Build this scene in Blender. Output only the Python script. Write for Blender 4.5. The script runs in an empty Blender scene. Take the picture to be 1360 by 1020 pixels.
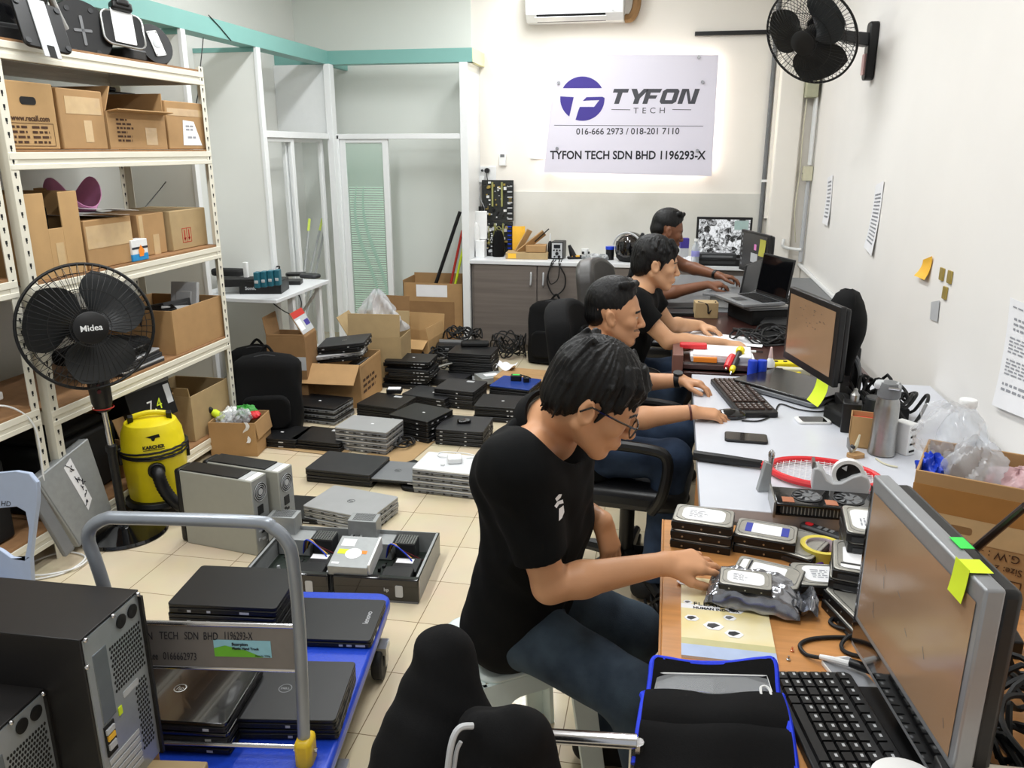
import bpy,bmesh,math,random,colorsys
import numpy as np
from mathutils import Vector,Matrix,Euler
try:
 import openvdb
except ImportError:
 import pyopenvdb as openvdb
R=math.radians
rnd=random.Random(7)
SC=bpy.context.scene
COL=SC.collection
# ---------------------------------------------------------------- camera
FPX,YAW,HOR,CAMZ=1070.0,10.8,198.0,1.68
PITCH=math.atan((510-HOR)/FPX)
_y=R(YAW)
CF=Vector((-math.sin(_y)*math.cos(PITCH),math.cos(_y)*math.cos(PITCH),-math.sin(PITCH)))
CR=Vector((math.cos(_y),math.sin(_y),0))
CU=CR.cross(CF)
CC=Vector((0,0,CAMZ))
cd=bpy.data.cameras.new('camera')
cam=bpy.data.objects.new('camera',cd)
COL.objects.link(cam)
cam.matrix_world=Matrix(((CR.x,CU.x,-CF.x,0),(CR.y,CU.y,-CF.y,0),(CR.z,CU.z,-CF.z,CAMZ),(0,0,0,1)))
cd.sensor_fit='HORIZONTAL'
cd.sensor_width=36.0
cd.lens=36.0*FPX/1360.0
cd.clip_start=0.05
cd.clip_end=60
SC.camera=cam
# ---------------------------------------------------------------- world, lamps, exposure
SC.view_settings.view_transform='Standard'
SC.view_settings.look='None'
SC.view_settings.exposure=0.0
SC.view_settings.gamma=1.0
SC.view_settings.use_curve_mapping=False
wd=bpy.data.worlds.new('world')
SC.world=wd
wd.use_nodes=True
wd.node_tree.nodes['Background'].inputs[0].default_value=(0.93,0.96,1.0,1)
wd.node_tree.nodes['Background'].inputs[1].default_value=0.55
try:
 SC.cycles.max_bounces=8
 SC.cycles.diffuse_bounces=4
 SC.cycles.glossy_bounces=3
 SC.cycles.transmission_bounces=6
 SC.cycles.transparent_max_bounces=12
 SC.cycles.use_denoising=True
 SC.cycles.caustics_reflective=False
 SC.cycles.caustics_refractive=False
 SC.cycles.sample_clamp_indirect=6
except Exception:
 pass
def area(name,loc,size,power,col=(1,1,1),rot=(0,0,0)):
 l=bpy.data.lights.new(name,'AREA')
 l.shape='RECTANGLE'
 l.size,l.size_y=size
 l.energy=power
 l.color=col
 o=bpy.data.objects.new(name,l)
 o.location=loc
 o.rotation_euler=rot
 COL.objects.link(o)
 return o
 # ceiling fluorescent tubes (all above the frame)
for _i,(_x,_yy,_p)in enumerate([(-1.9,1.2,27),(-0.3,1.2,25),(-1.9,3.0,29),(-0.3,3.0,25),(-2.0,4.9,30),(-0.3,4.9,30),(-1.0,6.2,26)]):
 area('ceiling_tube',(_x,_yy,3.18),(0.16,1.25),_p,(0.96,0.985,1.0))
 # ---------------------------------------------------------------- pixel -> place (photograph pixels, 1360x1020)
def ray(x,y):
 return CF+CR*((x-680)/FPX)-CU*((y-510)/FPX)
def P(x,y,z):
 d=ray(x,y)
 return CC+d*((z-CAMZ)/d.z)
def PX(x,y,X):
 d=ray(x,y)
 return CC+d*(X/d.x)
def PY(x,y,Y):
 d=ray(x,y)
 return CC+d*(Y/d.y)
def fitq(q,z):
 a,b,c,d=[P(x,y,z)for x,y in q]
 cen=(a+b+c+d)/4
 u=((b-a)+(c-d))/2
 v=((a-d)+(b-c))/2
 return cen,math.atan2(u.y,u.x),u.length,v.length
 # ---------------------------------------------------------------- materials
MATS={}
def lin(c):
 c=c/255.0
 return c/12.92 if c<=0.04045 else((c+0.055)/1.055)**2.4
def mat(name,rgb,rough=0.5,metal=0.0,var=0.05,scale=30.0,bump=0.0,bscale=None,trans=0.0,ior=1.45,alpha=1.0,emit=0.0,coat=0.0,spec=0.5,stretch=None,rgb2=None,detail=3.0):
 if name in MATS:
  return MATS[name]
 m=bpy.data.materials.new(name)
 m.use_nodes=True
 nt=m.node_tree
 b=nt.nodes['Principled BSDF']
 c1=[lin(v)for v in rgb]
 b.inputs['Roughness'].default_value=rough
 b.inputs['Metallic'].default_value=metal
 b.inputs['IOR'].default_value=ior
 b.inputs['Specular IOR Level'].default_value=spec
 b.inputs['Transmission Weight'].default_value=trans
 b.inputs['Alpha'].default_value=alpha
 b.inputs['Coat Weight'].default_value=coat
 tc=nt.nodes.new('ShaderNodeTexCoord')
 src=tc.outputs['Object']
 if stretch:
  mp=nt.nodes.new('ShaderNodeMapping')
  mp.inputs['Scale'].default_value=stretch
  nt.links.new(src,mp.inputs[0])
  src=mp.outputs[0]
 n=nt.nodes.new('ShaderNodeTexNoise')
 n.inputs['Scale'].default_value=scale
 n.inputs['Detail'].default_value=detail
 nt.links.new(src,n.inputs['Vector'])
 r=nt.nodes.new('ShaderNodeValToRGB')
 c2=[lin(v)for v in rgb2]if rgb2 else[min(1,v*(1+var))for v in c1]
 c0=c1 if rgb2 else[v*(1-var)for v in c1]
 r.color_ramp.elements[0].color=(*c0,1)
 r.color_ramp.elements[1].color=(*c2,1)
 r.color_ramp.elements[0].position=0.3
 r.color_ramp.elements[1].position=0.7
 nt.links.new(n.outputs[0],r.inputs[0])
 nt.links.new(r.outputs[0],b.inputs['Base Color'])
 if emit:
  nt.links.new(r.outputs[0],b.inputs['Emission Color'])
  b.inputs['Emission Strength'].default_value=emit
 if bump:
  bp=nt.nodes.new('ShaderNodeBump')
  bp.inputs['Strength'].default_value=bump
  bp.inputs['Distance'].default_value=0.004
  if bscale:
   n2=nt.nodes.new('ShaderNodeTexNoise')
   n2.inputs['Scale'].default_value=bscale
   n2.inputs['Detail'].default_value=4
   nt.links.new(src,n2.inputs['Vector'])
   nt.links.new(n2.outputs[0],bp.inputs['Height'])
  else:
   nt.links.new(n.outputs[0],bp.inputs['Height'])
  nt.links.new(bp.outputs[0],b.inputs['Normal'])
 MATS[name]=m
 return m
def M(n):
 return MATS[n]
mat('wall_white',(236,233,228),0.75,var=0.012,scale=3,bump=0.02,bscale=90)
mat('wall_warm',(240,235,226),0.75,var=0.012,scale=3)
mat('wall_grey',(226,227,222),0.75,var=0.012,scale=3)
mat('white_frame',(232,234,234),0.35,var=0.01)
mat('teal',(122,172,165),0.45,var=0.02,scale=6)
mat('cream_paint',(232,226,180),0.5,var=0.02)
mat('cabinet_wood',(112,104,98),0.42,var=0.13,scale=5,stretch=(0.35,0.35,9))
mat('counter_white',(222,224,226),0.35,var=0.01)
mat('chrome',(205,205,208),0.18,1.0,var=0.02)
mat('steel',(170,170,168),0.33,1.0,var=0.05,scale=60)
mat('steel_dull',(160,163,163),0.45,0.3,var=0.05,scale=40)
mat('rack_white',(228,224,208),0.42,var=0.02,scale=10)
mat('rack_board',(150,112,76),0.65,var=0.12,scale=20)
mat('hole',(22,22,22),0.8,var=0.02)
mat('card',(172,136,92),0.8,var=0.05,scale=14,bump=0.04,bscale=60)
mat('card_dark',(144,110,72),0.82,var=0.06,scale=14)
mat('card_light',(186,150,102),0.8,var=0.04,scale=14)
mat('card_grey',(172,148,108),0.8,var=0.05,scale=14)
mat('tape_brown',(168,122,70),0.22,var=0.05,scale=20,coat=0.5)
mat('tape_clear',(205,176,132),0.12,var=0.05,scale=25,coat=0.8)
mat('black_plastic',(14,14,15),0.42,var=0.1,scale=40)
mat('black_gloss',(14,14,15),0.1,var=0.1,coat=0.6)
mat('black_matte',(12,12,13),0.72,var=0.12,scale=60)
mat('dark_grey',(46,47,49),0.45,var=0.06,scale=40)
mat('mid_grey',(110,112,114),0.45,var=0.05,scale=30)
mat('light_grey',(188,190,192),0.4,var=0.03,scale=30)
mat('lap_black',(20,20,21),0.4,var=0.1,scale=12)
mat('lap_dark',(40,40,42),0.4,var=0.08,scale=12)
mat('lap_silver',(176,177,178),0.36,0.35,var=0.03,scale=12)
mat('lap_white',(226,228,230),0.3,0.1,var=0.02)
mat('lap_grey',(128,130,133),0.38,0.3,var=0.04,scale=12)
mat('lap_blue',(40,70,150),0.25,0.2,var=0.06)
mat('white_plastic',(232,233,232),0.35,var=0.02)
mat('white_paper',(238,238,240),0.75,var=0.02,scale=12)
mat('ink',(40,40,46),0.8,var=0.02)
mat('ink_soft',(150,152,158),0.8,var=0.02)
mat('ink_red',(186,50,40),0.8,var=0.02)
mat('red',(214,44,50),0.4,var=0.05)
mat('yellow',(236,216,30),0.36,var=0.03)
mat('neon_yellow',(214,236,48),0.7,var=0.02)
mat('neon_green',(70,220,90),0.7,var=0.02)
mat('orange',(242,140,40),0.5,var=0.04)
mat('orange_yellow',(246,190,60),0.6,var=0.03)
mat('blue',(30,66,196),0.4,var=0.06)
mat('blue_cloth',(26,58,226),0.6,var=0.08,scale=200,bump=0.1)
mat('navy',(64,52,140),0.6,var=0.01)
mat('green',(60,150,60),0.5,var=0.05)
mat('pcb',(58,92,52),0.5,var=0.3,scale=90)
mat('pink',(222,130,190),0.45,var=0.03)
mat('magenta',(190,40,120),0.3,var=0.05)
mat('gold',(178,156,84),0.45,0.5,var=0.05)
mat('rubber',(16,16,17),0.6,var=0.06)
mat('beige_plastic',(206,202,176),0.45,var=0.03)
mat('wood_desk',(196,138,82),0.32,var=0.12,scale=7,stretch=(1,9,9))
mat('wood_edge',(186,128,68),0.45,var=0.12,scale=9,stretch=(9,1,9))
mat('white_desk',(205,208,216),0.28,var=0.012,scale=20)
mat('dark_desk',(64,38,34),0.3,var=0.1,scale=10)
mat('fabric_black',(11,11,12),0.9,spec=0.25,var=0.15,scale=220,bump=0.12,bscale=400)
mat('leather',(24,24,26),0.34,var=0.1,scale=50,bump=0.08,bscale=160)
mat('leather_grey',(56,54,52),0.42,var=0.1,scale=50,bump=0.08,bscale=160)
mat('tube_grey',(146,152,160),0.3,0.35,var=0.06,scale=14)
mat('clear',(236,240,244),0.06,trans=1.0,ior=1.12,var=0.0)
mat('film',(240,243,246),0.12,alpha=0.22,var=0.05,scale=30,bump=0.5,bscale=25,spec=1.0)
mat('glass_pane',(240,246,244),0.05,alpha=0.07,var=0.0,spec=0.5)
mat('skin_a',(206,152,112),0.48,var=0.035,scale=18)
mat('skin_b',(198,146,108),0.48,var=0.035,scale=18)
mat('skin_c',(210,162,124),0.48,var=0.035,scale=18)
mat('skin_d',(124,80,56),0.48,var=0.04,scale=18)
mat('lip',(176,104,88),0.42,var=0.03)
mat('eye',(196,188,178),0.2,var=0.0)
mat('hair',(9,8,8),0.5,spec=0.35,var=0.35,scale=90,bump=0.6,bscale=160,stretch=(1,1,0.25))
mat('stubble',(132,100,80),0.6,var=0.05,scale=200)
mat('shirt_black',(8,9,10),0.88,spec=0.22,var=0.12,scale=120,bump=0.06,bscale=300)
mat('denim',(32,42,54),0.88,spec=0.25,rgb2=(70,84,96),scale=7,bump=0.15,bscale=420,detail=6)
mat('denim_blue',(28,38,56),0.88,spec=0.25,rgb2=(56,72,96),scale=8,bump=0.15,bscale=420,detail=6)
mat('screen_tan',(154,124,96),0.16,var=0.1,scale=2.2)
mat('screen_black',(10,10,12),0.06,var=0.1)
mat('floor_card',(172,142,100),0.8,var=0.05,scale=10)
# ---------------------------------------------------------------- mesh builder
class MB:
 def __init__(s,T=None):
  s.v,s.f,s.m=[],[],[]
  s.T=T or Matrix()
  s.cm=0
 def add(s,vs,fs,m=None,T=None):
  k=len(s.v)
  TT=s.T@T if T is not None else s.T
  s.v+=[TT@Vector(p)for p in vs]
  s.f+=[tuple(i+k for i in f)for f in fs]
  s.m+=[s.cm if m is None else m]*len(fs)
  return s
 def box(s,x0,x1,y0,y1,z0,z1,m=None,T=None):
  vs=[(x,y,z)for z in(z0,z1)for y in(y0,y1)for x in(x0,x1)]
  return s.add(vs,[(0,2,3,1),(4,5,7,6),(0,1,5,4),(2,6,7,3),(0,4,6,2),(1,3,7,5)],m,T)
 def cb(s,c,d,m=None,T=None):
  x,y,z=c
  a,b,e=d[0]/2,d[1]/2,d[2]/2
  return s.box(x-a,x+a,y-b,y+b,z-e,z+e,m,T)
 def prism(s,poly,z0,z1,m=None,T=None):
  n=len(poly)
  vs=[(x,y,z0)for x,y in poly]+[(x,y,z1)for x,y in poly]
  fs=[tuple(range(n))[::-1],tuple(range(n,2*n))]
  fs+=[(i,(i+1)%n,n+(i+1)%n,n+i)for i in range(n)]
  return s.add(vs,fs,m,T)
 def rrect(s,w,d,r,z0,z1,m=None,T=None,n=4,cx=0,cy=0):
  return s.prism(rrpoly(w,d,r,n,cx,cy),z0,z1,m,T)
 def tube(s,pts,r,n=8,m=None,closed=False,T=None,caps=True):
  pts=[Vector(p)for p in pts]
  N=len(pts)
  rs=r if isinstance(r,(list,tuple))else[r]*N
  vs,fs=[],[]
  up=None
  for i,p in enumerate(pts):
   a=pts[(i-1)%N]if(closed or i)else p
   b=pts[(i+1)%N]if(closed or i<N-1)else p
   t=(b-a).normalized()
   if up is None:
    up=t.orthogonal().normalized()
   else:
    up=(up-t*up.dot(t))
    up=up.normalized()if up.length>1e-6 else t.orthogonal().normalized()
   w=t.cross(up)
   for k in range(n):
    q=2*math.pi*k/n
    vs.append(p+(up*math.cos(q)+w*math.sin(q))*rs[i])
  for i in range(N if closed else N-1):
   j=(i+1)%N
   for k in range(n):
    l=(k+1)%n
    fs.append((i*n+k,i*n+l,j*n+l,j*n+k))
  if not closed and caps:
   fs.append(tuple(range(n))[::-1])
   fs.append(tuple(range((N-1)*n,N*n)))
  return s.add(vs,fs,m,T)
 def lathe(s,prof,n=20,m=None,T=None,caps=True):
  vs,fs=[],[]
  for r,z in prof:
   for k in range(n):
    q=2*math.pi*k/n
    vs.append((r*math.cos(q),r*math.sin(q),z))
  for i in range(len(prof)-1):
   for k in range(n):
    l=(k+1)%n
    fs.append((i*n+k,i*n+l,(i+1)*n+l,(i+1)*n+k))
  if caps:
   fs.append(tuple(range(n))[::-1])
   fs.append(tuple(range((len(prof)-1)*n,len(prof)*n)))
  return s.add(vs,fs,m,T)
 def cyl(s,a,b,r,n=16,m=None,r2=None):
  return s.tube([a,b],[r,r if r2 is None else r2],n,m)
 def ball(s,c,r,n=12,m=None,T=None):
  r=r if isinstance(r,(tuple,list))else(r,r,r)
  prof=[(math.cos(-math.pi/2+math.pi*i/n),math.sin(-math.pi/2+math.pi*i/n))for i in range(n+1)]
  vs,fs=[],[]
  k2=2*n
  for a,z in prof:
   a=max(a,1e-3)
   for k in range(k2):
    q=math.pi*k/n
    vs.append((c[0]+r[0]*a*math.cos(q),c[1]+r[1]*a*math.sin(q),c[2]+r[2]*z))
  for i in range(n):
   for k in range(k2):
    l=(k+1)%k2
    fs.append((i*k2+k,i*k2+l,(i+1)*k2+l,(i+1)*k2+k))
  return s.add(vs,fs,m,T)
 def sheet(s,fn,nu,nv,th=0.0,m=None,T=None):
  """fn(u,v)->point for u,v in 0..1; th gives it thickness along its own normal."""
  g=[[Vector(fn(i/nu,j/nv))for j in range(nv+1)]for i in range(nu+1)]
  vs,fs=[],[]
  def nor(i,j):
   a=g[min(i+1,nu)][j]-g[max(i-1,0)][j]
   b=g[i][min(j+1,nv)]-g[i][max(j-1,0)]
   c=a.cross(b)
   return c.normalized()if c.length>1e-9 else Vector((0,0,1))
  W=nv+1
  for i in range(nu+1):
   for j in range(W):
    vs.append(g[i][j])
  for i in range(nu):
   for j in range(nv):
    fs.append((i*W+j,(i+1)*W+j,(i+1)*W+j+1,i*W+j+1))
  if th:
   k=len(vs)
   for i in range(nu+1):
    for j in range(W):
     vs.append(g[i][j]-nor(i,j)*th)
   for i in range(nu):
    for j in range(nv):
     fs.append((k+i*W+j,k+i*W+j+1,k+(i+1)*W+j+1,k+(i+1)*W+j))
   ring=[i*W for i in range(nu+1)]+[nu*W+j for j in range(1,W)]+[i*W+nv for i in range(nu-1,-1,-1)]+[j for j in range(nv-1,0,-1)]
   for a,b in zip(ring,ring[1:]+ring[:1]):
    fs.append((a,k+a,k+b,b))
  return s.add(vs,fs,m,T)
 def build(s,name,mats,parent=None,bevel=0.0,loc=None,rz=None,seg=2,smooth=35,subd=0):
  me=bpy.data.meshes.new(name)
  me.from_pydata([tuple(v)for v in s.v],[],s.f)
  mats=mats if isinstance(mats,(list,tuple))else[mats]
  for x in mats:
   me.materials.append(M(x)if isinstance(x,str)else x)
  if len(mats)>1:
   me.polygons.foreach_set('material_index',s.m)
  if smooth:
   me.polygons.foreach_set('use_smooth',[True]*len(s.f))
   me.set_sharp_from_angle(angle=R(smooth))
  me.update()
  o=bpy.data.objects.new(name,me)
  COL.objects.link(o)
  if parent is not None:
   o.parent=parent
  if loc is not None:
   o.location=loc
  if rz is not None:
   o.rotation_euler=(0,0,rz)
  if bevel:
   b=o.modifiers.new('bevel','BEVEL')
   b.width=bevel
   b.segments=seg
   b.limit_method='ANGLE'
   b.angle_limit=R(50)
  if subd:
   q=o.modifiers.new('subd','SUBSURF')
   q.levels=q.render_levels=subd
  return o
def rrpoly(w,d,r,n=4,cx=0,cy=0):
 out=[]
 for sx,sy,a0 in((1,1,0),(-1,1,90),(-1,-1,180),(1,-1,270)):
  for k in range(n+1):
   q=R(a0+90*k/n)
   out.append((cx+sx*(w/2-r)+r*math.cos(q),cy+sy*(d/2-r)+r*math.sin(q)))
 return out
def T3(loc=(0,0,0),rot=(0,0,0),sc=1.0):
 return Matrix.Translation(Vector(loc))@Euler(rot).to_matrix().to_4x4()@Matrix.Scale(sc,4)
def thing(name,label,cat,loc=(0,0,0),rz=0.0,group=None,rot=None):
 o=bpy.data.objects.new(name,None)
 o.empty_display_size=0.05
 COL.objects.link(o)
 o.location=loc
 o.rotation_euler=rot if rot is not None else(0,0,rz)
 o['label']=label
 o['category']=cat
 if group:
  o['group']=group
 return o
def tag(o,label,cat,group=None):
 o['label']=label
 o['category']=cat
 if group:
  o['group']=group
 return o
def struct(o,label=None):
 o['kind']='structure'
 if label:
  o['label']=label
 return o
def dup(root,loc=None,rz=None,label=None,group=None,rot=None,scale=None):
 r=root.copy()
 COL.objects.link(r)
 if loc is not None:
  r.location=loc
 if rot is not None:
  r.rotation_euler=rot
 elif rz is not None:
  r.rotation_euler=(0,0,rz)
 if scale is not None:
  r.scale=scale
 if label:
  r['label']=label
 if group:
  r['group']=group
 _kids(root,r)
 return r
def _kids(a,b):
 for ch in list(a.children):
  c=ch.copy()
  COL.objects.link(c)
  c.parent=b
  _kids(ch,c)
def text_mb(mb,txt,size,T,m=None,bold=0.0,shear=0.0,depth=0.0006,align='LEFT',res=3,sx=1.0,spacing=1.0):
 c=bpy.data.curves.new('text','FONT')
 c.body=txt
 c.size=size
 c.offset=bold
 c.shear=shear
 c.extrude=depth/2
 c.align_x=align
 c.space_character=spacing
 c.resolution_u=res
 o=bpy.data.objects.new('text',c)
 me=o.to_mesh()
 vs=[tuple((v.co.x*sx,v.co.y,v.co.z+depth/2))for v in me.vertices]
 fs=[tuple(p.vertices)for p in me.polygons]
 o.to_mesh_clear()
 bpy.data.objects.remove(o)
 bpy.data.curves.remove(c)
 if vs:
  mb.add(vs,fs,m,T)
 return mb
def smooth_path(pts,n=6,closed=False):
 """Catmull-Rom through the points."""
 pts=[Vector(p)for p in pts]
 N=len(pts)
 out=[]
 for i in range(N if closed else N-1):
  g=lambda k:pts[k%N]if closed else pts[max(0,min(N-1,k))]
  p0,p1,p2,p3=g(i-1),g(i),g(i+1),g(i+2)
  for k in range(n):
   t=k/n
   out.append(0.5*((2*p1)+(p2-p0)*t+(2*p0-5*p1+4*p2-p3)*t*t+(3*p1-p0-3*p2+p3)*t**3))
 if not closed:
  out.append(pts[-1])
 return out
def basis(x,z):
 """rotation matrix whose local x is X and whose local z is close to Z"""
 x=Vector(x).normalized()
 z=Vector(z)
 z=(z-x*z.dot(x)).normalized()
 y=z.cross(x)
 return Matrix(((x.x,y.x,z.x),(x.y,y.y,z.y),(x.z,y.z,z.z)))
def cable(name,pts,r,label,cat='cable',m='rubber',n=6,group=None,closed=False):
 mb=MB()
 mb.tube(smooth_path(pts,6,closed),r,7,closed=closed)
 return tag(mb.build(name,m),label,cat,group)
def crumple(label,loc,r,m,seed,name='plastic_bag',amp=0.22,cat='plastic bag',squash=0.9):
 q=random.Random(seed)
 ph=[q.uniform(0,6.28)for _ in range(6)]
 b=MB()
 def f(u,v):
  a,e=2*math.pi*u,math.pi*v
  k=1+amp*(math.sin(3*a+ph[0]+2*e)*math.sin(2*e+ph[1])+0.6*math.sin(7*a+ph[2])*math.sin(5*e+ph[3])+0.35*math.sin(13*a+ph[4]+9*e))
  return(r[0]*k*math.sin(e)*math.cos(a),r[1]*k*math.sin(e)*math.sin(a),r[2]*k*math.cos(e)*squash)
 b.sheet(f,44,24)
 return tag(b.build(name,m,loc=loc,smooth=50),label,cat)
 # ================================================================ the room
XL,XR,YB,ZC=-3.28,1.10,7.10,3.25
XF,YF=-2.806,6.67
# floor: polished beige tiles with dark joints
fm=bpy.data.materials.new('floor_tile')
fm.use_nodes=True
nt=fm.node_tree
bs=nt.nodes['Principled BSDF']
tcn=nt.nodes.new('ShaderNodeTexCoord')
mp=nt.nodes.new('ShaderNodeMapping')
nt.links.new(tcn.outputs['Object'],mp.inputs[0])
br=nt.nodes.new('ShaderNodeTexBrick')
br.offset=0.0
br.inputs['Scale'].default_value=1.0
br.inputs["Brick Width"].default_value=0.30
br.inputs["Row Height"].default_value=0.30
mp.inputs["Location"].default_value=(0.83,-1.90,0)
br.inputs['Mortar Size'].default_value=0.0016
br.inputs['Mortar Smooth'].default_value=0.1
br.inputs['Color1'].default_value=(lin(222),lin(207),lin(178),1)
br.inputs['Color2'].default_value=(lin(216),lin(200),lin(170),1)
br.inputs['Mortar'].default_value=(lin(130),lin(110),lin(84),1)
nt.links.new(mp.outputs[0],br.inputs['Vector'])
nz=nt.nodes.new('ShaderNodeTexNoise')
nz.inputs['Scale'].default_value=5
nz.inputs['Detail'].default_value=6
nt.links.new(tcn.outputs['Object'],nz.inputs['Vector'])
mx=nt.nodes.new('ShaderNodeMixRGB')
mx.blend_type='MULTIPLY'
mx.inputs[0].default_value=0.16
nt.links.new(br.outputs['Color'],mx.inputs[1])
nt.links.new(nz.outputs['Color'],mx.inputs[2])
nt.links.new(mx.outputs[0],bs.inputs['Base Color'])
bs.inputs['Roughness'].default_value=0.16
bs.inputs['Specular IOR Level'].default_value=0.35
FLOOR_MAP=mp
MATS['floor_tile']=fm
struct(MB().box(XL-0.1,XR+0.1,-1.6,YB+0.1,-0.08,0).build('floor','floor_tile'))
struct(MB().box(XL-0.1,XR+0.1,-1.6,YB+0.1,ZC,ZC+0.08).build('ceiling','wall_white'))
struct(MB().box(XR,XR+0.1,-1.6,YB+0.1,0,ZC).build('wall_right','wall_white'))
struct(MB().box(XL-0.1,XL,-1.6,YB+0.1,0,ZC).build('wall_left','wall_grey'))
struct(MB().box(XL-0.1,XR+0.1,YB,YB+0.1,0,ZC).build('wall_back','wall_warm'))
# marbled grey splash band on the back wall, above the cabinets
tm=mat('splash_tile',(206,204,194),0.4,rgb2=(222,220,212),scale=2.2,detail=8)
struct(MB().box(-1.60,0.76,YB-0.012,YB,0.70,1.325).build('trim_1','splash_tile'))
# boxed column in the far right corner, with its dark pipe and cover strip
struct(MB().box(0.80,0.985,YB-0.17,YB,0,ZC).box(0.985,XR,YB-0.1,YB,0,ZC).build('trim_2','wall_warm',bevel=0.012))
mb=MB()
mb.cyl((0.752,YB-0.03,0.75),(0.752,YB-0.03,ZC),0.017,12,0)
mb.box(0.73,0.775,YB-0.05,YB-0.01,1.42,1.44,1)
tag(mb.build('conduit_pipe',['mid_grey','white_plastic']),'dark vertical conduit pipe in the corner beside the backlit sign','pipe')
struct(MB().box(0.775,0.80,YB-0.05,YB,1.13,ZC).build('trim_3','wall_warm'))
# cover strips high on the back wall
tag(MB().box(0.13,0.76,YB-0.035,YB,2.545,2.575).build('cable_trunking','black_plastic',bevel=0.003),'thin dark cable trunking high on the back wall beside the air conditioner','trunking')
mat('wall_closet',(226,230,224),0.7,var=0.01,scale=3)
# ---- built-in closets along the left and at the back: white fins, teal beam, sliding doors
ZB0,ZB1,ZR=2.345,2.45,1.79
w=MB()
w.box(XL,XF,4.564,4.594,0,ZB0)
struct(w.build('partition_fin','wall_grey',bevel=0.002))
w=MB()
w.box(XL,XF,5.455,5.49,0,ZB0)
struct(w.build('partition_fin','wall_grey',bevel=0.002))
w=MB()
w.box(XF-0.02,XF+0.004,4.555,4.60,0,ZB0).box(XF-0.02,XF+0.004,5.446,5.50,0,ZB0)
struct(w.build('trim_4','white_frame',bevel=0.002))
# corner post and the jamb at the open end
struct(MB().box(XF-0.02,XF+0.035,6.60,YF+0.02,0,ZB0).box(XL,XF,6.64,6.67,ZR,ZB0).build('partition_post','white_frame',bevel=0.003))
struct(MB().box(-1.70,-1.635,YF-0.01,YB,0,ZB0).build('partition_end','white_frame',bevel=0.003))
struct(MB().box(XL,-1.70,YB-0.012,YB,0,ZC).build('trim_8','wall_closet'))
# teal fascia beams
b=MB()
b.box(XF-0.12,XF,0.4,YF,ZB0,ZB1)
b.box(XL,XF,5.45,5.50,ZB0-0.03,ZB0)
b.box(XL,XF,4.56,4.60,ZB0-0.03,ZB0)
struct(b.build('fascia_beam','teal',bevel=0.002))
b=MB()
b.box(XL,-1.595,YF-0.002,YF+0.1,ZB0,ZB1)
b.box(XF-0.04,XF,YF+0.1,YB,ZB0-0.01,ZB0+0.05)
struct(b.build('fascia_beam','teal',bevel=0.002))
struct(MB().box(-1.63,-1.59,YF+0.012,YB,ZB0,ZB1).build('trim_5','cream_paint',bevel=0.002))
# thin seam cord across the left beam
tag(MB().tube([PX(277,20,XF+0.004),PX(292,36,XF+0.004),PX(307,54,XF+0.004)],0.003,6).build('beam_wire','black_plastic'),'thin dark wire crossing the teal beam above the shelving','wire')
def slide_door(name,label,a,b,z1,glass,frost=False):
 """sliding door panel in a white frame between plan points a and b"""
 a,b=Vector((*a,0)),Vector((*b,0))
 L=(b-a).length
 t=thing(name,label,'sliding door',a,math.atan2((b-a).y,(b-a).x))
 f=MB()
 fw=0.05
 f.box(0,fw,-0.015,0.015,0.02,z1).box(L-fw,L,-0.015,0.015,0.02,z1)
 f.box(fw,L-fw,-0.015,0.015,0.02,0.08).box(fw,L-fw,-0.015,0.015,z1-0.03,z1)
 f.build('frame','white_frame',t,bevel=0.003)
 MB().box(fw,L-fw,-0.003,0.003,0.08,z1-0.03).build('pane',glass,t)
 if frost:
  fr=MB()
  for i in range(58):
   z=0.25+i*0.0195
   fr.box(fw+0.012,L-fw-0.012,-0.0055,-0.0035,z,z+0.0105)
  fr.build('frosted_lines','frost_line',t)
  sw=MB()
  for k,(x0,ph)in enumerate(((0.34,0.0),(0.58,0.5))):
   pts=[(fw+(L-2*fw)*(x0+0.22*math.sin(4.6*u+3.6+ph*0.5)+0.20*u),-0.007,1.38-1.1*u)for u in[q/24 for q in range(25)]]
   ws=[0.003+0.013*math.sin(math.pi*q/24)for q in range(25)]
   vs=[(p[0]-w_,p[1],p[2])for p,w_ in zip(pts,ws)]+[(p[0]+w_,p[1],p[2])for p,w_ in zip(pts,ws)]
   sw.add(vs,[(q,q+1,26+q,25+q)for q in range(24)])
  sw.build('swirl_print','frost_swirl',t)
 return t
mat('frost_line',(196,222,206),0.6,var=0.03)
mat('frost_swirl',(160,192,176),0.6,var=0.03)
mat('glass_green',(186,214,198),0.12,alpha=0.34,var=0.02)
ln=lambda n,l,args,g='glass_pane',fr=False:slide_door(n,l,*args,g,fr)
# left closet (two panels) and its rails
ln('sliding_door','plain glass closet door just beyond the second white fin',((XF-0.035,5.50),(XF-0.035,5.97),ZR-0.03))
ln('sliding_door','plain glass closet door next to the corner post with metal strips behind',((XF-0.075,5.90),(XF-0.075,6.60),ZR-0.03))
struct(MB().box(XF-0.1,XF,5.49,6.60,ZR-0.03,ZR+0.015).box(XF-0.1,XF,5.49,6.60,0,0.02).build('trim_6','white_frame',bevel=0.002))
# back closet: frosted panel on the left half, the other half stands open
ln('sliding_door','glass closet door with frosted lines and swirl print',((-2.755,YF+0.03),(-2.33,YF+0.03),ZR-0.03),'glass_green',True)
struct(MB().box(-2.78,-1.70,YF,YF+0.1,ZR-0.03,ZR+0.012).box(-2.78,-1.70,YF,YF+0.1,0,0.02).box(-2.80,-2.755,YF,YF+0.1,0,ZR).build('trim_7','white_frame',bevel=0.002))
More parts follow.
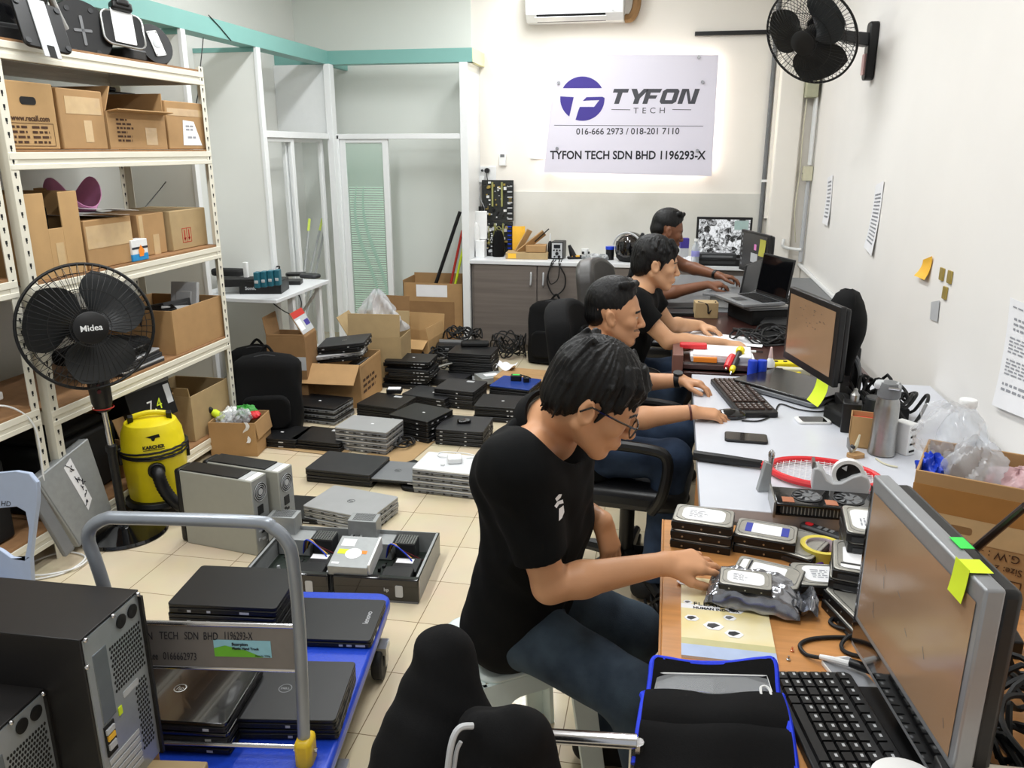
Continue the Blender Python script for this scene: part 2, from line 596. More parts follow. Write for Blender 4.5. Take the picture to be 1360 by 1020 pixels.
# ---- low cabinets under the sign
cab_doors=[(-1.605,-1.06,0),(-1.055,-0.515,1),(-0.505,-0.10,0),(-0.095,0.33,1)]
t=thing('base_cabinet','grey-brown wood-grain base cabinet with two handled doors beside the white jamb','cabinet',(0,0,0))
cb=MB()
cb.box(-1.625,-0.51,YF+0.02,YB-0.015,0,0.745)
cb.build('body','cabinet_wood',t,bevel=0.002)
t2=thing('base_cabinet','grey-brown base cabinet half hidden behind the seated men','cabinet',(0,0,0))
MB().box(-0.508,0.72,YF+0.02,YB-0.015,0,0.745).build('body','cabinet_wood',t2,bevel=0.002)
for k,(x0,x1,side)in enumerate(cab_doors):
 tt=t if k<2 else t2
 d=MB().box(x0+0.003,x1-0.003,YF,YF+0.018,0.06,0.74).build('door','cabinet_wood',tt,bevel=0.002)
 hx=x1-0.05 if side==0 else x0+0.05
 MB().tube([(hx,YF,0.685),(hx+0.004,YF-0.022,0.675),(hx+0.004,YF-0.026,0.63),(hx,YF-0.024,0.585),(hx,YF,0.57)],[0.006,0.008,0.008,0.007,0.005],8).build('handle','light_grey',d)
tag(MB().box(-1.635,0.74,YF-0.012,YB-0.012,0.746,0.778).build('countertop','counter_white',bevel=0.003),'long white countertop over the base cabinets below the sign','countertop')
# ---- air conditioner
t=thing('air_conditioner','white wall air conditioner at the top of the back wall','air conditioner',(-0.82,YB,2.66))
a=MB()
prof=[(0,0.0),(-0.13,0.0),(-0.19,0.05),(-0.205,0.12),(-0.20,0.26),(-0.17,0.295),(0,0.295)]
vs=[(sx*0.39,y,z)for sx in(-1,1)for y,z in prof]
n_=len(prof)
a.add(vs,[tuple(range(n_)),tuple(range(2*n_-1,n_-1,-1))]+[(i,n_+i,n_+(i+1)%n_,(i+1)%n_)for i in range(n_)])
a.build('body','white_plastic',t,bevel=0.006)
MB().add([(-0.30,-0.135,-0.002),(0.25,-0.135,-0.002),(0.25,-0.197,0.048),(-0.30,-0.197,0.048)],[(0,1,2,3)]).build('air_slot','black_matte',t)
v=MB()
v.box(-0.31,0.26,-0.003,0.003,-0.028,0.028,T=T3((0,-0.185,0.014),(R(60),0,0)))
v.build('louver','white_plastic',t,bevel=0.002)
MB().box(0.30,0.316,-0.2055,-0.2,0.06,0.066).build('indicator','light_grey',t)
cable('air_conditioner_pipe',[(-0.36,7.06,3.2),(-0.34,7.03,2.95),(-0.335,7.03,2.78),(-0.37,7.03,2.69),(-0.42,7.04,2.68)],0.035,'wrapped brown refrigerant pipe beside the air conditioner','pipe','card_dark')
# ---- backlit sign
SY=YB-0.085
scr=[PY(722,229,SY),PY(945,234,SY),PY(954.5,73,SY),PY(738,72,SY)]
t=thing('shop_sign','backlit pale sign board with purple round logo and phone numbers','sign',(0,0,0))
s_=MB()
vs=[tuple(p)for p in scr]+[(p.x,p.y+0.012,p.z)for p in scr]
s_.add(vs,[(0,1,2,3),(7,6,5,4),(0,4,5,1),(1,5,6,2),(2,6,7,3),(3,7,4,0)])
mat('sign_face',(222,218,230),0.35,var=0.01,scale=3)
s_.build('board','sign_face',t)
for(x,y)in((742,110),(933,109),(740,197),(926,200),(928,76)):
 c=PY(x,y,SY)
 MB().cyl((c.x,SY-0.012,c.z),(c.x,YB,c.z),0.013,14).build('standoff','chrome',t)
def signT(x,y,sc=1.0):
 c=PY(x,y,SY-0.0006)
 return T3((c.x,SY-0.0006,c.z),(R(90),0,0),sc)
ppm=(PY(945,150,SY).x-PY(730,150,SY).x)/215.0
lg=MB()
oc=PY(773.5,131,SY)
def sp(x,y):
 c=PY(x,y,SY-0.001)
 return(c.x,SY-0.001,c.z)
 # the logo: purple disc with a white T F cut out of it (built as the purple pieces)
def disc_piece(test,m):
 N=56
 cell=[]
 r=29.5
 return None
lg_r=29.5
cx0,cy0=773.5,131.0
def arc(a0,a1,n=20):
 return[(cx0+lg_r*math.cos(R(a0+(a1-a0)*i/n)),cy0-lg_r*math.sin(R(a0+(a1-a0)*i/n)))for i in range(n+1)]
pieces=[arc(28,152),arc(174,234,14)+[(762,129)],[(789,142),(796,133),(784,133.5),(774,134),(779,129),(800,128.5)]+arc(2,-108,20)[0:]+[(768,147),(770,142)],]
for pc in pieces:
 vs=[sp(x,y)for x,y in pc]
 lg.add(vs,[tuple(range(len(vs)))])
lg.build('logo_mark','navy',t)
wf=MB()
wf.add([sp(x,y)for x,y in[(772,142),(788,142),(794,133.2),(778,133.2)]],[(0,1,2,3)])
wf.build('logo_flag','sign_face',t)
# slanted block letters TYFON
def quadpoly(mb,pts):
 mb.add([sp(x,y)for x,y in pts],[tuple(range(len(pts)))])
bl=MB()
y0,y1=118.0,138.0
sl=0.33
def L(x,y):
 return(x+(20-y)*sl,y0+y)
def poly(*p):
 quadpoly(bl,[L(*q)for q in p])
X0=809
poly((X0,0),(X0+20,0),(X0+20,5),(X0,5))
poly((X0+6.5,5),(X0+13,5),(X0+13,20),(X0+6.5,20))
X0=832
poly((X0,0),(X0+7.5,0),(X0+12,7),(X0+12,12.5),(X0+8.5,12.5))
poly((X0+12,7),(X0+16.5,0),(X0+24,0),(X0+15.5,12.5),(X0+12,12.5))
poly((X0+8.5,12.5),(X0+15.5,12.5),(X0+15.5,20),(X0+8.5,20))
X0=853
poly((X0,0),(X0+6.5,0),(X0+6.5,20),(X0,20))
poly((X0+6.5,0),(X0+20,0),(X0+19,5),(X0+6.5,5))
poly((X0+6.5,8.5),(X0+16.5,8.5),(X0+15.5,13),(X0+6.5,13))
X0=875
poly((X0,3),(X0+4,0),(X0+19,0),(X0+22,3),(X0+22,5),(X0,5))
poly((X0,15),(X0+22,15),(X0+22,17),(X0+18,20),(X0+3,20),(X0,17))
poly((X0,5),(X0+6.5,5),(X0+6.5,15),(X0,15))
poly((X0+15.5,5),(X0+22,5),(X0+22,15),(X0+15.5,15))
X0=899.5
poly((X0,0),(X0+6.5,0),(X0+6.5,20),(X0,20))
poly((X0+17,0),(X0+23.5,0),(X0+23.5,20),(X0+17,20))
poly((X0+5,0),(X0+9,0),(X0+18.5,20),(X0+14.5,20))
bl.build('name_letters','ink_grey' if False else mat('ink_grey',(74,74,80),0.7,var=0.01),t)
tl=MB()
text_mb(tl,'TECH',10.5*ppm,signT(841,150.6),spacing=1.75,sx=1.1)
for xa,xb in((812,837),(893,918)):
 quadpoly(tl,[(xa,145.0),(xb,145.4),(xb,146.3),(xa,145.9)])
quadpoly(tl,[(736,166.0),(934,167.2),(934,167.9),(736,166.7)])
text_mb(tl,'016-666 2973 / 018-201 7110',11.6*ppm,signT(765,178.6),bold=0.001,sx=0.99)
tl.build('phone_lettering','ink_grey',t)
cl=MB()
text_mb(cl,'TYFON TECH SDN BHD 1196293-X',15.2*ppm,signT(730.5,211.0),bold=0.0022,sx=0.888)
cl.build('company_lettering','ink',t)
# LED strips behind the board throw their glow on the wall
cxs,czs=sum(p.x for p in scr)/4,sum(p.z for p in scr)/4
for(lx,lz,sx_,sz_)in((cxs,scr[0].z+0.05,1.2,0.04),(cxs,scr[2].z-0.05,1.2,0.04),(scr[0].x+0.08,czs,0.04,0.8),(scr[1].x-0.05,czs,0.04,0.8)):
 area('sign_led',(lx,SY+0.02,lz),(sx_,sz_),14,(1.0,0.93,0.74),(R(-90),0,0))
 # ================================================================ generic builders used all over
def lines_print(mb,x0,x1,z0,z1,rows,y,fill=0.8,seed=1,th=0.5):
 """rows of small ink dashes like printed text that is too small to read, on a -y face"""
 q=random.Random(seed)
 h=(z1-z0)/rows
 for i in range(rows):
  x=x0
  end=x0+(x1-x0)*q.uniform(fill,1.0)
  while x<end:
   w_=q.uniform(0.4,1.6)*h*1.4
   xe=min(end,x+w_)
   zc=z0+(i+0.5)*h
   mb.add([(x,y,zc-h*th/2),(xe,y,zc-h*th/2),(xe,y,zc+h*th/2),(x,y,zc+h*th/2)],[(0,1,2,3)])
   x=xe+h*0.45
 return mb
def carton(name,label,w,d,h,loc,rz=0.0,m='card',flaps=None,tape=None,cat='box',rot=None,group=None,notch=None,handle=False):
 """corrugated box, origin at its bottom centre. flaps: dict side->(angle) for an open box (0 lies inwards, 90 up, 180 out); None = closed"""
 t=thing(name,label,cat,loc,rz,group,rot)
 th=0.006
 b=MB()
 if flaps is None:
  b.box(-w/2,w/2,-d/2,d/2,0,h)
  o=b.build('body',m,t,bevel=0.004)
  s_=MB().box(-w/2-0.0006,w/2+0.0006,-0.0012,0.0012,h,h+0.0006)
  s_.build('lid_seam','card_dark',t)
 else:
  b.box(-w/2,w/2,-d/2,d/2,0,th)
  if notch:
   nx0,nx1,nz=notch
   b.box(-w/2,nx0,-d/2,-d/2+th,th,h).box(nx1,w/2,-d/2,-d/2+th,th,h).box(nx0,nx1,-d/2,-d/2+th,th,nz)
  else:
   b.box(-w/2,w/2,-d/2,-d/2+th,th,h)
  b.box(-w/2,w/2,d/2-th,d/2,th,h)
  b.box(-w/2,-w/2+th,-d/2+th,d/2-th,th,h).box(w/2-th,w/2,-d/2+th,d/2-th,th,h)
  b.build('body',m,t,bevel=0.0015)
  for sd,ang in flaps.items():
   ln_=None
   if isinstance(ang,tuple):
    ang,ln_=ang
   f=MB()
   if sd in 'fb':
    L_=ln_ or min(d,w)*0.48
    f.box(-w/2+0.006,w/2-0.006,0,L_,-th/2,th/2)
    T_=T3((0,-d/2+th/2,h))if sd=='f' else T3((0,d/2-th/2,h),(0,0,math.pi))
   else:
    L_=ln_ or min(d,w)*0.48
    f.box(-d/2+0.006,d/2-0.006,0,L_,-th/2,th/2)
    T_=T3((-w/2+th/2,0,h),(0,0,-math.pi/2))if sd=='l' else T3((w/2-th/2,0,h),(0,0,math.pi/2))
   T_=T_@Matrix.Rotation(R(ang),4,'X')
   f.v=[T_@v for v in f.v]
   f.build('flap',m,t,bevel=0.0015)
 if tape:
  tp=MB()
  for(x0,x1,z0,z1)in tape:
   tp.box(x0,x1,-d/2-0.0012,-d/2+0.001,z0,z1)
  tp.build('tape','tape_clear',t)
 if handle:
  MB().rrect(0.085,0.03,0.014,-0.001,0.0015,T=T3((0,-d/2,h*0.72),(R(90),0,0))).build('hand_hole','hole',t)
 return t
def sheetpaper(name,label,w,h,T,m='white_paper',cat='paper',curl=0.0,printed=None,group=None):
 """a loose or taped sheet, in a plane given by T (local x,y in the sheet)"""
 mb=MB()
 mb.sheet(lambda u,v:((u-0.5)*w,(v-0.5)*h,curl*(2*v-1)**2+0.25*curl*math.sin(5*u)),6,8,0.0008)
 loc,q,_=T.decompose()
 if printed is None:
  o=mb.build(name,m)
 else:
  o=thing(name,label,cat)
  mb.build('sheet',m,o)
  printed.build('print','ink_soft',o)
 o.matrix_world=T
 return tag(o,label,cat,group)
 # ================================================================ the steel racks on the left
RX0,RX1=-3.03,-2.485
LV=[0.075,0.595,1.12,1.635,2.04]
def post_mesh(h,dirx,diry):
 mb=MB()
 mb.box(0,0.042*dirx,-0.001,0.001,0,h,0).box(-0.001,0.001,0,0.042*diry,0,h,0)
 n=int(h/0.05)
 for i in range(n):
  z=0.03+i*0.05
  for k in(0,1):
   y=0.021*diry
   s_=0.0014 if k==0 else-0.0014
   mb.add([(s_,y-0.0055,z),(s_,y+0.0055,z),(s_,y+0.0055,z+0.013),(s_,y-0.0055,z+0.013)],[(0,1,2,3)],1)
   mb.add([(s_,y-0.003,z-0.009),(s_,y+0.003,z-0.009),(s_,y+0.003,z),(s_,y-0.003,z)],[(0,1,2,3)],1)
 return mb
def rack(label,y0,y1,dz):
 t=thing('shelving_rack',label,'shelf rack',(0,0,0),0)
 for x,dx in((RX1,-1),(RX0,1)):
  for y,dy in((y0,1),(y1,-1)):
   o=post_mesh(2.10+dz,dx,dy).build('post',['rack_white','hole'],t)
   o.location=(x,y,0)
 for z in LV:
  z+=dz
  for x,s in((RX1,1),(RX0,-1)):
   b=MB()
   b.box(x-0.018,x-0.002,y0+0.003,y1-0.003,z-0.033,z+0.033)
   b.box(x-0.002,x+0.003,y0+0.003,y1-0.003,z-0.033,z-0.012).box(x-0.002,x+0.003,y0+0.003,y1-0.003,z+0.006,z+0.033)
   b.build('beam','rack_white',t,bevel=0.002)
  for y in(y0+0.02,y1-0.02):
   MB().box(RX0,RX1-0.02,y-0.012,y+0.012,z-0.03,z+0.028).build('cross_beam','rack_white',t)
  MB().box(RX0+0.005,RX1-0.003,y0+0.01,y1-0.01,z+0.033,z+0.043).build('shelf_board','rack_board',t)
 return t
rack('white steel shelving rack stacked with cartons, ending at the closet fins',2.775,4.21,0.0)
rack('white steel shelving rack cut by the edge of the picture, behind the plastic chair',1.30,2.715,0.035)
SHF=[z+0.044 for z in LV]
# black sack-cloth shape of the dark wall behind the top shelf: nothing built
def rk(y0,y1,dep,inset=0.012):
 """centre x and y for a rack box whose front is inset from the rack face"""
 return(RX1-inset-dep/2,(y0+y1)/2)
def rbox(name,label,y0,y1,h,lv,dep=0.42,inset=0.015,**k):
 x,y=rk(y0,y1,dep,inset)
 return carton(name,label,y1-y0-0.006,dep,h,(x,y,SHF[lv]),R(90)+k.pop('turn',0.0),**k)
 # second shelf from the top
t=rbox('archive_box','brown archive box with hand hole and printed address panel',2.79,3.085,0.255,3,m='card_light',handle=True)
pr=MB()
text_mb(pr,'www.recall.com',0.031,T3((-0.10,-0.2112,0.108),(R(90),0,0)),bold=0.0006)
for r in((-0.132,0.12,0.098,0.1),(-0.132,0.12,0.012,0.014)):
 pr.box(r[0],r[1],-0.2112,-0.2104,r[2],r[3])
pr.box(-0.132,-0.1305,-0.2112,-0.2104,0.012,0.1).box(0.1185,0.12,-0.2112,-0.2104,0.012,0.1)
lines_print(pr,-0.12,-0.01,0.018,0.094,4,-0.2112,seed=3)
lines_print(pr,0.0,0.11,0.018,0.094,4,-0.2112,seed=4)
pr.build('print',mat('ink_brown',(70,44,26),0.8),t)
rbox('carton','taped plain carton beside the archive box',3.10,3.385,0.245,3,tape=[(-0.10,0.12,0.145,0.215),(0.0,0.05,0.03,0.12)])
t=rbox('carton','carton with its top flaps standing open on the second shelf',3.395,3.84,0.165,3,flaps={'f':(172,0.06),'b':(95,0.1),'l':(65,0.12),'r':(92,0.1)},tape=[(0.05,0.14,0.02,0.1)])
pr=MB()
lines_print(pr,-0.16,-0.02,0.03,0.14,6,-0.2112,seed=9,fill=0.5)
pr.build('print','ink_brown',t)
t=rbox('carton','carton with a white sheet taped to its front at the shelf end',3.85,4.195,0.235,3,tape=[(-0.16,0.16,0.165,0.20)])
pp=MB().add([(-0.03,-0.2115,0.145),(0.07,-0.2115,0.14),(0.13,-0.2115,0.02),(-0.045,-0.2115,0.02)],[(0,1,2,3)])
pp.build('paper_note','white_paper',t)
pr=MB()
lines_print(pr,-0.01,0.06,0.09,0.125,2,-0.2122,seed=5)
lines_print(pr,0.0,0.08,0.05,0.07,1,-0.2122,seed=6)
pr.build('print','ink_soft',t)
for(y,x,h,l)in((3.58,-2.93,0.27,'black device poking up behind the carton with open flaps'),(4.03,-2.92,0.29,'black case poking up behind the carton with the white sheet')):
 tag(MB().box(-0.06,0.06,-0.13,0.13,0,h).box(-0.05,0.05,-0.1,-0.02,h,h+0.02).build('device_case','black_plastic',loc=(x,y,SHF[3]),bevel=0.008),l,'device')
 # third shelf
t=rbox('carton','tall carton with a cut-out notch in its front',2.80,3.135,0.345,2,flaps={'b':(100,0.05)},notch=(-0.03,0.055,0.20),m='card_light',dep=0.40)
MB().box(0.0,0.045,-0.2012,-0.2,0.03,0.14).build('tape','tape_clear',t)
tag(MB().box(-0.12,0.12,-0.08,0.08,0,0.28).build('device_case','black_matte',loc=(-2.7,2.965,SHF[2]+0.006),bevel=0.01),'black device inside the notched carton','device')
rbox('carton','taped carton loaded with papers and the pink basket',3.147,3.475,0.215,2,dep=0.40,tape=[(-0.155,0.155,0.09,0.19)])
rbox('carton','small taped carton between the paper carton and the arrow carton',3.60,3.825,0.205,2,dep=0.30,inset=0.075,tape=[(-0.1,-0.07,0.06,0.2),(0.0,0.05,0.0,0.1)])
t=rbox('carton','carton with two red arrow symbols',3.85,4.19,0.205,2,dep=0.34,inset=0.06,m='card_grey')
pr=MB()
for x in(-0.052,-0.012):
 y=-0.1712
 pr.box(x-0.004,x+0.004,y,y+0.0008,0.05,0.10)
 pr.add([(x-0.013,y,0.06),(x,y,0.042),(x+0.013,y,0.06)],[(0,1,2)])
y=-0.1712
pr.box(-0.075,0.01,y,y+0.0008,0.034,0.037).box(-0.075,0.01,y,y+0.0008,0.107,0.11)
pr.box(-0.075,-0.072,y,y+0.0008,0.034,0.11).box(0.007,0.01,y,y+0.0008,0.034,0.11).box(-0.034,-0.031,y,y+0.0008,0.034,0.11)
pr.build('print','ink_red',t)
t=thing('product_box','small blue and white product box with an orange picture','box',(RX1-0.035,3.50,SHF[2]),R(90))
b=MB()
b.box(-0.06,0.06,-0.03,0.03,0.0,0.032,1).box(-0.06,0.06,-0.03,0.03,0.032,0.1,0)
b.build('body',['white_plastic',mat('sky_blue',(40,140,200),0.4)],t,bevel=0.002)
b=MB().box(-0.06,0.06,-0.0312,-0.03,0.056,0.066,0).add([(-0.01,-0.032,0.02),(0.02,-0.032,0.02),(0.03,-0.032,0.045),(0.005,-0.032,0.075),(-0.015,-0.032,0.05)],[(0,1,2,3,4)],1)
b.build('print',['ink','orange'],t)
# papers lying on the carton
q_=random.Random(4)
for i,(y,x,a,l)in enumerate(((3.26,-2.62,6,'white sheet lowest on the taped carton'),(3.30,-2.60,-10,'white sheet in the middle of the loose papers on the carton'),(3.38,-2.57,14,'white sheet topmost, reaching past the carton edge'))):
 sheetpaper('paper_sheet',l,0.30,0.21,T3((x,y,SHF[2]+0.228+0.010*i),(R(3),R(5),R(90+a))),curl=0.006,group='papers on the shelf carton')
 # pink basket made of a bent sheet
b=MB()
def pinkf(u,v):
 a=2*math.pi*u
 r=0.075+0.03*v+0.012*math.sin(2*a+0.5)
 return(1.35*r*math.cos(a),r*math.sin(a),(0.015+v*(0.085+0.065*math.cos(2*a+2.9))))
b.sheet(pinkf,40,6,0.003)
tag(b.build('plastic_basket',mat('pink_basket',(226,152,200),0.4,var=0.03),loc=(-2.70,3.36,SHF[2]+0.228),rz=R(150)),'pink curved plastic basket on top of the paper carton','basket')
tag(MB().box(-0.05,0.05,-0.035,0.035,0,0.13).build('cardboard_piece','card',loc=(-2.8,3.33,SHF[2]+0.215),rz=R(20)),'small brown cardboard box showing behind the pink basket','box')
# fourth shelf
t=rbox('carton','open carton of loose computer parts on the fourth shelf',3.70,4.19,0.235,1,dep=0.44,flaps={})
for i,(yy,xx,zz,sx,sy,sz,m_,nm,l)in enumerate(((4.02,-2.62,0.30,0.16,0.025,0.17,'light_grey','metal_sheet','grey metal panel standing in the parts carton'),(3.90,-2.60,0.26,0.14,0.12,0.03,'white_plastic','white_cover','white plastic cover lying in the parts carton'),(3.80,-2.66,0.245,0.2,0.1,0.05,'black_plastic','drive_bay','black drive bay lying in the parts carton'),(3.95,-2.70,0.25,0.2,0.22,0.06,'dark_grey','adapter_block','dark power adapter block lying in the parts carton'),(4.10,-2.66,0.245,0.15,0.1,0.04,'black_plastic','cable_box','black cable box lying at the end of the parts carton'))):
 o=MB().cb((0,0,0),(sx,sy,sz)).box(-sx*0.3,sx*0.3,-sy/2-0.003,sy/2+0.003,-sz*0.2,sz*0.2).build(nm,m_,loc=(xx,yy,SHF[1]+zz-0.05),bevel=0.004)
 o.rotation_euler=(R(12*(i%3-1)),R(10*((i+1)%3-1)),R(25*i))
 tag(o,l,'computer part')
 # laptops and laptop bag lying on the fourth shelf
for i,(z,m_,w_,l)in enumerate(((0.0,'lap_silver',0.33,'silver laptop at the bottom under the laptop bag on the shelf'),(0.022,'lap_dark',0.33,'dark laptop second from the bottom under the laptop bag'),(0.043,'lap_silver',0.32,'silver laptop just under the black laptop bag'))):
 t=thing('laptop',l,'laptop',(-2.62-0.005*i,3.44,SHF[1]+z),R(90+3*i),'laptops under the bag')
 MB().rrect(w_,0.24,0.012,0.0,0.012).build('base','lap_dark',t,bevel=0.002)
 MB().rrect(w_,0.24,0.012,0.013,0.021).build('lid',m_,t,bevel=0.002)
t=thing('laptop_bag','soft black laptop bag with an orange tag','bag',(-2.66,3.36,SHF[1]+0.066),R(93))
MB().rrect(0.40,0.30,0.05,0,0.075).build('body','fabric_black',t,bevel=0.03,seg=4)
MB().tube(smooth_path([(-0.19,-0.14,0.04),(0,-0.153,0.045),(0.19,-0.14,0.04)],5),0.004,6).build('zipper','dark_grey',t)
MB().rrect(0.06,0.022,0.006,0,0.004,T=T3((-0.08,-0.151,0.045),(R(90),0,R(8)))).build('tag','orange',t)
# lowest shelf
t=rbox('carton','open square carton at the end of the lowest shelf',3.80,4.19,0.26,0,dep=0.34,flaps={'l':(100,0.05)},m='card_grey',inset=0.03)
t=thing('product_box','black product box with white and yellow print','box',(-2.60,3.50,SHF[0]+0.21),R(82),rot=(R(-14),0,R(82)))
MB().box(-0.15,0.15,-0.10,0.10,0,0.20).build('body','black_plastic',t,bevel=0.003)
pr=MB()
text_mb(pr,'7.',0.08,T3((-0.04,-0.1015,0.05),(R(90),0,0)),0)
text_mb(pr,'4',0.08,T3((0.02,-0.1015,0.05),(R(90),0,0)),1)
pr.box(0.10,0.14,-0.1012,-0.1,0.06,0.16,2)
pr.build('print',['white_paper','neon_yellow','light_grey'],t)
MB().box(-0.152,0.152,-0.102,0.02,0.175,0.202).build('grey_band','mid_grey',t)
carton('carton','empty carton with a torn flap between the vacuum cleaner and the rack',0.34,0.28,0.20,(-2.68,3.46,SHF[0]+0.0),R(80),flaps={'f':(70,0.1),'r':(110,0.14),'b':(90,0.1)},m='card')
tag(MB().box(-0.16,0.16,-0.25,0.25,0,0.30).box(-0.14,0.14,-0.2,0.2,0.3,0.34).build('equipment_case','black_matte',loc=(-2.76,3.05,SHF[0]),bevel=0.02),'dark equipment case in the shade of the lowest shelf','case')
# near rack contents seen past the left edge
t=thing('desktop_tower','white computer tower standing on the shelf at the picture edge','computer',(-2.66,2.27,SHF[1]+0.035),R(90))
MB().box(-0.09,0.09,-0.16,0.2,0,0.40).build('case','white_plastic',t,bevel=0.006)
MB().box(-0.085,0.085,-0.163,-0.158,0.01,0.39).build('front_panel','light_grey',t,bevel=0.002)
t=thing('computer_mouse','black computer mouse lying on the shelf beside the double post','mouse',(-2.545,2.50,SHF[1]+0.037),R(70))
MB().ball((0,0,0.014),(0.055,0.031,0.019)).build('shell','black_gloss',t)
MB().ball((0.035,0,0.03),(0.012,0.004,0.005),6).build('wheel','light_grey',t)
for i,(y,z,l)in enumerate(((2.60,0.0,'white power adapter lying lower behind the mouse'),(2.62,0.034,'white power adapter on top behind the mouse'))):
 tag(MB().rrect(0.11,0.06,0.012,0,0.032).box(0.05,0.065,-0.012,0.012,0.01,0.022).build('power_adapter','white_plastic',loc=(-2.66+0.03*i,y,SHF[1]+0.036+z),rz=R(70+20*i),bevel=0.005),l,'adapter')
cable('white_cable',[(-2.55,2.42,0.68),(-2.52,2.5,0.73),(-2.50,2.60,0.70),(-2.475,2.665,0.6),(-2.47,2.66,0.4),(-2.47,2.64,0.15)],0.004,'white cable hanging down from the shelf beside the rack post',m='white_plastic')
carton('carton','brown carton on the middle shelf at the picture edge',0.30,0.4,0.26,(-2.72,2.52,SHF[2]+0.037),R(90),m='card')
tag(MB().box(-0.2,0.2,-0.24,0.24,0,0.34).box(-0.17,0.17,-0.2,0.2,0.34,0.37).build('equipment_case','black_matte',loc=(-2.76,2.33,SHF[0]+0.036),bevel=0.02),'black equipment case low on the rack behind the plastic chair','case')
tag(MB().box(-0.15,0.15,-0.2,0.2,0,0.3).build('equipment_case','black_matte',loc=(-2.8,2.5,SHF[1]+0.04),bevel=0.02),'dark case behind the white tower on the shelf','case')
# top shelf: monitor stands and display bases
HT=SHF[4]
def stand(label,loc,rot,kind):
 t=thing('monitor_stand',label,'monitor stand',loc,rot=rot)
 t.scale=(0.8,0.8,0.8)
 if kind==0:
  MB().rrect(0.24,0.25,0.03,0,0.018).build('foot','black_plastic',t,bevel=0.004)
  MB().rrect(0.085,0.30,0.004,0.019,0.026,cy=-0.02).box(-0.018,0.018,-0.172,-0.11,0.026,0.029,1).build('steel_strip',['light_grey','hole'],t,bevel=0.001)
  for sx in(-1,1):
   for sy in(-1,1):
    MB().cyl((sx*0.1,sy*0.1,0.018),(sx*0.1,sy*0.1,0.024),0.015,10).build('rubber_pad','dark_grey',t)
 elif kind==1:
  MB().lathe([(0.02,0),(0.165,0.0),(0.172,0.006),(0.165,0.02),(0.02,0.02)],28).build('foot','black_plastic',t)
  MB().rrect(0.10,0.016,0.006,0.02,0.026).rrect(0.016,0.16,0.006,0.02,0.026).build('cross_mount','mid_grey',t)
  for k in range(6):
   a=k*math.pi/3
   MB().cyl((0.13*math.cos(a),0.13*math.sin(a),0.02),(0.13*math.cos(a),0.13*math.sin(a),0.025),0.014,10).build('rubber_pad','dark_grey',t)
 elif kind==2:
  MB().rrect(0.235,0.19,0.045,0,0.012).build('foot','black_plastic',t,bevel=0.003)
  MB().tube([(x,y,0.008)for x,y in rrpoly(0.24,0.195,0.045,5)],0.007,8,closed=True).build('chrome_rim','steel',t)
  MB().rrect(0.125,0.20,0.006,0.013,0.018,cy=0.015).build('white_plate','white_plastic',t,bevel=0.001)
  MB().box(-0.06,0.06,0.10,0.15,-0.01,0.05).box(-0.04,0.04,0.12,0.16,0.0,0.06).build('hinge_block','black_plastic',t,bevel=0.012)
 else:
  MB().lathe([(0.02,0),(0.125,0.0),(0.13,0.008),(0.12,0.05),(0.02,0.055)],28).build('foot','black_plastic',t)
  MB().rrect(0.075,0.15,0.006,0.056,0.061).build('white_plate','white_plastic',t,bevel=0.001)
  MB().lathe([(0.028,0.061),(0.03,0.064),(0.02,0.066)],20).build('swivel_ring','light_grey',t)
  for sx in(-1,1):
   for sy in(-1,1):
    MB().cyl((sx*0.03,sy*0.065,0.061),(sx*0.03,sy*0.065,0.065),0.005,8).build('screw','steel',t)
 return t
def face(px,py,X,z_up=0.25,yaw=0.35):
 """rotation of a stand that leans on the shelf with its underside towards the room"""
 p=PX(px,py,X)
 return p
stand('monitor stand with a square black foot and steel strip overhanging the top shelf',PX(54,36,-2.44)+Vector((0,0,0.0)),Euler((R(66),R(6),R(72))),0)
stand('monitor stand with a round black foot and cross mount on the top shelf',PX(108,42,-2.62),Euler((R(80),0,R(62))),1)
stand('monitor stand with a chrome rim and white plate on the top shelf',PX(163,40,-2.52),Euler((R(72),R(6),R(62))),2)
stand('monitor stand with a round foot and swivel ring at the rack end',PX(200,62,-2.56),Euler((R(74),R(-10),R(75))),3)
tag(MB().tube([PX(64,-12,-2.5),PX(76,18,-2.5),PX(86,39,-2.5)],[0.013,0.016,0.018],12).build('metal_rod','steel',bevel=0),'grey metal rod leaning between the monitor stands','rod')
for i,(y,x,w_,h,l)in enumerate(((2.80,-2.80,0.66,0.40,'black monitor lying behind the square-footed stand'),(3.35,-2.86,0.40,0.27,'black monitor standing behind the round-footed stand'),(3.75,-2.84,0.34,0.2,'black monitor standing behind the chrome-rimmed stand'))):
 t=thing('stored_monitor',l,'monitor',(x,y,HT),R(90))
 MB().box(-w_/2,w_/2,-0.03,0.03,0,h).box(-w_*0.3,w_*0.3,0.03,0.06,0.05,h*0.8).build('housing','black_matte',t,bevel=0.01)
 MB().box(-w_/2+0.02,w_/2-0.02,-0.032,-0.03,0.02,h-0.02).build('screen','screen_black',t)
tag(MB().rrect(0.3,0.12,0.02,0,0.05).box(-0.1,0.1,-0.02,0.02,0.05,0.07).build('monitor_bracket','black_matte',loc=(-2.58,3.02,HT),rz=R(80),bevel=0.006),'flat black monitor arm lying on the top shelf','monitor arm')
tag(MB().rrect(0.28,0.14,0.04,0,0.055).build('monitor_bracket','black_plastic',loc=(-2.6,3.78,HT),rz=R(95),bevel=0.01),'black monitor neck lying beside the swivel-ring stand','monitor arm')
cable('hanging_wire',[PX(270,50,-2.84),PX(266,90,-2.84),PX(261,135,-2.9),PX(235,218,-3.0),PX(193,275,-3.02)],0.003,'thin dark cord hanging from the beam behind the rack',m='black_plastic')
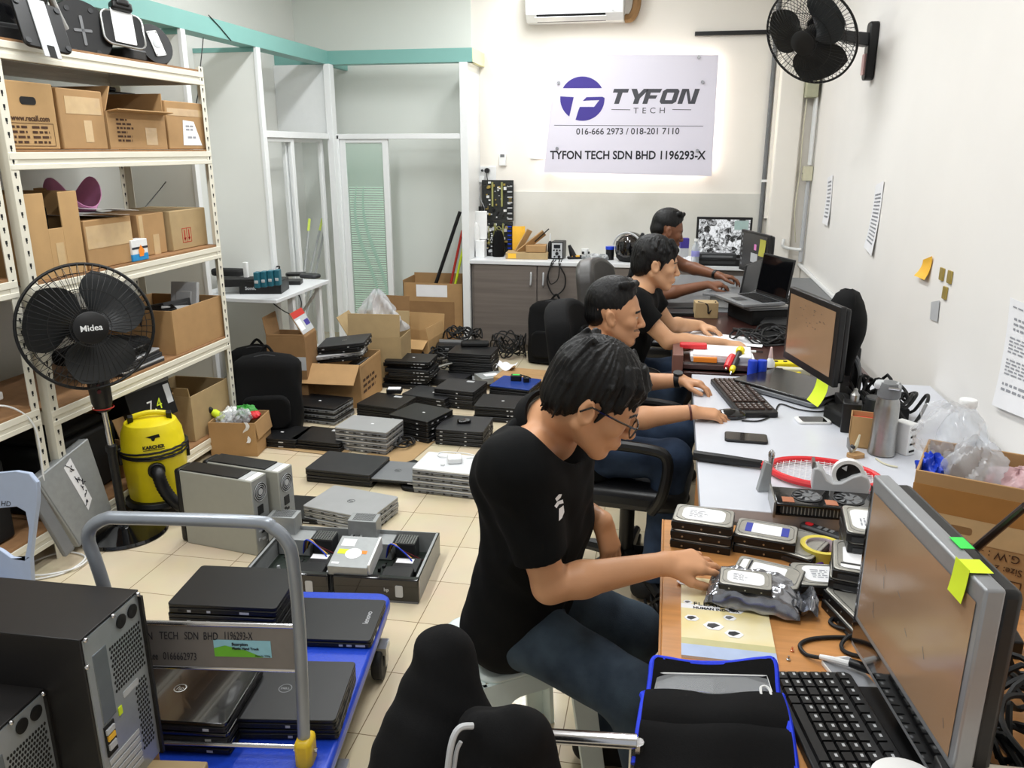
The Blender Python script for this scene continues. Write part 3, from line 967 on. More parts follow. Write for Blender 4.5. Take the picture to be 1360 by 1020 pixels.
# ================================================================ pedestal fan
ft=thing('pedestal_fan','black pedestal fan in front of the rack','fan',(-2.36,2.95,0),0)
MB().lathe([(0.01,0.0),(0.178,0.0),(0.186,0.006),(0.18,0.018),(0.11,0.03),(0.045,0.05),(0.03,0.09),(0.028,0.10),(0.01,0.10)],36).build('base','black_gloss',ft)
top=Vector((0.02,-0.06,0.82))
mb=MB().cyl((0,0,0.09),(0.006,-0.016,0.42),0.019,14)
mb.build('outer_pole','black_plastic',ft)
MB().cyl((0.006,-0.016,0.42),(0.016,-0.045,0.66),0.0125,12).build('inner_pole','chrome',ft)
MB().cyl((0.006,-0.016,0.405),(0.0065,-0.017,0.43),0.024,14).build('collar','black_plastic',ft)
MB().tube([(0.012,-0.034,0.60),(0.014,-0.04,0.64),(0.02,-0.055,0.76),(0.025,-0.06,0.84)],[0.03,0.042,0.046,0.04],16).build('control_box','black_plastic',ft,bevel=0.004)
cb_=MB()
for z in(0.70,0.725,0.75):
 cb_.cyl((0.042,-0.082,z),(0.05,-0.094,z),0.008,10)
cb_.build('button_column',mat('dark_red',(90,20,28),0.4),ft)
MB().lathe([(0.043,0.61),(0.0445,0.613),(0.043,0.616)],20,T=T3((0.012,-0.036,0)),caps=False).build('ring_trim','ink_red',ft)
def fan_head(parent,T,Rr,dep,logo,blade_m='black_plastic',wires=56,rings=None,nblade=3,guard='black_plastic'):
 """cage, blades, hub and motor; the local +z axis points out of the front"""
 def put(mb,name,m,par=parent,**k):
  mb.v=[T@v for v in mb.v]
  return mb.build(name,m,par,**k)
 fr,rr=MB(),MB()
 for side,mb_,zf in((1,fr,dep*0.5),(-1,rr,-dep*0.55)):
  for k in range(wires):
   a=2*math.pi*k/wires
   ca,sa=math.cos(a),math.sin(a)
   tw=0.10*side
   pts=[]
   for r_,z_ in((0.24,1.0),(0.55,0.92),(0.82,0.62),(1.0,0.06)):
    aa=a+tw*(1-r_)
    pts.append((Rr*r_*math.cos(aa),Rr*r_*math.sin(aa),zf*z_))
   mb_.tube(pts,0.0014,4,caps=False)
  for r_,z_ in((0.30,0.985),(0.60,0.89),(0.86,0.52)):
   mb_.tube([(Rr*r_*math.cos(R(q*9)),Rr*r_*math.sin(R(q*9)),zf*z_)for q in range(40)],0.0018,4,closed=True)
 put(fr,'front_grille',guard)
 put(rr,'rear_grille',guard)
 put(MB().tube([(Rr*1.005*math.cos(R(q*6)),Rr*1.005*math.sin(R(q*6)),0)for q in range(60)],0.0065,8,closed=True),'grille_rim','black_plastic')
 cap=put(MB().lathe([(0.001,dep*0.52),(Rr*0.24,dep*0.52),(Rr*0.26,dep*0.50),(Rr*0.26,dep*0.46),(0.001,dep*0.46)],28),'badge_cap','black_plastic')
 if logo:
  lb=MB()
  text_mb(lb,logo,0.034,T3((0.0,-0.012,dep*0.525)),align='CENTER',bold=0.0004)
  put(lb,'logo','white_plastic',cap)
 for b in range(nblade):
  a0=2*math.pi*b/nblade+0.5
  def bf(u,v):
   r_=Rr*(0.17+0.74*u)
   wdt=(0.75+0.75*math.sin(math.pi*min(1,u*0.85+0.1)))
   aa=a0+(v-0.5)*wdt*1.25+0.3*u
   return(r_*math.cos(aa),r_*math.sin(aa),(0.5-v)*0.065+0.012)
  put(MB().sheet(bf,10,8,0.003),'blade',blade_m)
 put(MB().lathe([(0.001,0.05),(Rr*0.16,0.048),(Rr*0.19,0.03),(Rr*0.19,-0.035),(0.001,-0.035)],24),'hub','black_plastic')
 put(MB().lathe([(0.001,-dep*0.5),(Rr*0.27,-dep*0.5),(Rr*0.29,-dep*0.56),(Rr*0.27,-dep*1.05),(Rr*0.18,-dep*1.35),(0.001,-dep*1.4)],24),'motor_housing','black_plastic')
hc=PY(116,434,2.83)-Vector((-2.36,2.95,0))
nf=Vector((0.74,-0.66,0.12)).normalized()
xf=Vector((0,0,1)).cross(nf).normalized()
yf_=nf.cross(xf)
HT_=Matrix(((xf.x,yf_.x,nf.x,hc.x),(xf.y,yf_.y,nf.y,hc.y),(xf.z,yf_.z,nf.z,hc.z),(0,0,0,1)))
fan_head(ft,HT_,0.252,0.16,'Midea',mat('fan_blade',(30,32,33),0.35,var=0.05))
# ================================================================ yellow vacuum cleaner
vt=thing('vacuum_cleaner','yellow drum vacuum cleaner with a black hose beside the fan','vacuum cleaner',(-2.365,3.235,0),R(36))
MB().lathe([(0.12,0.045),(0.128,0.05),(0.134,0.10),(0.146,0.29),(0.15,0.30),(0.12,0.30),(0.12,0.295)],36).build('drum','yellow',vt)
MB().lathe([(0.1,0.04),(0.15,0.04),(0.158,0.055),(0.15,0.075),(0.125,0.08)],32).build('base_ring','black_plastic',vt,bevel=0.003)
MB().lathe([(0.1478,0.292),(0.152,0.298),(0.1478,0.306)],32,caps=False).build('drum_rim','black_plastic',vt)
h_=MB()
prof=[(0.148,0.30),(0.15,0.315),(0.142,0.33),(0.135,0.40),(0.115,0.445),(0.07,0.465),(0.001,0.468)]
h_.lathe(prof,36,caps=False)
h_.build('motor_head','yellow',vt)
MB().box(-0.128,0.128,-0.06,0.06,0.30,0.39).build('head_shoulder','yellow',vt,bevel=0.02,seg=3)
MB().tube(smooth_path([(-0.085,-0.02,0.45),(-0.08,-0.02,0.475),(0,-0.02,0.49),(0.08,-0.02,0.475),(0.085,-0.02,0.45)],5),0.012,10).build('carry_handle','yellow',vt)
for s in(-1,1):
 MB().box(-0.012,0.012,-0.012,0.012,-0.02,0.022,T=T3((s*0.083,-0.03,0.468),(R(20),0,0))).build('handle_clip','black_plastic',vt,bevel=0.003)
 MB().box(s*0.137,s*0.157,-0.03,0.03,0.25,0.335).build('latch','black_plastic',vt,bevel=0.005)
for k in range(3):
 z=0.305+0.011*k
 MB().tube([((0.152+0.004*math.sin(3*q))*math.cos(R(q*10)),(0.152+0.004*math.sin(3*q))*math.sin(R(q*10)),z+0.008*math.sin(R(q*10)+k))for q in range(36)],0.005,6,closed=True).build('wound_cable','rubber',vt)
MB().cyl((0.0,-0.135,0.245),(0.0,-0.165,0.245),0.038,20).build('hose_port','black_plastic',vt,bevel=0.004)
hp=smooth_path([(0.0,-0.15,0.245),(0.005,-0.185,0.235),(0.02,-0.20,0.17),(0.06,-0.215,0.10),(0.13,-0.21,0.055),(0.24,-0.15,0.038),(0.36,-0.02,0.036),(0.36,0.14,0.036),(0.22,0.22,0.036)],10)
hs=MB().tube(hp,[0.0275+0.003*(i%2)for i in range(len(hp))],14)
hs.build('hose','black_plastic',vt,smooth=80)
for k in range(4):
 a=math.pi/4+k*math.pi/2
 c_=(0.15*math.cos(a),0.15*math.sin(a),0.026)
 MB().ball(c_,(0.024,0.024,0.026),8).build('caster','black_plastic',vt)
lgo=MB()
lgo.add([(-0.03,-0.1365,0.408),(0.03,-0.1365,0.416),(0.032,-0.1365,0.40),(0.012,-0.1365,0.398),(0.006,-0.1365,0.384),(-0.004,-0.1365,0.386),(-0.006,-0.1365,0.398)],[(6,5,4,3,2,1,0)])
text_mb(lgo,'KARCHER',0.021,T3((0,-0.146,0.352),(R(80),0,0)),align='CENTER',bold=0.0012)
lgo.box(-0.046,0.046,-0.1455,-0.1445,0.344,0.347)
lgo.build('logo','black_matte',vt)
# ================================================================ silver computer cases leaning beside the fan
c_lab=['thin silver computer case leaning with a taped paper strip','silver computer case leaning outermost towards the plastic chair']
def lean_case(label,px,X,th,m='steel_dull',strip=False):
 """flat case resting on one corner against the rack; px are the photo corners of its face"""
 A,B,C,D=[PX(x,y,X+dx)for(x,y),dx in px]
 t=thing('computer_case',label,'computer case',(D.x,D.y,0))
 o_=Vector((D.x,D.y,0))
 n=(B-A).cross(D-A).normalized()
 if n.x>0:
  n=-n
 q4=[p-o_ for p in(A,B,C,D)]
 b=MB()
 vs=q4+[p+n*th for p in q4]
 b.add(vs,[(3,2,1,0),(4,5,6,7),(0,1,5,4),(1,2,6,5),(2,3,7,6),(3,0,4,7)])
 b.build('shell',m,t,bevel=0.005)
 def at(u,v,e=0.0025):
  return q4[0].lerp(q4[1],u).lerp(q4[3].lerp(q4[2],u),v)-n*e
 b=MB()
 vs=[at(0.03,0.07,0.002),at(0.97,0.07,0.002),at(0.97,0.97,0.002),at(0.03,0.97,0.002)]
 b.add(vs,[(3,2,1,0)])
 b.build('side_cover',m,t)
 if strip:
  b=MB()
  b.add([at(0.44,0.10),at(0.60,0.05),at(0.66,0.66),at(0.50,0.74)],[(3,2,1,0)])
  b.build('paper_strip','white_paper',t)
  sq=MB()
  q=random.Random(2)
  for k in range(4):
   for j in range(5):
    u0,v0=0.53+0.02*k+q.uniform(-0.045,0.045),0.16+0.145*k+q.uniform(-0.045,0.045)
    u1,v1=u0+q.uniform(-0.05,0.05),v0+q.uniform(-0.05,0.05)
    sq.tube([at(u0,v0,0.004),at(u1,v1,0.004),at(u1+q.uniform(-0.03,0.03),v1+q.uniform(-0.03,0.03),0.004)],0.0016,4)
  sq.build('handwriting','ink',t)
 return t
lean_case('silver flat computer case leaning beside the fan with a taped paper strip of handwriting',[((47,638),0),((117,582),0),((149,676),0.05),((106,727),0.05)],-2.47,0.05,strip=True)
lean_case('narrow grey computer case leaning behind the plastic chair',[((38,655),0),((48,642),0),((100,729),0.06),((88,740),0.06)],-2.43,0.02,'lap_grey')
cable('white_floor_cable',[(-2.50,2.47,0.006),(-2.37,2.56,0.006),(-2.37,2.70,0.006),(-2.50,2.72,0.006),(-2.56,2.60,0.006),(-2.46,2.52,0.011),(-2.34,2.60,0.012),(-2.36,2.72,0.011),(-2.46,2.82,0.03)],0.004,'loops of white cable lying on the tiles by the leaning cases',m='white_plastic')
# ================================================================ pale blue plastic chair at the left edge
ct=thing('plastic_chair','pale blue plastic chair cut by the picture edge','chair',(-2.20,2.15,0),R(0))
mat('chair_blue',(176,190,214),0.38,var=0.02)
B0,B1,B2,B3=PY(-8,640,2.3),PY(40,628,2.3),PY(44,700,2.25),PY(42,778,2.2)
def tl_(p):
 return p-Vector((-2.20,2.15,0))
bk=MB()
# back rest: plate with an oval opening, seen edge to edge
yb_=2.12
outer=[(-95,652),(-60,640),(-20,630),(20,626),(38,629),(48,641),(49,668),(45,700),(40,740),(43,790),(20,792),(-30,792),(-95,792)]
inner=[(-82,700),(-50,689),(-10,676),(22,673),(34,680),(38,700),(36,725),(32,744),(14,741),(0,731),(-20,722),(-50,715),(-82,715)]
vs=[tl_(PY(x,y,yb_))for x,y in outer]+[tl_(PY(x,y,yb_))for x,y in inner]
n_=len(outer)
k0=[v.copy()for v in vs]
vs2=[v+Vector((0.004,0.014,0))for v in k0]
fs=[]
for i in range(n_):
 j=(i+1)%n_
 fs.append((i,j,n_+j,n_+i))
 fs.append((2*n_+i,3*n_+i,3*n_+j,2*n_+j))
 fs.append((i,2*n_+i,2*n_+j,j))
 fs.append((n_+i,n_+j,3*n_+j,3*n_+i))
bk.add(vs+vs2,fs)
bk.build('backrest','chair_blue',ct,bevel=0.004)
hd=MB()
c_=tl_(PY(1,671.5,yb_-0.001))
text_mb(hd,'HD',0.026,T3(c_,(R(90),0,R(2))),shear=0.3)
hd.build('handwriting','ink',ct)
se=tl_(PY(42,788,yb_))
MB().box(se.x-0.42,se.x-0.01,-0.46,-0.05,se.z-0.05,se.z-0.02).build('seat','chair_blue',ct,bevel=0.02)
for sx in(se.x-0.40,se.x-0.02):
 for sy in(-0.42,-0.06):
  MB().tube([(sx,sy,se.z-0.02),(sx,sy,0)],[0.022,0.018],10).build('leg','chair_blue',ct)
  # ================================================================ small table by the closet
tb=thing('side_table','small white table of chargers and gadgets in front of the closet doors','table',(0,0,0))
TZ=0.745
c1,c2=P(438,371,TZ),P(369,398,TZ)
tx1=(c1.x+c2.x)/2
MB().box(XF+0.02-0.3,tx1,c2.y-0.01,c1.y-0.02,TZ-0.025,TZ).build('table_top','counter_white',tb,bevel=0.003)
for x,y in((tx1-0.05,c2.y+0.30),(tx1-0.05,c1.y-0.12),(tx1-0.5,c2.y+0.06),(tx1-0.5,c1.y-0.12)):
 MB().box(x-0.02,x+0.02,y-0.02,y+0.02,0,TZ-0.025).build('leg','white_frame',tb,bevel=0.003)
b=MB()
b.add([(tx1-0.05,c1.y-0.10,TZ-0.03),(tx1-0.05,c1.y-0.08,TZ-0.03),(tx1-0.3,c1.y-0.08,0.30),(tx1-0.3,c1.y-0.10,0.30)],[(0,1,2,3)])
MB().tube([(tx1-0.05,c1.y-0.05,TZ-0.03),(tx1-0.28,c1.y-0.05,0.42)],0.012,8).build('brace','white_frame',tb)
def on(x,y,z=TZ):
 return P(x,y,z)
def gadget(name,label,cat,loc,size,m,rz=0.0,r=0.008,top=None,group=None,bev=0.004):
 t=thing(name,label,cat,loc,rz,group)
 MB().rrect(size[0],size[1],r,0,size[2]).build('body',m,t,bevel=bev)
 if top:
  b=MB()
  for(x,y,w_,d_,mm)in top:
   b.box(x-w_/2,x+w_/2,y-d_/2,y+d_/2,size[2],size[2]+0.0015)
  b.build('top_detail',top[0][4],t)
 return t
t=thing('charger_box','black box with pale lettering holding teal battery packs','box',on(352,387),R(12))
MB().box(-0.14,0.14,-0.11,0.11,0,0.085).build('body','black_plastic',t,bevel=0.004)
b=MB()
text_mb(b,'Somic',0.03,T3((-0.10,-0.1112,0.03),(R(90),0,0)),bold=0.0004)
b.build('lettering','light_grey',t)
for k in range(4):
 tag(MB().rrect(0.032,0.06,0.006,0,0.10).box(-0.012,0.012,-0.032,0.0,0.03,0.05,1).build('battery_pack',[mat('teal_dark',(36,96,112),0.4),'light_grey'],loc=on(343+9*k,382-1.2*k,TZ+0.088),rz=R(10),bevel=0.003),['teal battery pack first from the white plug end','teal battery pack second in the row on the black box','teal battery pack third in the row on the black box','teal battery pack last in the row, by the cable coil'][k],'battery','battery packs on the black box')
tag(MB().rrect(0.03,0.03,0.006,0,0.115).build('white_plug','white_plastic',loc=(on(352,387).x-0.11,on(352,387).y-0.03,TZ+0.086),bevel=0.003),'white plug standing beside the teal batteries','plug')
gadget('black_router','flat black router box on the small table','router',on(387,377),(0.15,0.12,0.03),'black_plastic',R(15))
gadget('computer_mouse','black mouse on the small table, one nearer the closet post','mouse',on(412,369),(0.16,0.1,0.03),'dark_grey',R(-10),0.04,bev=0.01)
gadget('charging_pad','dark charging pad between mouse and router on the small table','charger',on(393,366),(0.15,0.1,0.022),'black_plastic',R(20),0.03)
cable('adapter_cable',[on(352,372),on(366,366,TZ+0.05),on(371,354,TZ+0.12),on(363,358,TZ+0.07),on(372,370,TZ+0.02)],0.006,'black cable coil sticking up behind the batteries')
cable('hanging_cable',[(tx1-0.12,c2.y+0.12,TZ-0.03),(tx1-0.06,c2.y+0.22,0.62),(tx1-0.02,c2.y+0.32,0.58),(tx1-0.05,c2.y+0.45,0.64),(tx1-0.1,c2.y+0.5,TZ-0.03)],0.004,'thin cable looping below the small table')
gadget('dark_tablet','dark folded device lying flat behind the black box','device',on(322,371),(0.30,0.22,0.03),'lap_black',R(20))
gadget('white_console','white device edge lying by the rack post on the small table','device',on(318,384),(0.26,0.14,0.045),'white_plastic',R(14))
gadget('black_case','black case stacked on the white device on the small table','case',on(317,379,TZ+0.05),(0.24,0.13,0.05),'black_matte',R(20))
for k,(x,y,l)in enumerate(((318,362,'small black desk figure stand nearer the fin'),(329,360,'small black desk stand just beyond the other'))):
 tag(MB().lathe([(0.045,0),(0.05,0.01),(0.02,0.03),(0.014,0.07),(0.026,0.09),(0.022,0.13),(0.006,0.14)],14).build('webcam_stand','black_matte',loc=on(x,y,TZ+0.03)),l,'webcam')
tag(MB().rrect(0.25,0.1,0.04,0,0.05).build('headset_case','black_matte',loc=on(304,366,TZ+0.06),bevel=0.015),'black headset case by the rack post','case')
# metal strips behind the closet glass
for k,(x0,x1,l)in enumerate(((404,411,'yellow and grey metal strip on its own behind the glass'),(412,428,'metal strip with a yellow end leaning behind the glass'),(419,434,'plain dull metal strip leaning last behind the glass'))):
 a_,b_=PX(x0,362,XF-0.14-0.02*k),PX(x1,291,XF-0.17-0.02*k)
 a_=a_+(a_-b_)*0.9
 m_=MB()
 m_.tube([a_,b_.lerp(a_,0.12)],0.011,6,0)
 m_.tube([b_.lerp(a_,0.12),b_],0.0115,6,1)
 tag(m_.build('metal_strip',['steel_dull','neon_yellow' if k<2 else 'steel_dull']),l,'metal strip','strips behind the closet glass')
 # ================================================================ cartons on the floor
 # flattened cardboard under the laptops
for q,l in(([(478,607),(535,583),(578,586),(540,618)],'flattened cardboard sheet on the tiles in front of the laptop stacks'),([(345,593),(380,580),(470,596),(452,606)],'flattened cardboard sheet under the flat black laptops')):
 b=MB()
 vs=[tuple(P(x,y,0.004))for x,y in q]
 b.add(vs,[(3,2,1,0)])
 tag(b.build('cardboard_sheet','floor_card'),l,'cardboard')
def fl(x,y,z=0.0):
 return P(x,y,z)
def cfit(q,z,flip=0):
 c,a,w_,d_=fitq(q,z)
 return c,a,w_,d_
 # the big open carton of laptops
c,a,w_,d_=fitq([(427,462),(498,461),(480,487),(408,484)],0.30)
a=R(2)
BOXC=Vector((c.x,c.y,0))
t=carton('carton','large open carton full of laptops, its front flap folded out',0.42,0.44,0.30,BOXC,a,'card',flaps={'f':(218,0.17),'l':(195,0.2),'r':(262,0.02)})
pr=MB()
lines_print(pr,-0.18,0.12,0.08,0.2,3,-0.2105,seed=21)
pr.v=[Matrix.Rotation(R(90),4,'Z')@Vector((v.x,v.y-0.0006,v.z))for v in pr.v]
pr.build('print','ink_brown',t)
# carton behind it with a tall raised flap
c=P(480,470,0.0)
carton('carton','open carton with a tall raised flap behind the carton of laptops',0.40,0.30,0.36,(BOXC.x+0.10,BOXC.y+0.50,0),R(4),'card_grey',flaps={'f':(85,0.17),'l':(120,0.16),'b':(95,0.14)})
# carton with the printed flap
a_,b_=PY(347,447,4.76),PY(402,452,4.76)
PH=a_.z
t=carton('carton','open brown carton with a red and white printed flap',0.26,0.24,PH,((a_.x+b_.x)/2+0.01,4.88,0),R(6),'card_dark',flaps={'f':(92,0.02),'l':(98,0.13),'r':(60,0.18)})
pf=MB()
T_=T3((0.127,0,PH),(0,0,math.pi/2))@Matrix.Rotation(R(60),4,'X')
pf.box(-0.11,0.11,0.02,0.178,0.0032,0.004,0).box(-0.11,0.11,0.135,0.178,0.0041,0.0048,1).box(-0.10,-0.02,0.045,0.12,0.0041,0.0048,2)
pf.box(0.02,0.10,0.06,0.1,0.0041,0.0048,3)
pf.v=[T_@v for v in pf.v]
pf.build('printed_panel',['light_grey','ink_red','white_paper','navy'],t)
MB().box(-0.129,0.129,-0.1212,-0.12,PH-0.22,PH-0.13).build('printed_band','light_grey',t)
carton('carton','brown carton with a raised back flap beside the table leg',0.34,0.30,0.38,(BOXC.x-0.02,BOXC.y+0.92,0),R(-4),'card_dark',flaps={'b':(98,0.16),'f':(150,0.1)})
# carton with open flaps right of the plastic bag
carton('carton','low open carton with wide flaps under the clear bag',0.40,0.36,0.20,(fl(548,478).x,fl(548,470).y-0.13,0),R(-6),'card_light',flaps={'f':(205,0.12),'l':(190,0.17),'r':(78,0.1),'b':(100,0.15)})
# carton of brooms inside the open closet half
bx=thing('carton','tall carton holding brooms inside the open closet','box',(-1.985,6.74,0),0)
b=MB()
b.box(-0.27,0.27,-0.17,0.17,0,0.006).box(-0.27,0.27,-0.17,-0.164,0,0.56).box(-0.27,0.27,0.164,0.17,0,0.60).box(-0.27,-0.264,-0.17,0.17,0,0.58).box(0.264,0.27,-0.17,0.17,0,0.58)
b.build('body','card',bx)
MB().add([(-0.15,-0.172,0.545),(0.13,-0.172,0.545),(0.13,-0.172,0.44),(-0.15,-0.172,0.44)],[(3,2,1,0)]).build('paper_label','white_paper',bx)
MB().box(-0.27,0.19,-0.176,-0.17,0.0,0.40).build('outer_flap','card_dark',bx)
bx.location.y=YF+0.22
for x0,y0,x1,y1,m_,l,nm in((576,385,611,281,'black_plastic','black broom handle standing in the carton','broom_handle'),(597,385,614,306,'ink_red','red broom handle standing in the carton','broom_handle'),(603,385,615,330,'neon_yellow','yellow-green broom handle standing in the carton','broom_handle')):
 a_,b_=PY(x0,y0,YF+0.2),PY(x1,y1,YF+0.27)
 d_=(b_-a_).normalized()
 a_=a_-d_*((a_.z-0.012)/d_.z)
 tag(MB().tube([a_,b_],0.016 if m_=='black_plastic' else 0.011,10).build(nm,m_),l,'broom')
 # clear plastic bag
b=MB()
q=random.Random(3)
def bagf(u,v):
 a_=2*math.pi*u
 r_=0.17*(1-v)**0.75+0.012
 k=1+0.16*math.sin(5*a_+7*v)+0.10*math.sin(9*a_-13*v+1)+0.05*math.sin(17*a_+5*v)
 return(r_*k*math.cos(a_)*1.1,r_*k*math.sin(a_)*0.8,0.30*v+0.012*math.sin(11*a_))
b.sheet(bagf,60,20)
bag_c=PY(503,440,BOXC.y+0.60)
tag(b.build('plastic_bag',mat('bag_film',(225,228,232),0.16,alpha=0.4,var=0.1,scale=16,bump=0.9,bscale=14,spec=0.9),loc=(bag_c.x,bag_c.y,0.365),smooth=80),'crumpled clear plastic bag on top of the cartons','plastic bag')
# small carton of rubbish
t=carton('carton','small open carton of wrappers and bottles beside the vacuum cleaner',0.27,0.24,0.20,(P(308,604,0).x+0.01,P(308,604,0).y+0.10,0),R(8),'card',flaps={'r':(262,0.1)})
RB=Vector((P(308,604,0).x+0.01,P(308,604,0).y+0.10,0))
q=random.Random(11)
for k,(dx,dy,m_,l)in enumerate(((-0.06,-0.05,'bag_film','crumpled clear wrapper at the front of the rubbish carton'),(0.02,0.0,'bag_film','crumpled silver wrapper in the middle of the rubbish carton'),(0.07,0.05,'red','crumpled red wrapper in the rubbish carton'),(0.0,0.07,'green','crumpled green wrapper at the back of the rubbish carton'),(-0.08,0.06,'white_plastic','crumpled white wrapper by the bottle'))):
 s_=0.05 if k!=2 else 0.034
 crumple(l,(RB.x+dx,RB.y+dy,0.195+0.012*(k%2)),(s_,s_,s_*0.75),m_,80+k,'wrapper',0.3 if k!=2 else 0.12,'wrapper')
t=thing('spray_bottle','yellow bottle with black and white cap leaning in the rubbish carton','bottle',(RB.x-0.09,RB.y-0.02,0.19),rot=Euler((R(10),R(-48),R(20))))
MB().lathe([(0.02,0),(0.022,0.005),(0.022,0.06),(0.012,0.075)],14).build('body','neon_yellow',t)
MB().lathe([(0.013,0.075),(0.017,0.08),(0.017,0.12)],14).build('cap','black_plastic',t)
MB().lathe([(0.015,0.12),(0.018,0.122),(0.016,0.15)],14).build('tip','white_plastic',t)
b=MB()
b.sheet(lambda u,v:(0.02*(u-0.5)+0.012*math.sin(9*v),-0.005*math.sin(7*v+u),-0.12*v),4,14,0.002)
tag(b.build('white_strip','white_paper',loc=(RB.x+0.10,RB.y-0.108,0.205),rz=R(8)),'torn white paper strip hanging over the rubbish carton','paper')
# ================================================================ backpacks
def backpack(label,loc,rz,w_,d_,h,lean=0.0):
 t=thing('backpack',label,'backpack',loc,rot=Euler((R(lean),0,rz)))
 b=MB()
 def bf(u,v):
  a_=2*math.pi*u
  pr=0.86+0.16*math.sin(math.pi*(0.1+0.8*v))if v<0.8 else(0.86+0.16*math.sin(math.pi*0.74))*math.sqrt(max(0.0,1-((v-0.8)/0.2)**2))+0.02
  e=0.55
  x=math.copysign(abs(math.cos(a_))**e,math.cos(a_))*w_/2*pr
  y=math.copysign(abs(math.sin(a_))**e,math.sin(a_))*d_/2*pr*(1.05-0.25*v)
  return(x+0.008*math.sin(9*v+3*a_),y+0.008*math.sin(8*v+2*a_),h*v)
 b.sheet(bf,36,18)
 b.build('body','fabric_black',t,smooth=80)
 b=MB()
 b.rrect(w_*0.7,h*0.42,0.06,0,0.05,T=T3((0,-d_/2+0.01,h*0.3),(R(96),0,0)))
 b.build('front_pocket','fabric_black',t,bevel=0.018,seg=3)
 for s in(-1,1):
  MB().tube(smooth_path([(s*w_*0.25,d_/2-0.03,h*0.9),(s*w_*0.3,d_/2+0.05,h*0.6),(s*w_*0.32,d_/2+0.01,h*0.15)],6),0.018,8).build('shoulder_strap','fabric_black',t)
 MB().tube(smooth_path([(-0.04,0.02,h*0.97),(0,0.03,h*1.06),(0.04,0.02,h*0.97)],6),0.009,8).build('grab_handle','fabric_black',t)
 MB().tube(smooth_path([(-w_*0.4,-d_*0.25,h*0.6),(-w_*0.3,-d_*0.25,h*0.88),(0,-d_*0.22,h*0.97),(w_*0.3,-d_*0.25,h*0.88),(w_*0.4,-d_*0.25,h*0.6)],5),0.004,6).build('zipper','dark_grey',t)
 return t
p0=P(350,588,0)
backpack('large black backpack standing in front of the rack end',(p0.x-0.05,p0.y+0.20,0),R(20),0.40,0.26,0.50,-6)
backpack('dark backpack behind the large one by the open carton',(p0.x-0.33,p0.y+0.60,0),R(20),0.36,0.24,0.44,-8)
p1=PY(722,486,5.9)
backpack('black backpack leaning on the base cabinet behind the office chair',(p1.x,6.35,0),R(-8),0.40,0.26,0.52,-8)
# ================================================================ laptops
LAPM={}
def lap_mesh(w_,d_,t_,lid_m,base_m,logo,ports=True,front=True):
 """meshes of one closed laptop (base, ports, lid, logo)"""
 t=thing('laptop','closed laptop','laptop')
 zb=t_*0.6
 base=MB().rrect(w_,d_,0.012,0.003,zb).build('base',base_m,t,bevel=0.0025)
 b=MB()
 if ports:
  q=random.Random(int(w_*1000)+int(t_*10000))
  x=-w_*0.40
  while x<w_*0.36:
   l=q.choice([0.012,0.016,0.03])
   b.box(x,x+l,-d_/2-0.0008,-d_/2+0.002,t_*0.22,t_*0.44,0 if q.random()<0.25 else 1)
   x+=l+q.choice([0.012,0.03,0.05])
  y=-d_*0.35
  while y<d_*0.3:
   b.box(w_/2-0.002,w_/2+0.0008,y,y+0.018,t_*0.22,t_*0.45,1 if q.random()<0.8 else 0)
   y+=0.035+q.random()*0.03
  b.box(-w_*0.41,w_*0.42,-d_/2-0.0004,-d_/2+0.001,t_*0.3,t_*0.36,1).box(w_/2-0.002,w_/2+0.0004,-d_/2,d_*0.36,t_*0.3,t_*0.36,1)
  b.build('port_strip',['light_grey','hole'],base)
 MB().box(-w_/2+0.004,w_/2-0.004,-d_/2+0.004,d_/2-0.004,zb,zb+t_*0.08).build('hinge_gap','hole',base)
 lid=MB().rrect(w_,d_,0.012,zb+t_*0.08,t_).build('lid',lid_m,t,bevel=0.002)
 if logo=='disc':
  b=MB()
  b.lathe([(0.016,t_),(0.0185,t_+0.0006),(0.016,t_+0.0009)],24,caps=False)
  text_mb(b,'DELL',0.011,T3((0,-0.004,t_),(0,0,R(0))),align='CENTER',bold=0.0004)
  b.build('logo','dark_grey' if lid_m in('lap_silver','lap_grey')else 'mid_grey',lid)
 elif logo=='hp':
  b=MB()
  b.lathe([(0.014,t_),(0.017,t_+0.0006),(0.014,t_+0.0009)],24,caps=False)
  text_mb(b,'hp',0.020,T3((0,-0.006,t_)),align='CENTER',shear=0.25)
  b.build('logo','steel',lid)
 elif logo=='dot':
  MB().rrect(0.018,0.012,0.003,t_,t_+0.001,cx=0.02).build('sticker','white_paper',lid)
 elif logo=='tag':
  MB().rrect(0.055,0.03,0.002,t_,t_+0.001,cx=w_*0.12,cy=d_*0.33).build('sticker','light_grey',lid)
 elif logo=='len':
  b=MB()
  text_mb(b,'lenovo',0.026,T3((w_/2-0.03,-d_/2+0.09,t_),(0,0,R(90))))
  b.build('logo','light_grey',lid)
 return t
ORD=['topmost','second from the top','third from the top','fourth from the top','fifth from the top','sixth from the top','seventh from the top','eighth from the top']
NLAP=0
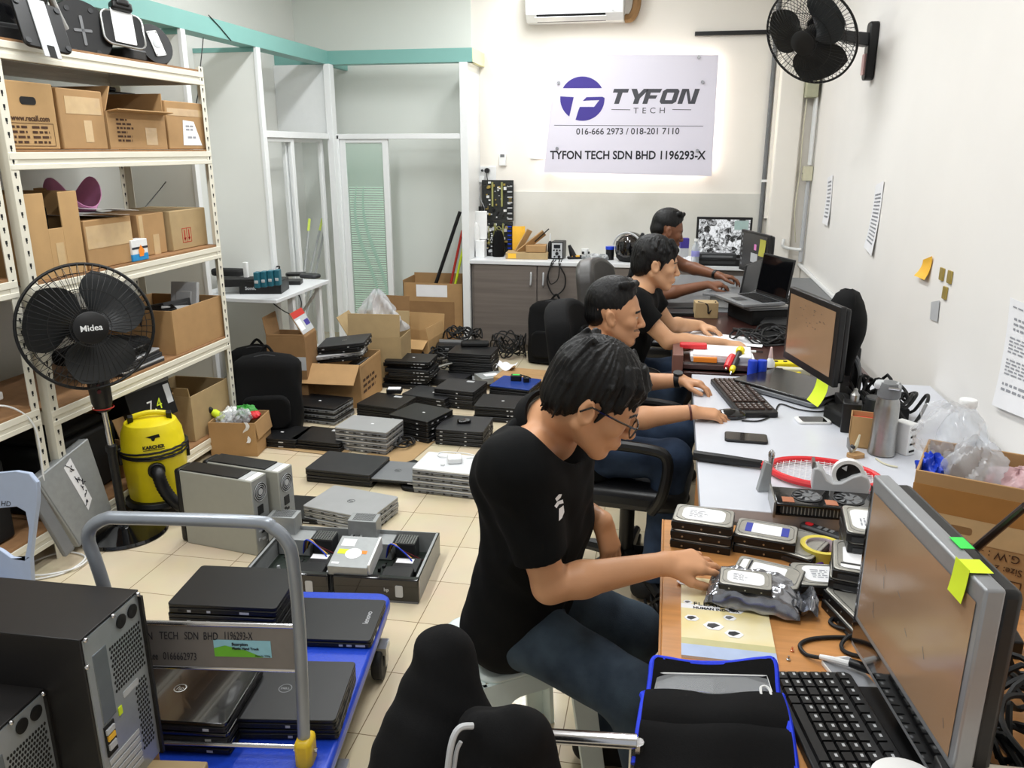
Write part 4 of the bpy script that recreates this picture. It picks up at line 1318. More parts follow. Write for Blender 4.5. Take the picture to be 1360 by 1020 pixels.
def lap_stack(q,n,t_,lid,where,group,base='black_plastic',logo=None,w=None,d=None,col='black',seed=0,jit=0.006,zbase=0.0,rest=None,jr=2.0,ports=True):
 """a stack of n closed laptops; q = photo corners of the top lid (far-left, far-right, near-right, near-left)"""
 zt=zbase+n*(t_+0.001)
 c,a,w_,d_=fitq(q,zt)
 if d_>w_:
  pass
 w_=w or min(0.40,max(0.29,w_))
 d_=d or min(0.275,max(0.21,d_))
 rr=random.Random(seed)
 top=lap_mesh(w_,d_,t_,lid,base,logo,ports)
 proto2=None
 if n>1:
  proto2=lap_mesh(w_,d_,t_,rest or lid,base,None,ports)
 out=[]
 for k in range(n):
  o=top if k==0 else(proto2 if k==1 else dup(proto2))
  z=zt-(k+1)*(t_+0.001)
  jx,jy,ja=(0,0,0)if k==0 else(rr.uniform(-jit,jit),rr.uniform(-jit,jit),R(rr.uniform(-jr,jr)))
  o.location=(c.x+jx,c.y+jy,z+0.0005)
  o.rotation_euler=(0,0,a+ja)
  cc=col if k==0 or not rest else{'lap_silver':'silver','lap_dark':'dark','lap_black':'black','lap_grey':'grey'}.get(rest,col)
  o['label']=('%s laptop on top of %s'%(cc,where))if k==0 and n>1 else(('%s laptop %s of %s'%(cc,ORD[k],where))if n>1 else '%s laptop %s'%(cc,where))
  if n>1:
   o['group']=group
  out.append(o)
 return c,a,w_,d_,zt
G='laptops stacked on the floor'
z5=lambda X0,Y0,S:(lambda*p:[(X0+x/S,Y0+y/S)for x,y in p])
A_=z5(480,420,5.23)
B_=z5(340,380,5.23)
C_=z5(340,520,4.25)
s1=lap_stack(B_((800,712),(1105,748),(985,872),(740,842)),3,0.036,'lap_black','the stack under a small drive',G,logo='tag',seed=1)
s2=lap_stack(B_((1050,792),(1340,842),(1215,958),(985,908)),4,0.034,'lap_black','the thick stack behind the cardboard',G,logo='dot',seed=2)
s3=lap_stack(A_((625,678),(902,690),(800,815),(545,790)),4,0.024,'lap_dark','the neat stack carrying a mouse',G,seed=3,jit=0.003,jr=0.6)
s4=lap_stack(A_((605,420),(850,440),(770,535),(545,510)),4,0.032,'lap_dark','the stack with two white stickers',G,logo='tag',seed=4)
s5=lap_stack(A_((440,465),(590,485),(530,592),(380,570)),3,0.026,'lap_dark','the low stack beside the two-sticker one',G,logo='dot',seed=5,w=0.33,d=0.24)
s6=lap_stack(A_((870,527),(1110,547),(1060,645),(812,635)),3,0.033,'lap_black','the stack before the blue laptop',G,logo='dot',seed=6)
s7=lap_stack(A_((990,402),(1210,425),(1165,517),(930,492)),4,0.030,'lap_blue','the stack topped by a small adapter',G,col='blue',rest='lap_black',seed=7)
s8=lap_stack(A_((250,242),(460,257),(445,322),(230,320)),7,0.028,'lap_black','the ragged stack beside the carton',G,logo='dot',seed=8,jit=0.028,jr=7,w=0.34,d=0.245)
s9=lap_stack(A_((715,195),(890,210),(850,268),(650,264)),6,0.034,'lap_black','the tall stack before the cabinet',G,seed=9,jit=0.012,w=0.34,d=0.25)
s10=lap_stack(A_((590,160),(790,170),(760,195),(548,205)),4,0.035,'lap_black','the far stack under cables',G,seed=10,w=0.35,d=0.25)
s11=lap_stack(A_((520,366),(745,387),(640,440),(430,425)),2,0.028,'lap_dark','the flat pair behind the two-sticker stack',G,seed=11,w=0.36,d=0.25)
s13=lap_stack(B_((250,728),(685,772),(570,857),(205,822)),3,0.036,'lap_black','the silver-edged stack below the flap',G,base='lap_grey',logo='dot',seed=13,w=0.39,d=0.26)
s14=lap_stack(C_((90,160),(280,180),(180,290),(-35,287)),2,0.028,'lap_black','the flat pair nearest the black backpack',G,logo='dot',seed=14,w=0.32,d=0.24)
s14b=lap_stack(C_((355,180),(510,200),(440,305),(240,290)),2,0.028,'lap_black','the flat pair beside the silver stack',G,logo='tag',seed=15,w=0.31,d=0.24)
s15=lap_stack(C_((585,120),(775,135),(700,247),(498,222)),4,0.034,'lap_silver','the silver stack amid the floor',G,base='lap_grey',logo='dot',col='silver',seed=16,jit=0.004,w=0.33,d=0.24)
s16=lap_stack(C_((480,330),(700,352),(565,476),(330,452)),2,0.036,'lap_dark','the wide flat pair before the silver stack',G,col='dark grey',seed=17,w=0.37,d=0.27,ports=False)
s17=lap_stack(C_((690,393),(955,415),(945,500),(620,476)),1,0.022,'lap_grey','lying on small adapters in front of the white laptop stack',G,col='grey',logo='disc',zbase=0.03,w=0.37,d=0.25)
s18=lap_stack(z5(280,430,3.58)((1075,600),(1255,615),(1215,727),(1010,702)),4,0.033,'lap_white','the stack with the white charger',G,base='lap_grey',col='white',rest='lap_silver',seed=18,jit=0.003,jr=0.5,w=0.33,d=0.24)
s19=lap_stack([(459,639.5),(520,650.6),(475.5,694),(408.5,681)],3,0.027,'lap_silver','the silver stack beside the grey towers',G,base='lap_silver',logo='disc',col='silver',seed=19,jit=0.004,jr=1,w=0.365,d=0.26)
s20=lap_stack([(389,650.7),(438,653.5),(405.7,697),(385.6,695)],1,0.026,'lap_black','lying half under the silver stack by the grey towers',G,w=0.34,d=0.25)
# laptops in the big carton
c=Vector((BOXC.x+0.0,BOXC.y,0))
for k,(dz,m_,cc,aa,l)in enumerate(((0.285,'lap_black','black',4,'black laptop lowest of those heaped above the carton rim'),(0.317,'lap_white','white',12,'white laptop in the heap above the carton rim'),(0.349,'lap_black','black',-2,'black laptop under the topmost of the carton heap'),(0.381,'lap_dark','dark',7,'dark grey laptop on top of the carton heap'))):
 o=lap_mesh(0.33,0.24,0.03,m_,'lap_silver' if cc=='white' else 'black_plastic','hp' if k==3 else None)
 o.location=(c.x-0.01+0.012*k,c.y+0.02,dz)
 o.rotation_euler=(R(3),R(-7),R(aa))
 o['label']=l
 o['group']='laptops in the large carton'
for k in range(4):
 o=lap_mesh(0.25,0.33,0.028,['lap_black','lap_grey','lap_dark','lap_black'][k],'black_plastic',None,False)
 o.location=(c.x+0.185-0.034*k,c.y-0.02,0.14)
 o.rotation_euler=(0,R(-82),0)
 o['label']=['black laptop on edge against the carton side','grey laptop on edge second from the carton side','dark laptop on edge third from the carton side','black laptop on edge deepest in the carton'][k]
 o['group']='laptops in the large carton'
 # things lying on and among the laptop stacks
c=P(*A_((230,530))[0],s1[4])
gadget('disk_drive','small drive with a white label on a black laptop stack','drive',(c.x,c.y,s1[4]),(0.10,0.07,0.03),'black_plastic',R(10),0.005,[(0,0,0.085,0.055,'white_paper')])
c=P(*A_((300,570))[0],s1[4])
c=P(*A_((713,738))[0],s3[4])
gadget('computer_mouse','black mouse on the neat dark laptop stack','mouse',(c.x,c.y,s3[4]),(0.085,0.05,0.02),'black_gloss',R(20),0.02,bev=0.008)
c=P(*A_((1075,445))[0],s7[4])
gadget('power_adapter','black adapter with a green label on the blue laptop','adapter',(c.x,c.y,s7[4]),(0.075,0.05,0.04),'black_plastic',R(5),0.008,[(0,0,0.05,0.025,'neon_green')])
c=P(*A_((1145,455))[0],s7[4])
gadget('power_adapter','small black plug adapter at the edge of the blue laptop','adapter',(c.x,c.y,s7[4]),(0.04,0.05,0.035),'black_plastic',R(15),0.008)
cable('adapter_cable',[(c.x-0.1,c.y+0.03,s7[4]+0.006),(c.x-0.05,c.y+0.09,s7[4]+0.02),(c.x+0.02,c.y+0.06,s7[4]+0.01),(c.x,c.y+0.0,s7[4]+0.04)],0.004,'thin black cable curled on the blue laptop')
c=P(*A_((790,205))[0],s9[4])
gadget('external_drive','long black device on the tall stack by the cabinet','device',(c.x,c.y,s9[4]),(0.22,0.09,0.035),'black_matte',R(12),0.02,bev=0.01)
rr=random.Random(5)
def tangle(name,label,c,rx,ry,h,n,r,m='rubber',seed=1,parts='cable_loop'):
 t=thing(name,label,'cable',c)
 q=random.Random(seed)
 for k in range(n):
  pts=[]
  cx,cy,a0=q.uniform(-rx,rx)*0.4,q.uniform(-ry,ry)*0.4,q.uniform(0,6)
  sx,sy=q.uniform(0.4,0.75)*rx,q.uniform(0.4,0.75)*ry
  for i in range(9):
   a=a0+i*2*math.pi/9
   pts.append((cx+sx*math.cos(a),cy+sy*math.sin(a),max(r,h*q.uniform(0.05,1.0))))
  MB().tube(smooth_path(pts,4,True),r,6,closed=True).build(parts,m,t)
 return t
c=P(*A_((680,160))[0],s10[4])
tangle('cable_heap','heap of black cables on the far laptop stack',(c.x,c.y,s10[4]),0.19,0.12,0.10,8,0.006,seed=2)
MB().box(-0.1,0.1,-0.006,0.006,0,0.02).build('sticker_strip','lap_silver',s10 and bpy.data.objects['cable_heap'],loc=(-0.04,-0.11,0.0),rz=R(6))
c=P(556,481,0)
tangle('cable_heap','heap of black and silver cables between the far stacks',(P(594,482,0.0).x,P(594,486,0.0).y,0),0.22,0.16,0.14,9,0.006,seed=3)
tangle('cable_heap','heap of dark cables by the backpack at the cabinet',(P(678,474,0.0).x,P(678,474,0.0).y,0),0.20,0.14,0.20,9,0.006,seed=4)
for k,(x,y,l)in enumerate(((587,486,'silver bracket tilted on the far cable heap'),(601,477,'silver strip at the back of the far cable heap'),(579,477,'silver plate at the side of the far cable heap'))):
 p=P(x,y,0.12)
 o=MB().box(-0.08,0.08,-0.015,0.015,-0.006,0.006).box(-0.05,0.02,-0.0155,0.0155,-0.0065,0.0065).build('metal_bracket','steel',loc=p,rz=R(25-20*k),bevel=0.002)
 o.rotation_euler[1]=R(-14)
 tag(o,l,'bracket','brackets on the far cable heap')
 # grey drive cages right of the two-sticker stack
for k,(x,y,l)in enumerate(((645,503,'grey drive tray lying behind the two-sticker stack'),(652,509,'grey drive tray nearest the blue laptop'))):
 p=P(x,y,0.03)
 t=thing('drive_tray',l,'drive tray',(p.x,p.y,0.0+0.05*k),R(15+20*k),'drive trays on the floor')
 MB().box(-0.10,0.10,-0.08,0.08,0,0.045).build('shell','steel_dull',t,bevel=0.003)
 MB().box(-0.05,0.05,-0.03,0.03,0.045,0.047).build('label_sheet','white_paper',t)
 # low flat carton behind the blue laptop
c,a,w_,d_=fitq([(660,490),(733,494),(712,508),(655,500)],0.10)
carton('carton','low flat carton with a crumpled top behind the blue laptop',0.44,0.30,0.10,(P(700,500,0.1).x,P(700,497,0.1).y,0),R(-8),'card')
b=MB()
b.sheet(lambda u,v:(0.07*(u-0.5)*2+0.01*math.sin(8*v),0.05*(v-0.5)*2,0.03+0.028*math.sin(5*u+2)*math.cos(6*v)),10,10,0.001)
p=P(672,487,0.12)
tag(b.build('crumpled_paper','white_paper',loc=(p.x,p.y,0.10),smooth=20),'crumpled white paper on the low carton','paper')
# white charger on the white stack and its cable
c=P(604,613,s18[4])
gadget('laptop_charger','white square charger on the white laptop','charger',(c.x,c.y,s18[4]),(0.075,0.075,0.03),'white_plastic',R(18),0.012,bev=0.006)
cable('charger_cable',[(c.x-0.02,c.y+0.03,s18[4]+0.01),(c.x-0.10,c.y+0.05,s18[4]+0.004),(c.x-0.10,c.y+0.11,s18[4]+0.004),(c.x+0.02,c.y+0.115,s18[4]+0.004),(c.x+0.10,c.y+0.08,s18[4]+0.004),(c.x+0.05,c.y+0.05,s18[4]+0.004)],0.003,'white charger cable looped on the white laptop',m='white_plastic')
c=P(588,618,s18[4])
tag(MB().rrect(0.02,0.02,0.005,0,0.01).build('charger_plug','white_plastic',loc=(c.x,c.y,s18[4]),bevel=0.002),'tiny white charger plug lying on the white laptop','plug')
# little black adapters under and beside the grey laptop
for k,(x,y,l)in enumerate(((500,635,'black adapter under the near-left corner of the grey laptop'),(517,638,'black adapter under the front edge of the grey laptop'),(532,640,'black adapter at the far end of the grey laptop front'),(553,622,'black adapter under the far corner of the grey laptop'))):
 p=P(x,y,0)
 gadget('power_adapter',l,'adapter',(p.x,p.y,0),(0.12,0.07,0.028),'black_plastic',R(12-15*k),0.01)
p=P(549,649,0)
gadget('power_adapter','rounded black adapter lying alone before the white stack','adapter',(p.x,p.y,0),(0.12,0.09,0.022),'black_matte',R(-10),0.035,bev=0.006)
p=P(527,593,0)
tangle('cable_heap','small heap of cables on the cardboard sheet',(p.x,p.y,0.005),0.13,0.08,0.05,5,0.005,seed=6)
p=P(389,502,0)
# ================================================================ grey computer towers on the floor
def grey_tower(label,loc,rz):
 t=thing('desktop_tower',label,'computer',loc,rz)
 W_,D_,H_=0.37,0.105,0.345
 MB().box(0,W_,0,D_,0,H_).build('case',mat('pc_grey',(160,160,150),0.5,var=0.02),t,bevel=0.004)
 MB().box(0.0,W_-0.07,0.006,D_-0.006,H_,H_+0.006).build('top_cover','black_plastic',t,bevel=0.002)
 MB().box(-0.035,0.001,0.003,D_-0.003,0.002,H_+0.002).build('front_bezel','black_plastic',t,bevel=0.012)
 b=MB()
 b.box(W_-0.068,W_-0.04,0.008,D_-0.008,H_,H_+0.001,0).box(W_-0.036,W_-0.006,0.008,D_-0.008,H_,H_+0.001,1)
 b.build('top_label',['light_grey','white_paper'],t)
 rp=thing_part(t,W_,D_,H_)
 return t
def thing_part(t,W_,D_,H_):
 b=MB()
 x=W_+0.001
 MB().box(W_,W_+0.001,0.004,D_-0.004,0.004,H_-0.004).build('rear_panel','steel_dull',t)
 g=MB()
 g.lathe([(0.001,0),(0.042,0),(0.042,0.001),(0.001,0.001)],24,0,T=T3((x,D_/2,H_-0.065),(0,R(90),0)))
 for r_ in(0.013,0.022,0.031,0.04):
  g.tube([(x+0.003,D_/2+r_*math.cos(R(q*15)),H_-0.065+r_*math.sin(R(q*15)))for q in range(24)],0.0016,4,1,closed=True)
 g.lathe([(0.001,0),(0.012,0),(0.012,0.004),(0.001,0.004)],16,1,T=T3((x,D_/2,H_-0.065),(0,R(90),0)))
 g.build('fan_grille',['dark_grey','light_grey'],t)
 MB().box(x,x+0.003,D_/2-0.025,D_/2+0.01,H_-0.165,H_-0.125).build('power_socket','black_plastic',t)
 io=MB()
 q=random.Random(8)
 for i in range(14):
  yy,zz=q.uniform(0.012,D_-0.035),q.uniform(0.03,H_-0.18)
  io.box(x,x+0.002,yy,yy+q.uniform(0.012,0.022),zz,zz+q.uniform(0.006,0.014),q.choice([0,0,1]))
 io.build('port_trim',['dark_grey','light_grey'],t)
p=P(250,718,0)
T_A=grey_tower('grey computer tower nearest the trolley',(p.x+0.01,p.y-0.02,0),R(-8.5))
T_B=grey_tower('grey computer tower standing behind its twin',(p.x+0.075,p.y+0.094,0),R(-8.5))
# ================================================================ opened desktop computers
mat('pcb_black',(34,42,36),0.5,var=0.4,scale=90)
def open_desktop(label,loc,rz,drive):
 t=thing('opened_desktop_computer',label,'computer',loc,rz)
 W_,D_,H_=0.335,0.375,0.10
 b=MB()
 b.box(0,W_,0,D_,0,0.004).box(0,0.004,0,D_,0,H_).box(W_-0.004,W_,0,D_,0,H_).box(0,W_,D_-0.004,D_,0,H_)
 b.box(0,0.014,0.0,D_,H_-0.003,H_).box(W_-0.014,W_,0.0,D_,H_-0.003,H_)
 b.build('chassis','steel_dull',t)
 f=MB()
 f.box(-0.002,W_+0.002,-0.03,0.0,0,H_+0.002)
 f.build('front_bezel','black_gloss',t,bevel=0.006)
 MB().box(0.002,W_-0.002,-0.031,0.0,-0.0,0.008).build('bezel_trim','mid_grey',t)
 lb=MB()
 lb.rrect(0.03,0.05,0.006,0,0.001,T=T3((W_-0.075,-0.031,0.05),(R(90),0,0)))
 lb.build('sticker','light_grey',t)
 lb=MB()
 text_mb(lb,'hp',0.02,T3((W_-0.135,-0.0312,0.048),(R(90),0,0)),bold=0.0006)
 lb.build('logo','light_grey',t)
 MB().box(0.008,W_-0.008,0.01,D_-0.008,0.004,0.008).build('motherboard','pcb_black',t)
 ps=MB().box(0.01,0.15,D_-0.10,D_-0.006,0.01,0.085).build('power_supply','steel_dull',t,bevel=0.003)
 gm=MB()
 for i in range(8):
  gm.box(0.165+i*0.011,0.169+i*0.011,D_-0.10,D_-0.02,0.09,0.093)
  gm.box(0.165,0.25,D_-0.10+i*0.011,D_-0.097+i*0.011,0.09,0.093)
 gm.build('fan_guard','steel',t)
 MB().box(0.165,0.25,D_-0.10,D_-0.02,0.01,0.089).build('case_fan','dark_grey',t,bevel=0.004)
 sh=MB()
 sh.box(0.19,0.30,0.09,0.20,0.008,0.07).rrect(0.12,0.10,0.02,0.01,0.078,cx=0.23,cy=0.06)
 sh.build('fan_shroud','black_plastic',t,bevel=0.004)
 MB().box(0.20,0.27,0.15,0.185,0.07,0.072).build('shroud_label','white_paper',t)
 for k in range(4):
  MB().box(0.304+0.006*k,0.3065+0.006*k,0.06,0.20,0.008,0.04).build('memory_module',['pcb','light_grey'][k%2],t)
 q=random.Random(4)
 cp=MB()
 for i in range(34):
  x_,y_=q.uniform(0.02,W_-0.03),q.uniform(0.02,D_-0.12)
  s_=q.uniform(0.004,0.012)
  cp.box(x_,x_+s_,y_,y_+s_*q.uniform(0.6,1.8),0.008,0.012+q.random()*0.016,q.randrange(3))
 cp.build('component_pattern',['dark_grey','light_grey','black_plastic'],t)
 for k,m_ in enumerate(('dark_red','black_plastic','orange_yellow','mid_grey','dark_red','blue')):
  y_=D_-0.12-0.012*k
  MB().tube(smooth_path([(0.14,y_+0.03,0.05),(0.17,y_,0.10+0.006*k),(0.20+0.01*k,y_-0.02,0.085),(0.29,y_-0.01*k,0.03)],5),0.003,5).build('wire',m_,t)
 if drive:
  dv=MB().box(-0.01,0.148,-0.008,0.185,0,0.042,T=T3((-0.012,-0.01,0.098),(R(10),0,0))).build('optical_drive','steel_dull',t,bevel=0.002)
  Td=T3((-0.012,-0.01,0.098),(R(10),0,0))
  lb=MB()
  lb.box(0.005,0.06,0.12,0.165,0.0421,0.0428,0,Td).box(0.005,0.05,0.07,0.10,0.0421,0.0428,1,Td).box(0.0,0.03,0.008,0.02,0.0421,0.0428,0,Td)
  lb.box(0.10,0.122,0.075,0.095,0.0421,0.0428,2,Td)
  lb.lathe([(0.001,0.0425),(0.033,0.0425),(0.033,0.043),(0.001,0.043)],20,0,Td@T3((0.07,0.075,0)))
  lb.build('drive_label',['white_paper','neon_yellow','orange'],dv)
  MB().box(0.148,0.156,0.0,0.18,-0.01,0.05,T=Td).build('drive_rail','white_plastic',dv)
 up=MB().box(-0.05,0.075,D_-0.06,D_+0.02,0.02,0.165).build('raised_cage','steel_dull',t,bevel=0.003)
 gr=MB()
 for i in range(15):
  for j in range(7):
   x_,y_=-0.03+0.006*i,D_-0.055+0.01*j
   gr.add([(x_,y_,0.1656),(x_+0.004,y_,0.1656),(x_+0.004,y_+0.007,0.1656),(x_,y_+0.007,0.1656)],[(0,1,2,3)])
 gr.build('vent_holes','dark_grey',up)
 return t
p=P(556,808,0)
open_desktop('opened black-fronted desktop computer with a raised optical drive beside the trolley',(p.x-0.345,p.y+0.035,0),R(4),True)
open_desktop('opened desktop computer mostly hidden behind the trolley handle',(p.x-0.70,p.y+0.005,0),R(4),False)
# ================================================================ hand trolley with a blue deck
DZ=0.20
dA,dN=P(521,787,DZ),P(438,1018,DZ)
ax=(dA-dN).normalized()
yawT=math.atan2(ax.y,ax.x)-math.pi/2
DL,DW=0.88,0.52
tr=thing('hand_trolley','blue-decked platform trolley with a grey tube handle','trolley',(dA.x,dA.y,0),yawT)
# local frame: origin at the far right corner, y towards the far end, deck spans x -DW..0, y -DL..0
MB().rrect(DW,DL,0.05,DZ-0.045,DZ,cx=-DW/2,cy=-DL/2,n=6).build('deck',mat('deck_blue',(28,66,190),0.35,var=0.06,scale=60,bump=0.25,bscale=120),tr,bevel=0.012,seg=3)
MB().rrect(DW-0.02,DL-0.02,0.05,DZ-0.075,DZ-0.04,cx=-DW/2,cy=-DL/2,n=6).build('deck_rim','mid_grey',tr,bevel=0.006)
for x in(-0.012,-DW+0.012):
 for y in(-0.19,-DL+0.14):
  w_=MB().cyl((x-0.018,y,0.062),(x+0.018,y,0.062),0.062,24).build('wheel','rubber',tr,bevel=0.008)
  MB().cyl((x-0.02,y,0.062),(x+0.02,y,0.062),0.02,16).build('hub','mid_grey',w_)
  MB().box(x-0.03,x+0.03,y-0.03,y+0.03,0.10,DZ-0.075).box(x-0.026,x-0.022,y-0.02,y+0.02,0.05,0.11).box(x+0.022,x+0.026,y-0.02,y+0.02,0.05,0.11).build('caster_fork','steel',tr)
invT=Matrix.Rotation(-yawT,4,'Z')@Matrix.Translation(-Vector((dA.x,dA.y,0)))
bR=invT@P(404,1000,DZ+0.02)
hy=bR.y
xr=bR.x
def hq(x,y):
 d=invT.to_3x3()@ray(x,y)
 c_=invT@CC
 return c_+d*((hy-c_.y)/d.y)
pr_=[hq(404,985),hq(398,840),hq(389,745),hq(380,718),hq(362,701),hq(335,693)]
pl_=[hq(170,688),hq(140,689),hq(120,702),hq(118,720),hq(127,745),hq(141,790)]
pts=pr_+pl_
for v in pts:
 v.y=hy
zl=pts[-1].z
low=Vector((pts[-1].x+0.035,hy,DZ+0.03))
MB().tube(smooth_path(pts+[pts[-1].lerp(low,0.5),low],5),0.0155,14).build('handle','tube_grey',tr)
for xx in(pr_[0].x+0.002,low.x):
 k_=MB().box(xx-0.022,xx+0.022,hy-0.03,hy+0.03,DZ-0.03,DZ+0.07).build('bracket',mat('bracket_yellow',(222,186,40),0.4),tr,bevel=0.012)
 MB().cyl((xx-0.03,hy,DZ+0.03),(xx+0.03,hy,DZ+0.03),0.006,8).build('bolt','chrome',k_)
q1,q2,q3,q4_=hq(190,829),hq(391,829+3),hq(394,890),hq(200,884)
x_a,x_b=low.x+0.012,pr_[1].x-0.012
zt_,zb_=hq(391,832).z,hq(394,890).z
pn=MB().box(x_a,x_b,hy-0.004,hy+0.004,zb_,zt_).build('sign_plate',mat('plate_grey',(128,124,122),0.42,0.3,var=0.03),tr)
MB().cyl((x_a,hy,zt_),(x_b,hy,zt_),0.006,10).build('plate_rail','chrome',tr)
MB().cyl((x_a,hy,zb_),(x_b,hy,zb_),0.006,10).build('plate_rail','chrome',tr)
zr=hq(395,992).z
MB().cyl((x_a,hy,zr),(x_b+0.012,hy,zr),0.006,10).build('lower_rail','chrome',tr)
hw=MB()
for w_,x,y,sx_ in(('TYFON',172,847,0.62),('TECH',213,847,0.62),('SDN',246,847.5,0.6),('BHD',271,848,0.6),('1196293-X',298,847.5,0.52),('Lee',200,874,0.5),('0166662973',218,874,0.56)):
 c_=hq(x,y)
 text_mb(hw,w_,0.030,T3((c_.x,hy-0.0048,c_.z),(R(90),0,0)),sx=sx_,shear=0.12)
hw.build('handwriting','ink',pn)
sk=MB()
sa,sb=hq(284,848),hq(362,872)
Ts=T3((0,hy-0.0046,0),(0,0,0))
sk.box(sa.x,sb.x,-0.0004,0.0004,sb.z,sa.z,0,Ts)
m_=(sa.z+sb.z)/2
sk.add([(sa.x,-0.0008,sb.z),(sb.x-0.02,-0.0008,sb.z),(sa.x+0.55*(sb.x-sa.x),-0.0008,m_-0.004),(sa.x+0.2*(sb.x-sa.x),-0.0008,m_+0.008),(sa.x,-0.0008,m_)],[(0,1,2,3,4)],1,Ts)
sk.build('sticker',[mat('sticker_blue',(150,206,222),0.35),mat('sticker_green',(110,190,50),0.35)],pn)
st=MB()
text_mb(st,'Scorpion',0.011,T3((sa.x+0.045,hy-0.006,sa.z-0.014),(R(90),0,0)),bold=0.0004)
text_mb(st,'Plastic Hand Truck',0.0085,T3((sa.x+0.045,hy-0.006,sa.z-0.025),(R(90),0,0)),bold=0.0003)
text_mb(st,'Capacity 300kg',0.006,T3((sa.x+0.10,hy-0.006,sb.z+0.003),(R(90),0,0)))
st.build('sticker_text','ink',pn)
# laptops on the trolley
GT='laptops on the trolley'
lap_stack([(297,742),(384,746),(333,818),(239,814)],4,0.034,'lap_black','the far trolley stack',GT,logo='dot' and None,seed=31,zbase=DZ,w=0.345,d=0.24,jit=0.003,jr=0.8)
lap_stack([(396,785),(488,787),(475,861),(392,857)],1,0.03,'lap_black','flat near the trolley deck corner with pale lettering',GT,logo='len',zbase=DZ,w=0.32,d=0.235)
lap_stack([(338,869),(463,867),(416,971),(293,963)],2,0.032,'lap_black','the round-logo pair on the trolley',GT,logo='disc',seed=33,zbase=DZ,w=0.335,d=0.25,jit=0.006)
lap_stack([(200,880),(308,888),(268,948),(180,945)],3,0.032,'black_gloss','the glossy trolley stack',GT,logo='hp',seed=34,zbase=DZ,w=0.36,d=0.25,jit=0.004,jr=1)
p=P(245,1003,DZ+0.11)
carton('carton','taped brown carton at the near end of the trolley deck',0.20,0.16,0.10,(p.x-0.03,p.y-0.09,DZ),yawT,'card_grey',tape=[(-0.1,0.1,0.06,0.1)])
# ================================================================ big black computer towers in the near corner
def black_tower(label,loc,rz):
 """origin at the rear bottom, near corner; body runs to -x, rear panel faces +x, width along +y"""
 t=thing('desktop_tower',label,'computer',loc,rz)
 D_,W_,H_=0.44,0.19,0.43
 MB().box(-D_,-0.004,0,W_,0,H_).build('case',mat('tower_black',(26,24,24),0.4,var=0.08,scale=60),t,bevel=0.003)
 MB().box(-D_,-0.001,-0.004,W_+0.004,H_,H_+0.004).build('top_cover','tower_black',t,bevel=0.0015)
 MB().box(-0.005,0.0,0.004,W_-0.004,0.004,H_-0.004).build('rear_panel',mat('rear_steel',(172,178,182),0.4,0.55,var=0.04,scale=30),t)
 MB().box(-0.006,0.008,W_-0.004,W_+0.004,0,H_-0.01).build('edge_flange','tower_black',t)
 hx=MB()
 for i in range(13):
  for j in range(11):
   y_,z_=0.075+0.0085*i+(0.004 if j%2 else 0),H_-0.07-0.0105*j
   if y_>W_-0.012:
    continue
   hx.prism([(0.0033*math.cos(R(60*a)),0.0042*math.sin(R(60*a)))for a in range(6)],0,0.0006,T=T3((0.0001,y_,z_),(R(90),0,R(90))))
 hx.build('vent_holes','hole',t)
 h2=MB()
 for i in range(5):
  for j in range(17):
   y_,z_=W_-0.055+0.0085*i+(0.004 if j%2 else 0),H_-0.205-0.0105*j
   h2.prism([(0.0033*math.cos(R(60*a)),0.0042*math.sin(R(60*a)))for a in range(6)],0,0.0006,T=T3((0.0001,y_,z_),(R(90),0,R(90))))
 h2.build('slot_vent','hole',t)
 for k in range(2):
  MB().lathe([(0.001,0),(0.015,0),(0.016,0.003),(0.012,0.004),(0.001,0.002)],20,T=T3((0.0,W_-0.03-0.04*k,H_-0.03),(0,R(90),0))).build('hose_grommet','rubber',t)
 MB().box(-0.004,0.0015,0.02,0.065,H_-0.22,H_-0.05).build('supply_cover',mat('rear_dark',(120,128,134),0.4,0.5),t,bevel=0.002)
 io=MB()
 io.box(0,0.003,0.018,0.05,H_-0.30,H_-0.225,0).box(0.002,0.007,0.022,0.045,H_-0.285,H_-0.27,1).box(0.002,0.007,0.022,0.045,H_-0.262,H_-0.25,2).box(0.002,0.007,0.02,0.046,H_-0.245,H_-0.233,1)
 io.build('port_block',['hole','light_grey','orange_yellow'],t)
 sl_=MB()
 for k in range(5):
  sl_.box(0,0.002,0.02,0.125,0.03+0.019*k,0.044+0.019*k)
 sl_.build('slot_plates','light_grey',t,bevel=0.001)
 MB().rrect(0.055,0.016,0.004,0,0.001,T=T3((0.0,0.12,H_-0.20),(R(90),0,R(90)))).build('label_plate','light_grey',t)
 MB().box(0,0.002,0.07,0.082,H_-0.235,H_-0.215).build('yellow_sticker','neon_yellow',t)
 for(y_,z_)in((0.006,H_-0.002),(W_*0.5,H_-0.002),(W_-0.006,H_-0.002),(-0.002,H_-0.06)):
  MB().ball((0.004,y_,z_),(0.005,0.0055,0.0055),6).build('thumb_screw','chrome',t)
 return t
TZ_=0.73
ca,cb2=P(108,849,TZ_),P(184,783,TZ_)
vv=cb2-ca
rzt=math.atan2(vv.y,vv.x)-math.pi/2
BT=black_tower('large black computer tower with its steel rear panel in view',(ca.x,ca.y,TZ_-0.434),rzt)
s_=P(22,955,0.60)
BT2=black_tower('second black computer tower, only its rear corner in view',(s_.x-0.01,s_.y-0.10,0.60-0.434),rzt)
tag(MB().box(-0.40,0.0,-0.02,0.21,0,TZ_-0.434).build('storage_crate','card_dark',loc=(ca.x-0.02,ca.y,0),rz=rzt,bevel=0.004),'brown crate under the large black tower','crate')
tag(MB().box(-0.40,0.0,-0.02,0.17,0,0.60-0.434).build('storage_crate','card_dark',loc=(s_.x-0.03,s_.y-0.10,0),rz=rzt,bevel=0.004),'low brown crate under the second black tower','crate')
